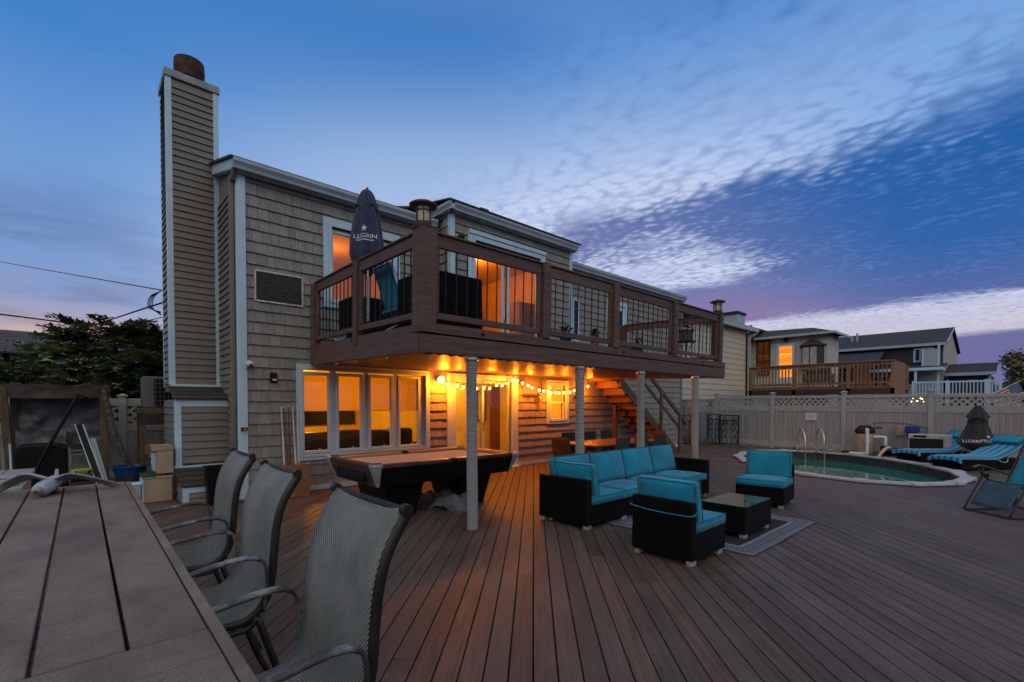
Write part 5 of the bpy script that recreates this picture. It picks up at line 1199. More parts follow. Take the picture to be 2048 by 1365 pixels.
for s_ in (-0.27, 0.27):
    b_ = dl * s_; n_ = Vector((-dl.y, dl.x, 0)); n_ = -n_ if n_.x > 0 else n_
    P = [b_ - n_ * 0.30, b_ - n_ * 0.30 + Vector((0, 0, 0.55)), b_ - n_ * 0.10 + Vector((0, 0, 0.80)), b_ + n_ * 0.16 + Vector((0, 0, 0.62)), b_ + n_ * 0.24 + Vector((0, 0, 0.2)), b_ + n_ * 0.24 + Vector((0, 0, -0.8))]
    MB().tube(spline(P, 5), 0.024, 8).build('grab_rail', m_steel, t, smooth=True)
for z in (-0.35, -0.65): MB().tube([dl * -0.27 - n_ * -0.24 + Vector((0, 0, z)), dl * 0.27 - n_ * -0.24 + Vector((0, 0, z))], 0.03, 6).build('step', m_white, t)
t = thing('pool_plate', 'small white plate fixed under the far pool rail', 'plate', (16.42, 5.30, -0.02))
MB().box(-0.14, 0.14, -0.012, 0.012, -0.05, 0.05).build('plate', m_white, t, 0.004); t.rotation_euler = (0, 0, R(-40))
t.location = (16.30, 5.35, 0.0); MB().box(-0.11, 0.11, -0.016, -0.0125, -0.03, 0.03).build('label', m_foot, t)
m_bluefloat = mat('blue float', (0.03, 0.28, 0.42), 0.4)
t = thing('pool_float', 'small blue float bobbing at the near end of the pool water', 'float', (13.2, 2.05, -0.20))
MB().sphere((0, 0, 0.03), 0.14, 10, 6, (1, 1, 0.4)).build('disc', m_bluefloat, t, smooth=True); MB().lathe([(0.05, 0.06), (0.03, 0.12)], n=10).build('cap', m_bluefloat, t)

# ------------------------------------------------------------------ pool plant along the fence
m_tan = mat('tan filter tank', (0.36, 0.30, 0.19), 0.5, 0.12, 5, dirt=0.25); m_pvc = mat('white pvc', (0.62, 0.66, 0.68), 0.35, 0.08, 6); m_hose = mat('cream ribbed hose', (0.50, 0.46, 0.36), 0.5, 0.15, 30)
t = thing('sand_filter', 'tan pool sand filter with black valve head and white pipe', 'pool filter', (17.85, 3.42, 0))
MB().lathe([(0.20, 0), (0.22, 0.06), (0.24, 0.35), (0.25, 0.6), (0.22, 0.68)], n=20).build('tank', m_tan, t, smooth=True)
MB().lathe([(0.24, 0.68), (0.26, 0.72), (0.24, 0.80), (0.15, 0.90), (0.12, 0.92)], n=18).build('valve_head', m_blackm, t); MB().tube([(0, -0.1, 0.84), (0.05, -0.42, 0.86)], 0.022, 6).build('valve_handle', m_blackm, t)
MB().tube(spline([(-0.1, -0.05, 0.80), (-0.24, -0.10, 0.80), (-0.27, -0.11, 0.74), (-0.27, -0.11, 0.12), (-0.25, -0.05, 0.06), (-0.18, 0.35, 0.06)], 5), 0.045, 10).build('pipe', m_pvc, t, smooth=True); MB().lathe([(0.06, 0.40), (0.06, 0.46)], (-0.27, -0.11, 0), 12).build('union', m_pvc, t)
MB().tube([(-0.18, 0.40, 0.06), (-0.15, 0.55, 0.06)], 0.06, 10).build('coupling', m_blackm, t); MB().tube([(-0.15, 0.56, 0.06), (-0.12, 0.78, 0.07)], 0.055, 10).build('brass_adapter', m_brass, t)
t = thing('pool_pump', 'black pool pump with white elbow pipes between filter and heater', 'pump', (17.80, 2.75, 0))
MB().tube([(0, 0.12, 0.16), (0, -0.26, 0.16)], 0.12, 12).build('motor', m_blackm, t); MB().lathe([(0.11, 0.0), (0.12, 0.3), (0.10, 0.32)], (0, 0.16, 0), 12).build('strainer', m_blackm, t)
MB().tube(spline([(0, 0.15, 0.30), (0, 0.15, 0.52), (0, 0.18, 0.58), (0, 0.38, 0.58), (0, 0.44, 0.57)], 4), 0.04, 8).build('pipe', m_pvc, t, smooth=True); MB().tube([(0, 0.44, 0.58), (0, 0.50, 0.58)], 0.05, 8).build('coupling', m_blackm, t); MB().tube(spline([(0, 0.50, 0.58), (0, 0.56, 0.56), (0, 0.56, 0.22), (0, 0.60, 0.18)], 4), 0.035, 8).build('pipe', m_pvc, t, smooth=True)
MB().tube(spline([(-0.1, 0.0, 0.2), (-0.28, 0.02, 0.30), (-0.42, 0.12, 0.22), (-0.58, 0.22, 0.02)], 5), 0.045, 10).build('hose', m_hose, t, smooth=True)
t = thing('chlorinator', 'dark upright dosing unit with a blue lid on the fence', 'dosing unit', (18.1, 2.33, 0))
MB().lathe([(0.12, 0), (0.12, 0.12), (0.08, 0.14), (0.06, 0.5), (0.11, 0.52), (0.13, 0.72)], n=14).build('body', m_blackm, t); m_bluelid = mat('blue plastic', (0.015, 0.025, 0.22), 0.35); MB().box(-0.12, 0.12, -0.16, 0.16, 0.73, 0.92).build('lid', m_bluelid, t, 0.02); MB().tube([(-0.05, 0.2, 0.02), (-0.05, 0.3, 0.02)], 0.08, 10).build('flange', m_steel, t)
t = thing('timer_box', 'beige timer box mounted on the fence beside the blue lid', 'timer', (18.42, 2.62, 0.62))
MB().box(-0.1, 0, -0.11, 0.11, 0, 0.30).build('case', m_tan, t, 0.008); MB().box(-0.112, -0.1005, -0.09, 0.09, 0.02, 0.28).build('cover', m_tan, t, 0.004)
m_hbody = mat('grey beige heater case', (0.40, 0.41, 0.38), 0.5, 0.08, 4)
t = thing('pool_heater', 'grey boxy pool heat pump with black grille by the fence', 'heat pump', (17.75, 1.90, 0))
MB().box(-0.17, 0.17, -0.46, 0.46, 0.05, 0.72).build('case', m_hbody, t, 0.03, 2); MB().box(-0.182, -0.171, -0.30, 0.42, 0.10, 0.60).build('grille', m_blackm, t)
for i in range(9): MB().box(-0.19, -0.1825, -0.29, 0.41, 0.125 + i * 0.053, 0.14 + i * 0.053).build('louvre', m_blackm, t)
MB().box(-0.178, -0.171, 0.06, 0.34, 0.63, 0.69).build('display', m_screen, t)
for y in (-0.36, 0.36): MB().box(-0.16, 0.16, y - 0.05, y + 0.05, 0, 0.049).build('foot', m_foot, t)

# ------------------------------------------------------------------ loungers
def stripe_pat(t, base, col, b, pos):
    s_ = t.math('SINE', t.math('MULTIPLY', pos_y(t), 46.0))
    return t.mix(t.sstep(s_, -0.15, 0.15), col, (0.07, 0.36, 0.55, 1))
def pos_y(t): return t.sep(t.add('ShaderNodeTexCoord').outputs['Object'])[1]
m_stripe = mat('blue striped canvas', (0.004, 0.13, 0.28), 0.85, 0.12, 5, pat=stripe_pat, sheen=0.15)
m_tealpad = mat('turquoise pad', (0.01, 0.24, 0.36), 0.85, 0.1, 5)
def lounger(label, loc, rz, raise_):
    t = thing('sun_lounger', label, 'lounger', loc, rz, group='blue striped loungers')
    # local +x runs from foot to head
    MB().box(0.0, 1.95, -0.33, 0.33, 0.03, 0.26).build('base', m_wicker, t, 0.02)
    prof = [(-0.10, 0.24), (-0.06, 0.345), (0.3, 0.35), (0.9, 0.335), (1.15, 0.37), (1.5, 0.50), (1.95, 0.50 + raise_)]
    P = spline([(x, 0, z) for x, z in prof], 5)
    def fn(u, v):
        k = u * (len(P) - 1); i = min(int(k), len(P) - 2); q = P[i].lerp(P[i + 1], k - i); s_ = 2 * v - 1
        return (q.x, s_ * 0.36, q.z - 0.05 * abs(s_) ** 6 + 0.008 * math.sin(6 * u + 4 * v))
    mb = MB(); mb.grid(fn, len(P) - 1, 14); o = mb.build('striped_pad', m_stripe, t, smooth=True, recalc=False); md = o.modifiers.new('thickness', 'SOLIDIFY'); md.thickness = 0.06; md.offset = -1
    hx, hz = prof[-1]; dx_, dz_ = (1.95 - 1.5), raise_; l_ = math.hypot(dx_, dz_)
    soft_box('headrest', (0.34, 0.68, 0.09), t, (hx - 0.16 * dx_ / l_, 0, hz - 0.16 * dz_ / l_ + 0.05), (0, -math.atan2(dz_, dx_), 0), m_tealpad, puff=0.02)
    MB().tube([(1.25, -0.30, 0.27), (1.6, -0.30, 0.46)], 0.014, 6).build('back_stay', m_blackm, t); MB().tube([(1.25, 0.30, 0.27), (1.6, 0.30, 0.46)], 0.014, 6).build('back_stay', m_blackm, t)
    MB().tube(spline([(1.05, -0.345, 0.26), (1.15, -0.36, 0.20), (1.3, -0.36, 0.2), (1.36, -0.345, 0.28)], 4), 0.008, 6).build('pull_cord', m_white, t); return t
lounger('striped blue lounger farther back, its headrest behind the black parasol', (16.62, 2.22, 0), R(-31), 0.24)
lounger('striped blue lounger closer to the camera, in front of the black parasol', (15.3, 1.33, 0), R(-31), 0.22)

# ------------------------------------------------------------------ zero-gravity chair at the frame edge
m_lace = mat('black lacing', (0.02, 0.02, 0.022), 0.6)
t = thing('folding_recliner', 'black tube folding recliner with blue sling at the right edge', 'recliner', (9.95, 0.02, 0), R(-38))
# local: x from foot rest (-) to head (+)
for s_ in (-0.30, 0.30):
    MB().tube(spline([(-0.62, s_, 0.03), (-0.46, s_, 0.30), (-0.36, s_, 0.46), (-0.32, s_, 0.62)], 5), 0.013, 8).build('leg_tube', m_chairmetal, t, smooth=True)
    MB().tube(spline([(-0.60, s_, 0.02), (-0.2, s_, 0.015), (0.08, s_, 0.02), (0.20, s_, 0.08), (0.22, s_, 0.22), (0.1, s_, 0.36)], 5), 0.013, 8).build('sled_tube', m_chairmetal, t, smooth=True)
    MB().tube(spline([(-0.40, s_, 0.60), (-0.18, s_, 0.40), (0.10, s_, 0.13), (0.32, s_, 0.02), (0.62, s_, 0.015)], 5), 0.013, 8).build('cross_tube', m_chairmetal, t, smooth=True)
    MB().tube(spline([(0.02, s_, 0.30), (0.16, s_, 0.62), (0.34, s_, 0.98), (0.42, s_, 1.12)], 5), 0.013, 8).build('back_tube', m_chairmetal, t, smooth=True)
    MB().tube(spline([(-0.46, s_ * 1.1, 0.63), (-0.34, s_ * 1.1, 0.66), (-0.12, s_ * 1.1, 0.60), (0.10, s_ * 1.08, 0.52)], 5), 0.024, 8, flat=0.5).build('arm', m_armworn, t, smooth=True)
    MB().tube([(-0.22, s_ * 1.08, 0.50), (-0.22, s_ * 1.2, 0.50)], 0.035, 8).build('knob', m_blackm, t)
    for i in range(14):
        z = i / 13; MB().tube([(0.05 + 0.34 * z, s_ * 0.97, 0.38 + 0.70 * z), (0.06 + 0.34 * z, s_ * 0.86, 0.40 + 0.70 * z)], 0.008, 5).build('lace', m_lace, t)
def sling_patch(P, w_, name, m):
    Q = spline(P, 5); mb = MB()
    def fn(u, v):
        k = u * (len(Q) - 1); i = min(int(k), len(Q) - 2); q = Q[i].lerp(Q[i + 1], k - i); s_ = 2 * v - 1; return (q.x + 0.012 * (1 - s_ * s_), s_ * w_, q.z - 0.02 * (1 - s_ * s_))
    mb.grid(fn, len(Q) - 1, 8); o = mb.build(name, m, t, smooth=True, recalc=False); md = o.modifiers.new('thickness', 'SOLIDIFY'); md.thickness = 0.006
sling_patch([(0.03, 0, 0.36), (0.17, 0, 0.66), (0.40, 0, 1.10)], 0.265, 'back_sling', m_teal); sling_patch([(-0.28, 0, 0.47), (-0.12, 0, 0.40), (0.03, 0, 0.36)], 0.265, 'seat_sling', m_teal)
m_dteal = mat('dull blue sling', (0.03, 0.09, 0.13), 0.8); sling_patch([(-0.58, 0, 0.12), (-0.42, 0, 0.36), (-0.34, 0, 0.46)], 0.25, 'leg_sling', m_dteal)
for x, z in ((-0.60, 0.02), (0.62, 0.015), (0.42, 1.12)): MB().tube([(x, -0.30, z), (x, 0.30, z)], 0.013, 8).build('cross_bar', m_chairmetal, t)
# ------------------------------------------------------------------ fences
m_fence = mat('grey beige vinyl fence', (0.32, 0.335, 0.325), 0.6, 0.1, 4, rnd=0.05, dirt=0.2, dirtc=(0.19, 0.18, 0.165))
m_picket = mat('weathered picket panel', (0.275, 0.285, 0.28), 0.75, 0.30, 3, (1, 22, 0.6), rnd=0.06, bump=0.3, bsc=4, bst=(1, 50, 1), c2=(0.37, 0.37, 0.36), dirt=0.3, dirtc=(0.20, 0.19, 0.18))
def lattice(mb, L, z0, z1, sp=0.165, w_=0.056, t0=0.0):
    """diagonal slats clipped to a rectangle 0..L x z0..z1 in the local xz plane"""
    h = z1 - z0
    for sgn, y in ((1, t0), (-1, t0 + 0.008)):
        c = -h - sp
        while c < L + h + sp:
            # line x = c + (z - z0) * sgn  (45 degrees)
            a = (c, z0) if sgn > 0 else (c, z1); b = (c + h, z1) if sgn > 0 else (c + h, z0)
            t_a = max(0.0, (0 - a[0]) / h); t_b = min(1.0, (L - a[0]) / h)
            if t_b - t_a > 0.05:
                p = Vector((a[0] + h * t_a, y, a[1] + (b[1] - a[1]) * t_a)); q = Vector((a[0] + h * t_b, y, a[1] + (b[1] - a[1]) * t_b)); mb.beam(p, q, 0.007, w_, up=(0, 0, 1))
            c += sp
    return mb
def fence_run(name, label, origin, rz, posts, top=1.87, lat=(1.77, 1.53), mid=1.32, cap=2.0, pk=0.145):
    """posts: positions along the local x axis; panels fill between them"""
    t = thing(name, label, 'fence', origin, rz)
    pm = MB().box(-0.065, 0.065, -0.065, 0.065, -0.2, cap - 0.05).mesh('post', bevel=0.006); cm = MB()._add([(-0.09, -0.09, cap - 0.05), (0.09, -0.09, cap - 0.05), (0.09, 0.09, cap - 0.05), (-0.09, 0.09, cap - 0.05), (-0.09, -0.09, cap - 0.025), (0.09, -0.09, cap - 0.025), (0.09, 0.09, cap - 0.025), (-0.09, 0.09, cap - 0.025), (0, 0, cap + 0.015)], [(0, 3, 2, 1), (0, 1, 5, 4), (1, 2, 6, 5), (2, 3, 7, 6), (3, 0, 4, 7), (4, 5, 8), (5, 6, 8), (6, 7, 8), (7, 4, 8)]).mesh('post_cap')
    for x in posts:
        p = link('post', pm, m_fence, t, loc=(x, 0, 0)); link('post_cap', cm, m_fence, p)
    for a, b in zip(posts, posts[1:]):
        a += 0.065; b -= 0.065
        for z0, z1, th in ((lat[0], top, 0.05), (mid, lat[1], 0.05), (0.06, 0.25, 0.05)): MB().box(a, b, -th / 2, th / 2, z0, z1).build('rail', m_fence, t, 0.005)
        n = max(1, round((b - a) / pk)); w_ = (b - a) / n
        for i in range(n):
            mb = MB(); x0 = a + i * w_; mb.box(x0 + 0.003, x0 + w_ - 0.003, -0.012 + 0.002 * (i % 2), 0.012, 0.251, mid - 0.001); mb.build('picket', m_picket, t, 0.003)
        o = lattice(MB(), b - a, lat[1] - 0.005, lat[0] + 0.005).build('lattice', m_fence, t, recalc=False); o.location = (a, 0, 0)
    return t
fence_run('vinyl_fence', 'grey-beige vinyl fence with lattice top running behind the pool', (18.5, 8.32, 0), R(-90), [0, 2.04, 4.21, 6.36, 8.52, 10.7])
fence_run('vinyl_fence', 'lower beige fence panel with lattice top between house corner and pool fence', (18.5, 11.6, 0), R(-90), [0, 2.0, 3.2], top=1.78, lat=(1.69, 1.46), mid=1.24, cap=1.80)
fence_run('vinyl_fence', 'shaded beige fence with lattice top behind the blue tub', (-3.4, 12.72, 0), 0, [0, 2.1, 4.05, 6.2], top=1.69, lat=(1.53, 1.16), mid=1.00, cap=1.78)
t = thing('fence_sign', 'small white printed notice fixed to the pool fence', 'sign', (18.475, 5.05, 1.03), R(-90))
MB().box(-0.17, 0.17, -0.012, 0, 0, 0.24).build('plate', m_white, t, 0.002)
for i, (a, b) in enumerate(((-0.11, 0.12), (-0.11, 0.08), (-0.11, 0.10))): MB().box(a, b, -0.0145, -0.0125, 0.155 - i * 0.04, 0.172 - i * 0.04).build('printed_line', m_foot, t)
t = tag(MB().tube(spline([(18.46, 3.35, 0.98), (18.465, 2.9, 1.00), (18.465, 2.45, 0.97), (18.465, 2.1, 0.88), (18.46, 2.0, 0.84)], 6), 0.007, 5).build('fence_cable', m_blackm), 'thin dark cable stapled along the fence above the pump', 'cable')

# ------------------------------------------------------------------ wrought iron gates
m_iron = mat('black wrought iron', (0.012, 0.012, 0.012), 0.5, 0.3, 10, metal=0.3)
def iron_gate(label, loc, rz, W=0.9, Hh=1.15, cols=3):
    t = thing('iron_gate', label, 'gate', loc, rz, group='ornamental iron gate panels')
    for a, b in (((0, 0, 0.03), (0, 0, Hh)), ((W, 0, 0.03), (W, 0, Hh))): MB().beam(a, b, 0.045, 0.045, up=(0, 1, 0)).build('stile', m_iron, t)
    for z in (0.06, Hh - 0.22, Hh - 0.02): MB().beam((0.02, 0, z), (W - 0.02, 0, z), 0.04, 0.035).build('cross_bar', m_iron, t)
    def ring(c, r_, n=10, th=0.011): return MB().tube([(c[0] + r_ * math.cos(2 * math.pi * i / n), 0, c[1] + r_ * 1.1 * math.sin(2 * math.pi * i / n)) for i in range(n + 1)], th, 5, caps=False)
    for i in range(cols):
        x = W * (i + 0.5) / cols; w_ = W / cols
        ring((x, Hh - 0.12), 0.055).build('ring', m_iron, t)
        for s_ in (-1, 1):
            xs_ = x + s_ * w_ * 0.25; pts = [(xs_ + 0.022 * math.sin(k * 1.57) * (1 if k % 2 else -1), 0, 0.08 + (Hh - 0.32) * k / 10) for k in range(11)]
            MB().tube(spline(pts, 3), 0.012, 5).build('scroll_bar', m_iron, t)
        for z in (0.32, 0.58, 0.80): ring((x, z), 0.05, 8).build('ring', m_iron, t)
        ring((x, Hh - 0.27), 0.075, 8, 0.014).build('ring', m_iron, t)
    return t
iron_gate('black wrought iron gate panel facing the deck beside the fence corner', (18.25, 8.08, 0), R(-84), 0.68, 1.16, 2)
iron_gate('black wrought iron gate panel set at an angle, left leaf of the pair', (17.75, 8.32, 0), R(-28), 0.55, 1.20, 2)
iron_gate('narrow black iron gate seen between the stair newel and the last rope post', (17.0, 9.02, 0), R(-70), 0.50, 1.15, 2)
m_dry = mat('dry grass', (0.11, 0.10, 0.045), 0.8, 0.4, 9, rnd=0.2)
mb = MB(); rr = random.Random(4)
for i in range(260):
    x, y = rr.uniform(17.5, 18.3), rr.uniform(8.2, 9.4); h = rr.uniform(0.15, 0.6); dx_, dy_ = rr.uniform(-0.12, 0.12), rr.uniform(-0.12, 0.12)
    mb._add([(x, y, 0), (x + 0.012, y - 0.008, 0), (x + dx_, y + dy_, h)], [(0, 1, 2)])
tag(mb.build('tall_grass', m_dry, None, recalc=False), 'dry grass clump at the foot of the gates', 'grass', kind='stuff')

# ------------------------------------------------------------------ foliage builders
m_shrub = mat('olive shrub leaf', (0.075, 0.080, 0.018), 0.6, 0.4, 7, rnd=0.2, c2=(0.13, 0.11, 0.025)); m_bark = mat('bark', (0.045, 0.035, 0.028), 0.9, 0.3, 8, bump=0.6, bsc=30)
def leaf_cloud(blobs, n, size, seed, up=0.3):
    rr = random.Random(seed); mb = MB(); tot = sum(b[3] ** 2 for b in blobs)
    for (cx_, cy_, cz_, r_) in blobs:
        for i in range(int(n * r_ * r_ / tot)):
            d = Vector((rr.gauss(0, 1), rr.gauss(0, 1), rr.gauss(0, 1))).normalized(); k = rr.random() ** 0.45; p = Vector((cx_, cy_, cz_)) + d * r_ * k * Vector((1, 1, 0.85)).length / 1.65
            a = Vector((rr.gauss(0, 1), rr.gauss(0, 1), rr.gauss(up, 0.6))).normalized(); s_ = a.cross(d); 
            if s_.length < 0.1: continue
            s_.normalize(); L = size * rr.uniform(0.6, 1.4); w_ = L * 0.3
            mb._add([p, p + a * L * 0.5 + s_ * w_, p + a * L, p + a * L * 0.5 - s_ * w_], [(0, 1, 2, 3)])
    return mb
def bush(label, loc, r_, h, m, seed, n=2600, size=0.09, group=None):
    t = thing('shrub', label, 'shrub', loc, group=group); rr = random.Random(seed)
    blobs = [(rr.uniform(-r_, r_) * 0.6, rr.uniform(-r_, r_) * 0.6, h * rr.uniform(0.3, 0.8), r_ * rr.uniform(0.35, 0.6)) for i in range(9)]
    leaf_cloud(blobs, n, size, seed).build('foliage', m, t, recalc=False)
    mb = MB()
    for i in range(6): a = i * 1.05; mb.tube([(0, 0, 0), (math.cos(a) * r_ * 0.4, math.sin(a) * r_ * 0.4, h * 0.7)], [0.03, 0.008], 5)
    mb.build('stems', m_bark, t)
bush('olive shrub behind the fence left of the last rope post', (20.6, 10.75, -1.4), 0.75, 3.55, m_shrub, 3, group='shrubs behind the fence')
bush('olive shrub behind the fence right of the last rope post', (20.6, 9.5, -1.4), 0.70, 3.65, m_shrub, 5, group='shrubs behind the fence')
t = thing('broadleaf_tree', 'olive-leaved tree at the right edge behind the far houses', 'tree', (58.5, 0.0, -1.4)); rr = random.Random(8)
m_treeleaf = mat('olive tree leaf', (0.060, 0.055, 0.016), 0.6, 0.4, 2, rnd=0.2, c2=(0.14, 0.11, 0.03))
blobs = [(rr.uniform(-1.5, 1.5), rr.uniform(-1.7, 1.9), rr.uniform(3.4, 7.1), rr.uniform(0.55, 1.0)) for i in range(26)]
leaf_cloud(blobs, 7000, 0.24, 6).build('crown', m_treeleaf, t, recalc=False)
MB().tube(spline([(0, 0, 0), (0.1, 0.1, 2.4), (0.0, -0.1, 4.2), (0.1, 0.2, 6.4)], 4), [0.24] * 5 + [0.15] * 4 + [0.08] * 4, 8).build('trunk', m_bark, t)
mb = MB()
for b_ in blobs[::2]: mb.tube([(0, 0, 2.8 + 0.3 * b_[2] * 0.3), (b_[0] * 0.5, b_[1] * 0.5, b_[2] * 0.8), (b_[0], b_[1], b_[2])], [0.09, 0.05, 0.015], 5)
mb.build('limbs', m_bark, t)

# ------------------------------------------------------------------ cream neighbour house with timber deck
m_cream = mat('cream siding', (0.52, 0.50, 0.41), 0.65, 0.08, 2, (0.6, 0.6, 6), rnd=0.05, dirt=0.12, dirtc=(0.30, 0.28, 0.22))
m_dkframe = mat('dark window frame', (0.03, 0.024, 0.02), 0.5)
def lit_mat(name, c1, c2, s, sc_=5.0):
    m = bpy.data.materials.new(name); m.use_nodes = True; t_ = NT(m.node_tree); t_.n.clear(); o = t_.add('ShaderNodeOutputMaterial'); e = t_.add('ShaderNodeEmission')
    pos = t_.add('ShaderNodeNewGeometry').outputs['Position']; v = t_.add('ShaderNodeTexBrick'); t_.set(v, 'Vector', t_.mapping(pos, rot=(R(90), 0, R(90)))); t_.set(v, 'Scale', 3.2); t_.set(v, 1, tuple(c1) + (1,)); t_.set(v, 2, tuple(c2) + (1,)); t_.set(v, 3, tuple(x * 0.5 for x in c2) + (1,))
    n = t_.noise(t_.mapping(pos, scale=(1, 3, 2)), sc_, 4); c = t_.mix(n, v.outputs[0], tuple(x * 0.35 for x in c2) + (1,)); t_.set(e, 0, c); t_.set(e, 1, s)
    t_.l.new(e.outputs[0], o.inputs[0]); return m
m_litdoor = lit_mat('lit door glass', (1.0, 0.42, 0.04), (0.9, 0.22, 0.02), 1.5); m_litdim = lit_mat('dim lit window', (0.35, 0.09, 0.01), (0.10, 0.03, 0.01), 0.5)
CO = Vector((26.44, 10.2, 0))
class CB(HB):
    def build(s, name, m, parent=None, bevel=0.0, seg=1, smooth=False, recalc=True, off=CO): return HB.build(s, name, m, parent, bevel, seg, smooth, recalc, off)
ch = thing('cream_house', 'cream sided neighbour house with a lit glass door and dark-framed windows', 'house', tuple(CO))
w1 = CB().box(18.95, 26.44, 10.22, 16.0, -1.4, 5.50).build('wall', m_cream, ch)
claps(w1, (18.95, 10.218), 7.48, 1.2, 5.50, 'y-', expo=0.27, m=m_cream, off=CO, th=0.03)
w2 = CB().box(27.05, 28.9, 6.70, 10.215, -1.4, 5.05).build('wall', m_cream, ch)
CB().box(26.44, 30.0, 10.22, 16.0, -1.4, 5.40).build('wall', m_cream, ch)
claps(w2, (27.045, 6.72), 3.50, 2.2, 5.05, 'x-', expo=0.27, m=m_cream, off=CO, th=0.03)
CB().prism([(9.85, 5.50), (13.3, 6.45), (16.4, 5.50), (16.4, 5.62), (13.3, 6.57), (9.85, 5.62)], 'x', 18.7, 30.3).build('roof', m_roof, ch)
CB().box(18.7, 26.9, 9.84, 9.97, 5.40, 5.61).build('gutter', m_gutter, ch)
rf = CB(); rf._add([(26.6, 6.35, 5.07), (29.2, 6.35, 5.07), (29.2, 10.6, 5.07), (26.6, 10.6, 5.07), (27.8, 7.6, 5.50), (28.2, 7.6, 5.50), (28.2, 10.6, 5.60), (27.8, 10.6, 5.60)], [(0, 3, 2, 1), (4, 5, 6, 7), (0, 1, 5, 4), (1, 2, 6, 5), (2, 3, 7, 6), (3, 0, 4, 7)]); rf.build('roof', m_roof, ch)
CB().box(26.56, 26.64, 6.35, 10.0, 4.98, 5.09).build('fascia', m_gutter, ch); CB().box(26.6, 29.2, 6.29, 6.35, 4.98, 5.09).build('fascia', m_gutter, ch)
c2_ = CB().box(29.4, 30.5, 12.0, 12.8, 5.5, 7.05).build('chimney', m_gutter, ch); CB().box(29.3, 30.6, 11.95, 12.85, 7.05, 7.2).build('chimney_cap', m_rust, c2_)
CB().tube([(31.4, 12, 5.8), (31.4, 12, 6.55)], 0.10, 8).build('vent_pipe', m_rust, ch)
mb = CB(); mb.tube(spline([(26.75, 9.9, 5.38), (26.55, 10.05, 5.2), (26.46, 10.16, 5.0), (26.46, 10.16, 1.0)], 4), 0.07, 6); mb.build('downspout', m_gutter, ch)
CB().tube([(26.1, 10.16, 5.3), (26.1, 10.16, 1.0)], 0.045, 6).build('cable_conduit', m_blackm, ch)
def xwin(y0, y1, z0, z1, X, name, glass, frame, parent, w_=0.08, bars=1):
    """window or door on a wall that faces -X"""
    mb = CB(); mb.box(X - 0.07, X, y0, y0 + w_, z0, z1); mb.box(X - 0.07, X, y1 - w_, y1, z0, z1); mb.box(X - 0.07, X, y0 + w_, y1 - w_, z0, z0 + w_); mb.box(X - 0.07, X, y0 + w_, y1 - w_, z1 - w_, z1)
    for i in range(bars): yb = y0 + (y1 - y0) * (i + 1) / (bars + 1); mb.box(X - 0.065, X - 0.001, yb - w_ * 0.35, yb + w_ * 0.35, z0 + w_, z1 - w_)
    o = mb.build(name, frame, parent, 0.004); CB().box(X - 0.03, X - 0.02, y0 + w_, y1 - w_, z0 + w_, z1 - w_).build('pane', glass, o); return o
xwin(9.30, 9.98, 3.10, 4.95, 27.0, 'window', m_litdim, m_dkframe, ch)
dr = xwin(8.12, 8.99, 2.45, 4.70, 27.0, 'door', m_litdoor, m_white, ch, 0.13, 0); CB().box(26.92, 26.99, 8.25, 8.86, 2.50, 2.95).build('kick_panel', m_white, dr); CB().sphere((26.9, 8.22, 3.45), 0.045, 8, 6).build('handle', m_blackm, dr)
CB().lathe([(0.06, 0), (0.10, 0.05), (0.09, 0.2), (0.03, 0.28)], (26.9, 8.55, 4.78), 10).build('porch_lamp', m_blackm, ch)
bay = CB(); bay.prism([(27.04, 7.85), (26.55, 7.70), (26.55, 7.00), (27.04, 6.85)], 'z', 3.45, 4.45); bay = bay.build('bay_window', m_dkframe, ch)
CB().prism([(27.04, 7.95), (26.45, 7.76), (26.45, 6.94), (27.04, 6.75)], 'z', 4.451, 4.50).build('bay_roof', m_roof, bay); CB()._add([(27.04, 7.95, 4.5), (26.45, 7.76, 4.5), (26.45, 6.94, 4.5), (27.04, 6.75, 4.5), (27.04, 7.4, 4.85)], [(0, 1, 4), (1, 2, 4), (2, 3, 4)]).build('bay_roof', m_roof, bay)
m_paleglass = mat('pale curtain glass', (0.40, 0.38, 0.36), 0.2, 0.2, 6)
for y0, y1 in ((7.05, 7.33), (7.38, 7.66)): CB().box(26.53, 26.548, y0, y1, 3.55, 4.38).build('pane', m_paleglass, bay)
CB().box(26.45, 27.03, 6.80, 7.90, 3.32, 3.449).build('sill', m_white, bay)
# its timber deck
m_cedar = mat('cedar deck timber', (0.26, 0.135, 0.060), 0.65, 0.3, 3, (3, 3, 3), rnd=0.15)
DO = Vector((23.7, 9.0, 0))
class DB(HB):
    def build(s, name, m, parent=None, bevel=0.0, seg=1, smooth=False, recalc=True, off=DO): return HB.build(s, name, m, parent, bevel, seg, smooth, recalc, off)
dk = thing('neighbour_deck', 'raised cedar deck with slatted railing on the cream house', 'deck', tuple(DO))
DB().box(23.7, 27.0, 3.65, 9.05, 2.20, 2.33).build('floor', m_cedar, dk); DB().box(23.62, 23.70, 3.60, 9.08, 1.98, 2.22).build('rim_board', m_dkframe, dk)
for y in (9.02, 7.15, 5.12, 3.66): DB().box(23.62, 23.74, y - 0.07, y + 0.07, -1.4, 3.28).build('post', m_cedar, dk, 0.005)
DB().box(23.58, 23.76, 3.6, 9.08, 3.281, 3.33).build('rail_cap', m_cedar, dk, 0.004)
DB().box(23.66, 23.70, 3.72, 9.0, 3.15, 3.28).build('top_rail', m_cedar, dk); DB().box(23.66, 23.70, 3.72, 9.0, 2.40, 2.50).build('bottom_rail', m_cedar, dk)
y = 3.85
while y < 8.95:
    if not any(abs(y - q) < 0.1 for q in (7.15, 5.12)): DB().box(23.61, 23.655, y - 0.022, y + 0.022, 2.30, 3.27).build('baluster', m_cedar, dk)
    y += 0.135
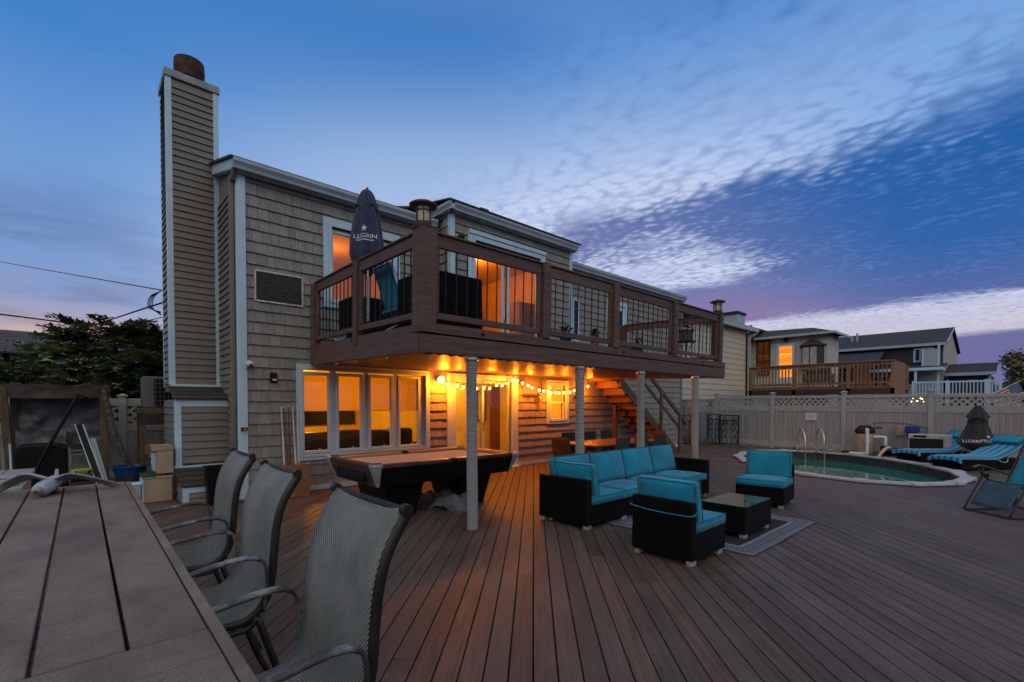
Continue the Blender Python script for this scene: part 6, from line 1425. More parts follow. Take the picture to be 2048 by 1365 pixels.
for i in range(5): DB().box(23.72, 23.74, 4.45 + i * 0.105, 4.545 + i * 0.105, 2.35, 3.2).build('screen_board', m_cedar, dk)
for i in range(14): DB().box(23.80 + i * 0.155, 23.945 + i * 0.155, 3.60, 3.63, 1.9, 3.30).build('screen_board', m_cedar, dk)
for x in (24.6, 25.8, 26.9): DB().box(x - 0.06, x + 0.06, 3.62, 3.74, -1.4, 3.28).build('post', m_cedar, dk)
t = thing('grill', 'covered grill standing on the cedar deck behind its railing', 'grill', (25.2, 6.6, 2.33))
MB().box(-0.3, 0.3, -0.6, 0.6, 0.25, 0.62).build('cabinet', m_potgrey, t, 0.02); MB().prism([(-0.28, 0.62), (0.28, 0.62), (0.28, 0.78), (0.1, 0.92), (-0.28, 0.8)], 'y', -0.45, 0.45).build('lid', m_blackm, t, 0.02)
for x in (-0.25, 0.25):
    for y in (-0.5, 0.5): MB().box(x - 0.02, x + 0.02, y - 0.02, y + 0.02, 0, 0.25).build('leg', m_blackm, t)
t = thing('garden_glow', 'cluster of warm fairy bulbs glowing through the fence lattice', 'fairy lights', (20.6, 2.5, 0)); m_fairy = emit_mat('fairy bulb', (1.0, 0.6, 0.2), 9.0)
MB().tube([(0, 0, -1.4), (0, 0, 1.7)], 0.02, 6).build('stake', m_blackm, t); rr = random.Random(2)
for i in range(12): MB().sphere((rr.uniform(-0.1, 0.1), rr.uniform(-0.22, 0.22), 1.72 + rr.uniform(-0.07, 0.09)), 0.018, 6, 4).build('bulb', m_fairy, t)

# ------------------------------------------------------------------ dark two-storey house and its annexe, farther off
m_charcoal = mat('charcoal siding', (0.030, 0.030, 0.034), 0.7, 0.1, 2, (0.3, 0.3, 8), rnd=0.04); m_ltgrey = mat('pale grey siding', (0.36, 0.40, 0.43), 0.6, 0.08, 2, (0.3, 0.3, 8), rnd=0.04); m_beige = mat('beige gable siding', (0.40, 0.37, 0.33), 0.65, 0.08, 2, (0.3, 0.3, 8))
GO = Vector((40, 3.9, 0))
class GB(HB):
    def build(s, name, m, parent=None, bevel=0.0, seg=1, smooth=False, recalc=True, off=GO): return HB.build(s, name, m, parent, bevel, seg, smooth, recalc, off)
gh = thing('charcoal_house', 'charcoal two-storey house with white trim behind the cedar deck', 'house', tuple(GO))
wg = GB().box(40.02, 48, 3.75, 13.0, 3.9, 5.32).build('wall', m_charcoal, gh); claps(wg, (40.01, 3.76), 9.2, 3.9, 5.3, 'x-', expo=0.16, m=m_charcoal, off=GO, th=0.03)
wl_ = GB().box(40.02, 48, 3.75, 13.0, -1.4, 3.89).build('wall', m_ltgrey, gh); claps(wl_, (40.01, 4.9), 8.0, 1.2, 3.85, 'x-', expo=0.16, m=m_ltgrey, off=GO, th=0.03)
GB().prism([(39.7, 5.30), (44.0, 6.68), (48.4, 5.30), (48.4, 5.42), (44.0, 6.82), (39.7, 5.42)], 'y', 3.55, 13.3).build('roof', m_roof2, gh)
GB().box(39.58, 39.69, 3.55, 13.3, 5.26, 5.43).build('gutter', m_gutter, gh)
gb = GB(); gb.prism([(40.0, 5.33), (44.0, 6.62), (48.0, 5.33)], 'y', 3.70, 3.74); gb.build('gable_wall', m_beige, gh); GB().box(40.05, 48, 3.69, 3.745, 3.0, 5.325).build('gable_wall', m_beige, gh)
GB().prism([(39.75, 5.40), (44.0, 6.74), (44.0, 6.84), (39.75, 5.50)], 'y', 3.50, 3.545).build('rake_board', m_gutter, gh)
def gwin(y0, y1, z0, z1, name='window', X=40.0, bars=2):
    mb = GB(); w_ = 0.10
    mb.box(X - 0.10, X - 0.02, y0, y0 + w_, z0, z1); mb.box(X - 0.10, X - 0.02, y1 - w_, y1, z0, z1); mb.box(X - 0.10, X - 0.02, y0 + w_, y1 - w_, z0, z0 + w_); mb.box(X - 0.10, X - 0.02, y0 + w_, y1 - w_, z1 - w_, z1)
    for i in range(bars): yb = y0 + (y1 - y0) * (i + 1) / (bars + 1); mb.box(X - 0.095, X - 0.03, yb - 0.03, yb + 0.03, z0 + w_, z1 - w_)
    o = mb.build(name, m_white, gh); GB().box(X - 0.05, X - 0.04, y0 + w_, y1 - w_, z0 + w_, z1 - w_).build('pane', m_screen, o)
gwin(4.15, 5.15, 4.28, 5.18); gwin(7.3, 8.3, 4.45, 5.0, bars=0); gwin(5.0, 5.75, 2.75, 3.70, bars=0); gwin(6.3, 7.4, 2.3, 3.5, bars=1)
bx = GB().box(39.2, 39.98, 3.85, 4.62, 3.85, 5.0).build('stair_box', m_ltgrey, gh); claps(bx, (39.19, 3.87), 0.73, 3.85, 5.0, 'x-', 0.16, m_ltgrey, GO, 0.03); GB().box(39.15, 39.25, 3.80, 3.90, -1.4, 5.3).build('corner_post', m_white, gh); GB().box(39.16, 39.24, 4.56, 4.65, 3.85, 5.05).build('corner_post', m_white, gh)
GB().prism([(38.6, 3.72), (40.0, 4.05), (40.0, 4.15), (38.6, 3.82)], 'y', 3.5, 13.2).build('porch_roof', m_roof2, gh); GB().box(38.52, 38.6, 3.5, 13.2, 3.66, 3.84).build('gutter', m_white, gh)
GB().prism([(36.8, 3.85), (39.9, 5.05), (39.9, 5.15), (36.8, 3.95)], 'y', 6.6, 11.5).build('porch_roof', m_roof2, gh)
GB().box(38.6, 38.7, 4.8, 4.92, -1.4, 3.66).build('corner_post', m_white, gh)
GB().tube([(42, 8.6, 6.1), (42, 8.6, 6.75)], 0.07, 6).build('vent_pipe', m_gutter, gh); GB().tube([(42, 8.9, 6.1), (42, 8.9, 6.6)], 0.07, 6).build('vent_pipe', m_gutter, gh)
an = thing('charcoal_annexe', 'low charcoal annexe with grey roof right of the two-storey house', 'house', (40.6, 2.4, 0))
MB().box(0.02, 5, -0.75, 1.15, -1.4, 3.35).build('wall', m_charcoal, an); claps(an, (0.01, -0.74), 1.88, 2.0, 3.35, 'x-', 0.16, m_charcoal, Vector((0, 0, 0)), 0.03)
MB().prism([(-0.45, 3.40), (2.2, 4.10), (2.2, 4.22), (-0.45, 3.52)], 'y', -1.0, 1.3).build('roof', m_roof2, an); MB().box(-0.55, -0.45, -1.0, 1.3, 3.36, 3.52).build('gutter', m_gutter, an); MB().box(-0.06, 0.015, -0.80, -0.66, -1.4, 3.38).build('corner_trim', m_white, an)
MB().box(-0.14, -0.04, -0.20, 0.20, 3.0, 3.06).build('wall_lamp', m_white, an)
pr_ = thing('porch_railing', 'white porch railing in front of the charcoal houses', 'railing', (38.2, 4.9, 2.0))
for y in (0, -1.55, -3.2, -3.75): MB().box(-0.06, 0.06, y - 0.07, y + 0.07, -3.4, 1.0).build('post', m_white, pr_)
MB().box(-0.05, 0.05, -3.75, 0, 0.85, 0.95).build('top_rail', m_white, pr_); MB().box(-0.04, 0.04, -3.75, 0, 0.1, 0.2).build('bottom_rail', m_white, pr_)
for i in range(24): MB().box(-0.02, 0.02, -0.17 - i * 0.15, -0.12 - i * 0.15, 0.2, 0.85).build('baluster', m_white, pr_)

# ------------------------------------------------------------------ flag on a slanted pole
def flag_mat():
    m = bpy.data.materials.new('striped flag cloth'); m.use_nodes = True; t_ = NT(m.node_tree); b = t_.n['Principled BSDF']; uv = t_.add('ShaderNodeTexCoord').outputs['Object']; x, y, z = t_.sep(uv)
    st_ = t_.math('GREATER_THAN', t_.math('SINE', t_.math('MULTIPLY', z, 2 * math.pi / (0.9 / 6.5))), 0.0); c = t_.mix(st_, (0.55, 0.53, 0.55, 1), (0.33, 0.02, 0.03, 1))
    can = t_.math('MULTIPLY', t_.math('GREATER_THAN', z, -0.485), t_.math('LESS_THAN', x, 0.6)); vo = t_.add('ShaderNodeTexVoronoi'); t_.set(vo, 'Vector', t_.xyz(x, z, 0.0)); t_.set(vo, 'Scale', 12.0); t_.set(vo, 'Randomness', 0.0)
    stars = t_.math('LESS_THAN', vo.outputs[0], 0.25); c = t_.mix(can, c, t_.mix(stars, (0.012, 0.022, 0.14, 1), (0.5, 0.5, 0.55, 1))); t_.set(b, 'Base Color', c); t_.set(b, 'Roughness', 0.8); return m
fl = thing('flag', 'red and white striped flag with blue canton beyond the fence', 'flag', (34.0, 1.6, 1.95), R(-44))
MB().tube([(-0.45, 0, -0.22), (1.75, 0, 0.78)], 0.022, 6).build('pole', m_gutter, fl); MB().sphere((1.77, 0, 0.79), 0.06, 8, 6).build('finial', m_brass, fl)
mb = MB(); mb.grid(lambda u, v: (1.5 * u, 0.06 * math.sin(5 * u + 2 * v) * v, -0.9 * v - 0.05 * math.sin(3 * u) * v), 16, 10); o = mb.build('cloth', flag_mat(), fl, smooth=True, recalc=False); o.rotation_euler = (0, R(155), R(180)); o.location = (1.70, 0, 0.76)
o.rotation_euler = (0, R(24.5), R(180))
# ------------------------------------------------------------------ left yard: neighbour roof, spruce, wires
m_brownhouse = mat('brown clapboard', (0.030, 0.018, 0.012), 0.8, 0.2, 2, (0.4, 0.4, 8)); m_shedroof = mat('faded roof shingle', (0.075, 0.066, 0.068), 0.9, 0.35, 10, (1, 1, 4), bump=0.5, bsc=60)
nh = thing('brown_house', 'dark brown neighbour house with faded shingle roof beyond the spruce', 'house', (-3, 28, 0))
MB().box(-8, 7.6, 0.3, 9, -1.4, 3.75).build('wall', m_brownhouse, nh)
for i in range(9):
    a = i / 9; b = (i + 1) / 9 + 0.02
    MB().prism([(-0.35 + 4.6 * a, 3.62 + 1.35 * a), (-0.35 + 4.6 * b, 3.62 + 1.35 * b - 0.02), (-0.35 + 4.6 * b, 3.68 + 1.35 * b - 0.02), (-0.35 + 4.6 * a, 3.69 + 1.35 * a)], 'x', -8.5, 8.0).build('roof_course', m_shedroof, nh)
MB().prism([(4.3, 4.97), (9.3, 3.62), (9.3, 3.69), (4.3, 5.04)], 'x', -8.5, 8.0).build('roof', m_shedroof, nh)
m_paleblue = mat('pale window pane', (0.35, 0.42, 0.45), 0.25, 0.15, 3)
for x0, x1 in ((0.9, 1.75), (1.85, 2.7)):
    f_ = frame_rect(MB(), x0, x1, 2.75, 3.58, 0.06, 0.22, 0.30).build('window', m_gutter, nh); MB().box(x0 + 0.06, x1 - 0.06, 0.26, 0.27, 2.81, 3.52).build('pane', m_paleblue, f_)
# spruce: drooping branches with needle sprays
m_needle = mat('spruce needles', (0.16, 0.25, 0.105), 0.65, 0.45, 1.6, rnd=0.0, c2=(0.31, 0.37, 0.17), spec=0.3); m_twig = mat('dead brown twigs', (0.14, 0.085, 0.05), 0.85, 0.4, 6)
sp_ = thing('spruce_tree', 'broad blue-green spruce sprawling above the tarp shelter', 'tree', (0.75, 17.2, -1.4)); rr = random.Random(11)
mbn = MB(); mbt = MB(); mbd = MB()
def spray(p, d, L, mb, n=16):
    d = d.normalized(); s_ = d.cross(Vector((0, 0, 1))); s_ = s_.normalized() if s_.length > 0.05 else Vector((1, 0, 0)); u = s_.cross(d)
    for k in range(n):
        t_ = k / n; q = p + d * L * t_ + Vector((0, 0, -0.10 * L * t_ * t_)); sg_ = 1 if k % 2 else -1
        a = (d * 0.75 + s_ * sg_ * rr.uniform(0.35, 1.0) + u * rr.uniform(-0.4, 0.5)).normalized(); l_ = rr.uniform(0.10, 0.20) * (1.1 - 0.5 * t_); w_ = a.cross(u).normalized() * 0.036
        if w_.length < 0.01: continue
        mb._add([q - w_, q + w_, q + a * l_ + w_ * 0.4, q + a * l_ - w_ * 0.4], [(0, 1, 2, 3)])
for i in range(250):
    z = rr.uniform(2.6, 5.05); a = rr.uniform(0, 2 * math.pi); k = (1 - max(0, (z - 3.2)) / 3.4); R_ = rr.uniform(1.7, 2.45) * k
    base = Vector((rr.uniform(-0.3, 0.3), rr.uniform(-0.3, 0.3), z)); d = Vector((math.cos(a) * 1.0, math.sin(a), rr.uniform(-0.10, 0.25))); tip = base + d * R_
    mbt.tube([base, base.lerp(tip, 0.6) + Vector((0, 0, 0.05)), tip], [0.018, 0.011, 0.004], 4, caps=False)
    dead = z > 4.55 and rr.random() < 0.55
    for j in range(9):
        f_ = 0.52 + 0.48 * j / 8; q = base.lerp(tip, f_); sd = d.cross(Vector((0, 0, 1))).normalized() * (1 if j % 2 else -1)
        spray(q, d * 0.8 + sd * rr.uniform(0.2, 1.0) + Vector((0, 0, rr.uniform(-0.3, 0.25))), rr.uniform(0.22, 0.45), mbd if dead else mbn, 11)
# right-hand side reaches behind the chimney
for i in range(70):
    base = Vector((rr.uniform(0.5, 1.8), rr.uniform(-0.6, 0.6), rr.uniform(3.2, 5.1))); d = Vector((rr.uniform(-1, 1), rr.uniform(-1, 0.4), rr.uniform(-0.2, 0.4)))
    for j in range(6): spray(base + d * 0.12 * j, d + Vector((rr.gauss(0, 0.5), rr.gauss(0, 0.5), rr.gauss(0, 0.25))), rr.uniform(0.25, 0.45), mbd if base.z > 4.7 else mbn, 11)
for i in range(120):   # long low boughs towards the left
    base = Vector((rr.uniform(-2.3, 0.6), rr.uniform(-1.3, -0.2), rr.uniform(3.2, 4.2))); base.z -= 0.12 * max(0, -base.x - 0.8); d = Vector((rr.uniform(-1.0, -0.1), rr.uniform(-0.9, -0.2), rr.uniform(-0.15, 0.25)))
    for j in range(6): spray(base + d * 0.10 * j, d + Vector((rr.gauss(0, 0.4), rr.gauss(0, 0.4), rr.gauss(0, 0.2))), rr.uniform(0.25, 0.42), mbn, 11)
for i in range(46):   # bare curled twigs on the crown
    p = Vector((rr.uniform(-0.9, 0.9), rr.uniform(-1.0, 0.4), rr.uniform(4.3, 5.0))); pts = [p]
    for k in range(4): p = p + Vector((rr.uniform(-0.2, 0.2), rr.uniform(-0.15, 0.1), rr.uniform(-0.12, 0.16))); pts.append(p)
    mbt.tube(pts, 0.006, 4, caps=False)
mbn.build('crown', m_needle, sp_, recalc=False); mbd.build('dead_crown', m_twig, sp_, recalc=False); mbt.build('branches', m_twig, sp_, recalc=False)
MB().tube([(0, 0, 0), (0.05, 0, 2.5), (0.0, 0.05, 4.6)], [0.17, 0.13, 0.05], 8).build('trunk', m_bark, sp_)
def wire(name, label, pts, r_): return tag(MB().tube(spline(pts, 10), r_, 5).build(name, m_blackm), label, 'wire', 'overhead wires')
wire('overhead_wire', 'highest thin overhead wire sloping down to the chimney', [(-2.4, 25, 6.70), (-0.6, 18, 5.20), (1.15, 10.97, 3.70)], 0.010)
wire('overhead_wire', 'thick overhead cable descending rightwards in front of the brown roof', [(-2.9, 19, 4.10), (-0.4, 20, 4.08), (2.6, 21, 4.0)], 0.022)
wire('overhead_wire', 'twisted service drop rising from the brown roof to the chimney', [(-0.95, 30, 4.86), (0.2, 20, 4.02), (1.17, 10.97, 3.47)], 0.017)
wire('overhead_wire', 'thin lower wire rising to the chimney just under the service drop', [(-0.3, 30, 4.70), (0.55, 20, 3.90), (1.17, 10.97, 3.20)], 0.009)
t = thing('cable_loops', 'loops of service cable hanging on the chimney side', 'cable', (1.14, 10.96, 3.45))
for i in range(4): MB().tube(spline([(0.02, 0.02 * i, 0.25), (-0.10 - 0.02 * i, 0, 0.1), (-0.12 - 0.02 * i, 0, -0.1), (0.0, 0, -0.22 + 0.02 * i)], 5), 0.008, 5).build('loop', m_blackm, t)

# ------------------------------------------------------------------ tarp shelter
m_lumber = mat('green brown lumber', (0.095, 0.068, 0.030), 0.8, 0.35, 4, (5, 5, 1), bump=0.3, bsc=20); m_silver = mat('silver tarp', (0.115, 0.105, 0.120), 0.45, 0.35, 5, bump=0.8, bsc=7, c2=(0.19, 0.18, 0.20)); m_browntarp = mat('brown tarp', (0.050, 0.038, 0.030), 0.75, 0.3, 4, bump=0.3, bsc=10)
ts = thing('tarp_shelter', 'rough timber shelter hung with brown and silver tarps', 'shelter', (-0.25, 11.5, 0))
MB().beam((-0.60, 0, 0.0), (-0.70, 0.0, 1.85), 0.10, 0.14, up=(0, 1, 0)).build('post', m_lumber, ts, 0.004); MB().beam((0.58, 0, 0.0), (0.57, 0, 1.85), 0.10, 0.10, up=(0, 1, 0)).build('post', m_lumber, ts, 0.004)
MB().beam((-0.62, 0.75, 0), (-0.62, 0.75, 1.8), 0.10, 0.10, up=(0, 1, 0)).build('post', m_dkframe, ts); MB().beam((0.6, 0.75, 0), (0.6, 0.75, 1.8), 0.1, 0.1, up=(0, 1, 0)).build('post', m_dkframe, ts)
MB().beam((-0.95, 0, 1.88), (0.64, 0, 1.86), 0.05, 0.06).build('top_bar', m_gutter, ts)
from mathutils import noise as mnoise
def drape(x0, x1, y0, z0, z1, nx, nz, amp, seed, name, m, swag=0.0):
    mb = MB()
    def fn(u, v):
        x = x0 + (x1 - x0) * u; z = z1 + (z0 - z1) * v; p = Vector((x * 3 + seed, z * 3.5, seed)); n_ = mnoise.noise(p) + 0.5 * mnoise.noise(p * 2.3) + 0.25 * mnoise.noise(p * 5)
        return (x, y0 + amp * n_, z - swag * math.sin(math.pi * u) * v)
    mb.grid(fn, nx, nz); return mb.build(name, m, ts, smooth=True)
drape(-0.95, 0.66, -0.06, 1.70, 1.91, 40, 8, 0.05, 3.0, 'valance', m_browntarp, 0.03); drape(-0.60, 0.60, 0.72, 0.82, 1.78, 40, 30, 0.05, 7.0, 'back_tarp', m_silver)
drape(-0.60, 0.05, 0.60, 0.80, 1.10, 20, 10, 0.06, 9.0, 'torn_flap', m_silver); drape(0.40, 0.60, 0.55, 0.1, 0.95, 8, 24, 0.06, 12.0, 'side_tarp', m_silver)
MB().grid(lambda u, v: (-0.95 + 1.6 * u, -0.05 + 0.85 * v, 1.90 - 0.06 * v + 0.01 * math.sin(9 * u)), 12, 6).build('roof_tarp', m_browntarp, ts, smooth=True)
for i in range(13): MB().sphere((-0.60 - 0.0045 * (14 * i / 13) * 2 + 0.055, -0.02, 0.35 + i * 0.11), 0.022, 6, 4).build('grommet', m_dkframe, ts)
t = thing('bagged_grill', 'tall black covered grill standing inside the tarp shelter', 'covered grill', (-0.46, 10.95, 0)); 
MB().prism([(-0.30, 0.0), (0.30, 0.0), (0.29, 0.86), (0.20, 0.92), (-0.26, 0.92), (-0.31, 0.84)], 'y', -0.25, 0.25).build('cover', m_ptblack, t, 0.03, 2); MB().tube([(-0.34, -0.2, 0.0), (-0.36, -0.2, 0.95)], 0.015, 6).build('side_tube', m_white, t)
t = thing('green_tool_case', 'black and lime-green tool case with a wire handle in the shelter', 'tool case', (0.0, 10.62, 0.30)); m_lime = mat('lime plastic', (0.30, 0.38, 0.02), 0.45)
MB().box(-0.13, 0.14, -0.12, 0.12, 0.0, 0.10).build('case', m_ptblack, t, 0.02); MB().box(-0.13, 0.14, -0.121, 0.121, 0.101, 0.20).build('lid', m_lime, t, 0.02); MB().box(-0.07, 0.12, -0.128, -0.1215, 0.13, 0.18).build('label', m_ptblack, t)
o = link('lettering', text_mesh('STOUT', 0.042), m_letter, t, loc=(0.02, -0.130, 0.142), rot=(R(90), 0, 0)); MB().tube(spline([(-0.1, 0, 0.2), (-0.12, 0, 0.28), (0.0, 0, 0.36), (0.08, 0, 0.24)], 5), 0.006, 5).build('handle', m_leaf, t)
MB().box(-0.14, 0.15, -0.13, 0.13, -0.30, -0.002).build('crate', m_dkframe, t)
t = thing('green_rake', 'thin green metal rod frame standing beside the tool case', 'rod frame', (-0.14, 10.66, 0)); m_grn = mat('pale green rod', (0.16, 0.24, 0.18), 0.6)
MB().tube([(0.05, 0, 0.0), (0.02, 0, 0.5), (0, 0, 0.86)], 0.012, 6).build('rod', m_grn, t); MB().tube([(0, 0, 0.80), (0.18, 0, 0.80)], 0.01, 6).build('rod', m_grn, t); MB().tube([(0, 0, 0.72), (0.18, 0, 0.74)], 0.01, 6).build('rod', m_grn, t)
def strip(label, p0, p1, w_, m, cat='metal strip'):
    t = thing('metal_strip', label, cat, p0, group='metal strips leaning in the shelter'); v = Vector(p1) - Vector(p0)
    MB().beam((0, 0, 0), v, 0.006, w_, up=(1, 0, 0)).build('web', m, t); off = Vector((w_ / 2, 0, 0)); MB().beam(-off + Vector((0, -0.01, 0)), v - off + Vector((0, -0.01, 0)), 0.02, 0.012, up=(1, 0, 0)).build('flange', m_white, t); MB().beam(off + Vector((0, -0.01, 0)), v + off + Vector((0, -0.01, 0)), 0.02, 0.02, up=(1, 0, 0)).build('flange', m_gutter, t)
strip('widest white-edged metal channel leaning in the shelter', (0.30, 10.45, 0.0), (-0.02, 10.85, 1.23), 0.10, m_ptblack); strip('narrow grey metal strip leaning right of the wide channel', (0.36, 10.6, 0.0), (0.15, 10.9, 0.98), 0.05, m_gutter)
t = thing('black_pole', 'long black pole leaning diagonally across the tarp shelter', 'pole', (-0.75, 10.55, 0.0)); MB().tube([(0, 0, 0), (0.35, 0.05, 0.85)], 0.02, 8).build('lower_tube', m_ptblack, t); MB().tube([(0.34, 0.05, 0.83), (0.73, 0.12, 1.73)], 0.026, 8).build('upper_tube', m_ptblack, t); MB().tube([(0.73, 0.12, 1.73), (0.88, 0.12, 1.66)], 0.018, 6).build('hook', m_ptblack, t)

# ------------------------------------------------------------------ air conditioner on its stand, tub, boxes, bins
m_acgrey = mat('air conditioner grey', (0.12, 0.115, 0.115), 0.55, 0.15, 4)
t = thing('air_conditioner', 'grey outdoor air conditioner on a timber stand beside the chimney', 'air conditioner', (1.25, 11.35, 1.50)); MB().box(-0.36, 0.40, -0.05, 0.55, 0.0, 0.60).build('case', m_acgrey, t, 0.02, 2); MB().box(-0.20, 0.38, -0.062, -0.052, 0.03, 0.56).build('coil', m_ptblack, t)
for i in range(7): MB().box(-0.20, 0.38, -0.072, -0.0625, 0.05 + i * 0.083, 0.058 + i * 0.083).build('grille_bar', m_acgrey, t)
for i in range(9): MB().box(-0.18 + i * 0.066, -0.173 + i * 0.066, -0.078, -0.0725, 0.03, 0.56).build('grille_bar', m_acgrey, t)
t = thing('timber_stand', 'rough timber stand carrying the air conditioner', 'stand', (1.25, 11.35, 0)); MB().box(-0.45, 0.45, -0.12, 0.6, 1.40, 1.495).build('top_frame', m_lumber, t, 0.005); MB().box(-0.43, 0.45, -0.10, -0.06, 1.18, 1.395).build('apron', m_dkframe, t)
for x in (-0.38, 0.40):
    for y in (-0.05, 0.52): MB().box(x - 0.045, x + 0.045, y - 0.045, y + 0.045, 0, 1.395).build('leg', m_lumber, t, 0.004)
MB().box(-0.36, 0.1, -0.14, -0.11, 0.62, 0.80).build('brace_board', m_wood, t, 0.004)
m_tub = mat('blue plastic tub', (0.01, 0.09, 0.30), 0.35, 0.1, 4); t = thing('blue_tub', 'round blue plastic tub in front of the shaded fence', 'tub', (0.66, 11.35, 0.24))
MB().lathe([(0.20, 0.0), (0.25, 0.16), (0.29, 0.165), (0.29, 0.185), (0.24, 0.18), (0.19, 0.03), (0.0, 0.03)], n=22).build('basin', m_tub, t, smooth=False); MB().lathe([(0.22, -0.24), (0.2, -0.004)], n=14).build('stool', m_dkframe, t)
m_camo = mat('mottled net', (0.085, 0.07, 0.06), 0.9, 0.7, 14, bump=0.8, bsc=30); t = thing('rolled_net', 'mottled rolled netting leaning from the shelter into the tub', 'netting', (0.70, 11.30, 0.28)); MB().tube(spline([(0, 0, 0), (-0.12, 0.0, 0.35), (-0.26, 0.05, 0.85), (-0.34, 0.1, 1.35), (-0.38, 0.15, 1.58)], 5), [0.05, 0.055, 0.06, 0.05, 0.055, 0.06, 0.055, 0.05, 0.055, 0.05, 0.05, 0.05, 0.045, 0.05, 0.045, 0.04, 0.045, 0.04, 0.04, 0.04, 0.03], 8).build('roll', m_camo, t)
m_box = mat('beige storage plastic', (0.36, 0.28, 0.20), 0.6, 0.12, 4, dirt=0.35, dirtc=(0.25, 0.12, 0.06), dsc=3); m_green = mat('dark green lid', (0.012, 0.055, 0.035), 0.5)
t = thing('storage_bin', 'lower beige storage bin with green lid beside the chimney', 'storage bin', (0.905, 9.58, 0)); MB().box(-0.19, 0.19, -0.18, 0.18, 0.004, 0.38).build('bin', m_box, t, 0.012, 2); MB().box(-0.20, 0.20, -0.19, 0.19, 0.381, 0.415).build('rim', m_box, t, 0.008); MB().box(-0.21, -0.02, -0.195, 0.2, 0.4155, 0.45).build('lid', m_green, t, 0.01); MB().box(-0.205, -0.185, -0.19, 0.19, 0.0, 0.38).build('corner_strip', m_white, t)
t = thing('storage_cabinet', 'upper beige cabinet box stacked on the lower bin, with grey latch side', 'storage box', (1.0, 9.58, 0.452)); MB().box(-0.105, 0.115, -0.17, 0.17, 0.0, 0.36).build('body', m_box, t, 0.012, 2); MB().box(-0.16, 0.125, -0.18, 0.18, 0.361, 0.43).build('lid', m_box, t, 0.014, 2); MB().box(-0.17, 0.10, -0.17, 0.17, 0.431, 0.455).build('lid_top', m_box, t, 0.008); MB().prism([(-0.106, 0.03), (-0.106, 0.34), (-0.16, 0.32), (-0.18, 0.18), (-0.155, 0.05)], 'y', -0.16, 0.1).build('latch_side', m_gutter, t, 0.008); MB().box(-0.185, -0.17, -0.12, 0.02, 0.12, 0.26).build('latch', m_screen, t)
for x in (0.02, 0.07): MB().sphere((x, -0.185, 0.40), 0.008, 6, 4).build('stud', m_brass, t)
t = thing('white_crate', 'small white plastic crate beside the lower storage bin', 'crate', (0.60, 9.5, 0)); MB().box(-0.08, 0.09, -0.12, 0.12, 0.004, 0.30).build('crate', m_gutter, t, 0.01); MB().box(-0.09, 0.10, -0.13, 0.13, 0.301, 0.33).build('rim', m_white, t, 0.006)
t = thing('tall_bin', 'tall black waste bin in front of the chimney base', 'bin', (1.56, 8.60, 0)); mb = MB(); mb._add([(-0.11, -0.10, 0.0), (0.11, -0.10, 0.0), (0.11, 0.10, 0.0), (-0.11, 0.10, 0.0), (-0.145, -0.14, 0.58), (0.145, -0.14, 0.58), (0.145, 0.14, 0.58), (-0.145, 0.14, 0.58)], [(0, 1, 2, 3), (0, 1, 5, 4), (1, 2, 6, 5), (2, 3, 7, 6), (3, 0, 4, 7)]); mb.build('body', m_ptblack, t, 0.01); mb = MB(); frame_rect(mb, -0.155, 0.155, -0.15, 0.15, 0.022, 0.578, 0.605); mb.v = [(x, z, y) for x, y, z in mb.v]; mb.build('rim', m_ptblack, t, 0.004)
m_oldwood = mat('silvered wood', (0.30, 0.32, 0.32), 0.8, 0.3, 3, (2, 14, 4), bump=0.4, bsc=12, bst=(2, 30, 6))
t = thing('wooden_chest', 'silvered plank chest at the left edge behind the table end', 'chest', (-1.0, 7.6, 0))
for i in range(5): MB().box(-0.70 + i * 0.255, -0.452 + i * 0.255, -0.95, 0.95, 0.70, 0.755).build('lid_plank', m_oldwood, t, 0.006)
MB().box(-0.66, 0.53, -0.9, 0.9, 0.0, 0.699).build('chest_body', m_oldwood, t, 0.01)
t = thing('wood_scrap', 'short weathered block resting on the silvered chest', 'wood block', (-0.60, 7.0, 0.757)); MB().prism([(-0.12, 0), (0.14, 0), (0.10, 0.07), (-0.10, 0.06)], 'y', -0.2, 0.2).build('block', m_oldwood, t, 0.01); MB().box(-0.1, 0.1, -0.18, 0.18, 0.071, 0.085).build('offcut', m_oldwood, t, 0.003)
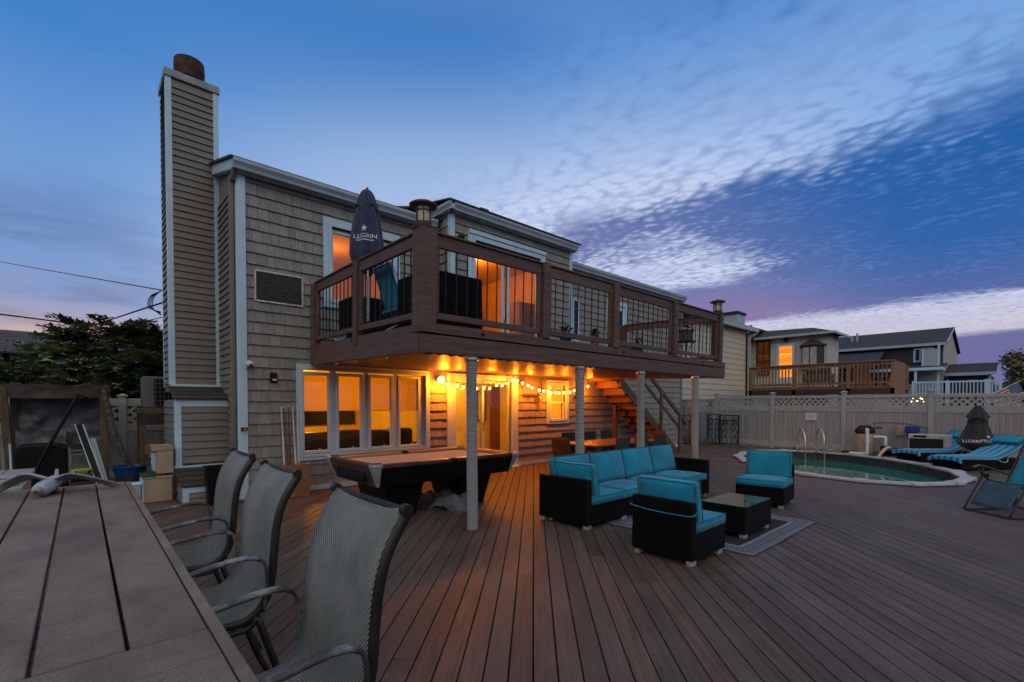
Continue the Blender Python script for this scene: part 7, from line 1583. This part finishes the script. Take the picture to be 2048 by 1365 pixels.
# carved gull on the table
m_gull = mat('pale grey painted carving', (0.34, 0.36, 0.38), 0.6, 0.35, 9, bump=0.3, bsc=30, dirt=0.3, dirtc=(0.15, 0.16, 0.17), dsc=8)
bd_ = thing('gull_carving', 'grey carved gull with spread wings on the far end of the plank table', 'carving', (-0.165, 4.80, 0.921), R(-16))
P = spline([(0.0, -0.20, 0.050), (0.0, -0.16, 0.052), (0.0, -0.08, 0.06), (0.0, 0.02, 0.075), (0.0, 0.09, 0.085), (0.0, 0.15, 0.085), (0.0, 0.19, 0.080)], 4); n_ = len(P)
rs = [0.014 + 0.044 * max(0.0, math.sin((i / (n_ - 1)) ** 0.62 * math.pi)) ** 0.9 for i in range(n_)]
MB().tube(P, rs, 14, flat=0.85).build('body', m_gull, bd_, smooth=True)
MB().sphere((0.0, -0.215, 0.058), 0.030, 10, 8, (0.9, 1.25, 0.9)).build('head', m_gull, bd_, smooth=True); MB().tube([(0, -0.24, 0.056), (0, -0.285, 0.046)], [0.011, 0.003], 8).build('beak', m_dkframe, bd_)
MB()._add([(-0.012, 0.17, 0.083), (0.012, 0.17, 0.083), (0.045, 0.27, 0.088), (-0.045, 0.27, 0.088), (0.0, 0.18, 0.072), (0.0, 0.26, 0.078)], [(0, 1, 2, 3), (0, 4, 5, 3), (1, 4, 5, 2)]).build('tail', m_gull, bd_)
for s_ in (-1, 1):
    C_ = spline([(s_ * 0.02, 0.0, 0.095), (s_ * 0.10, -0.02, 0.135), (s_ * 0.17, 0.0, 0.125), (s_ * 0.27, 0.06, 0.075), (s_ * 0.36, 0.14, 0.018)], 6); m_ = len(C_) - 1
    def wf(u, v, C_=C_, m_=m_):
        k = u * m_; i = min(int(k), m_ - 1); q = C_[i].lerp(C_[i + 1], k - i); c = 0.15 * (1 - u ** 2.2) + 0.008
        return (q.x, q.y + (v - 0.25) * c, q.z + 0.016 * math.sin(math.pi * v) * (1 - u) - 0.05 * (v - 0.25))
    o = MB().grid(wf, 20, 6).build('wing', m_gull, bd_, smooth=True, recalc=False); md = o.modifiers.new('thickness', 'SOLIDIFY'); md.thickness = 0.012
MB().tube([(0, 0.0, 0.0), (0, 0.02, 0.05)], [0.05, 0.03], 8).build('stand', m_dkframe, bd_); MB().tube([(0, 0.10, 0.10), (0, 0.11, 0.165)], [0.014, 0.010], 8).build('perch_peg', m_gull, bd_)
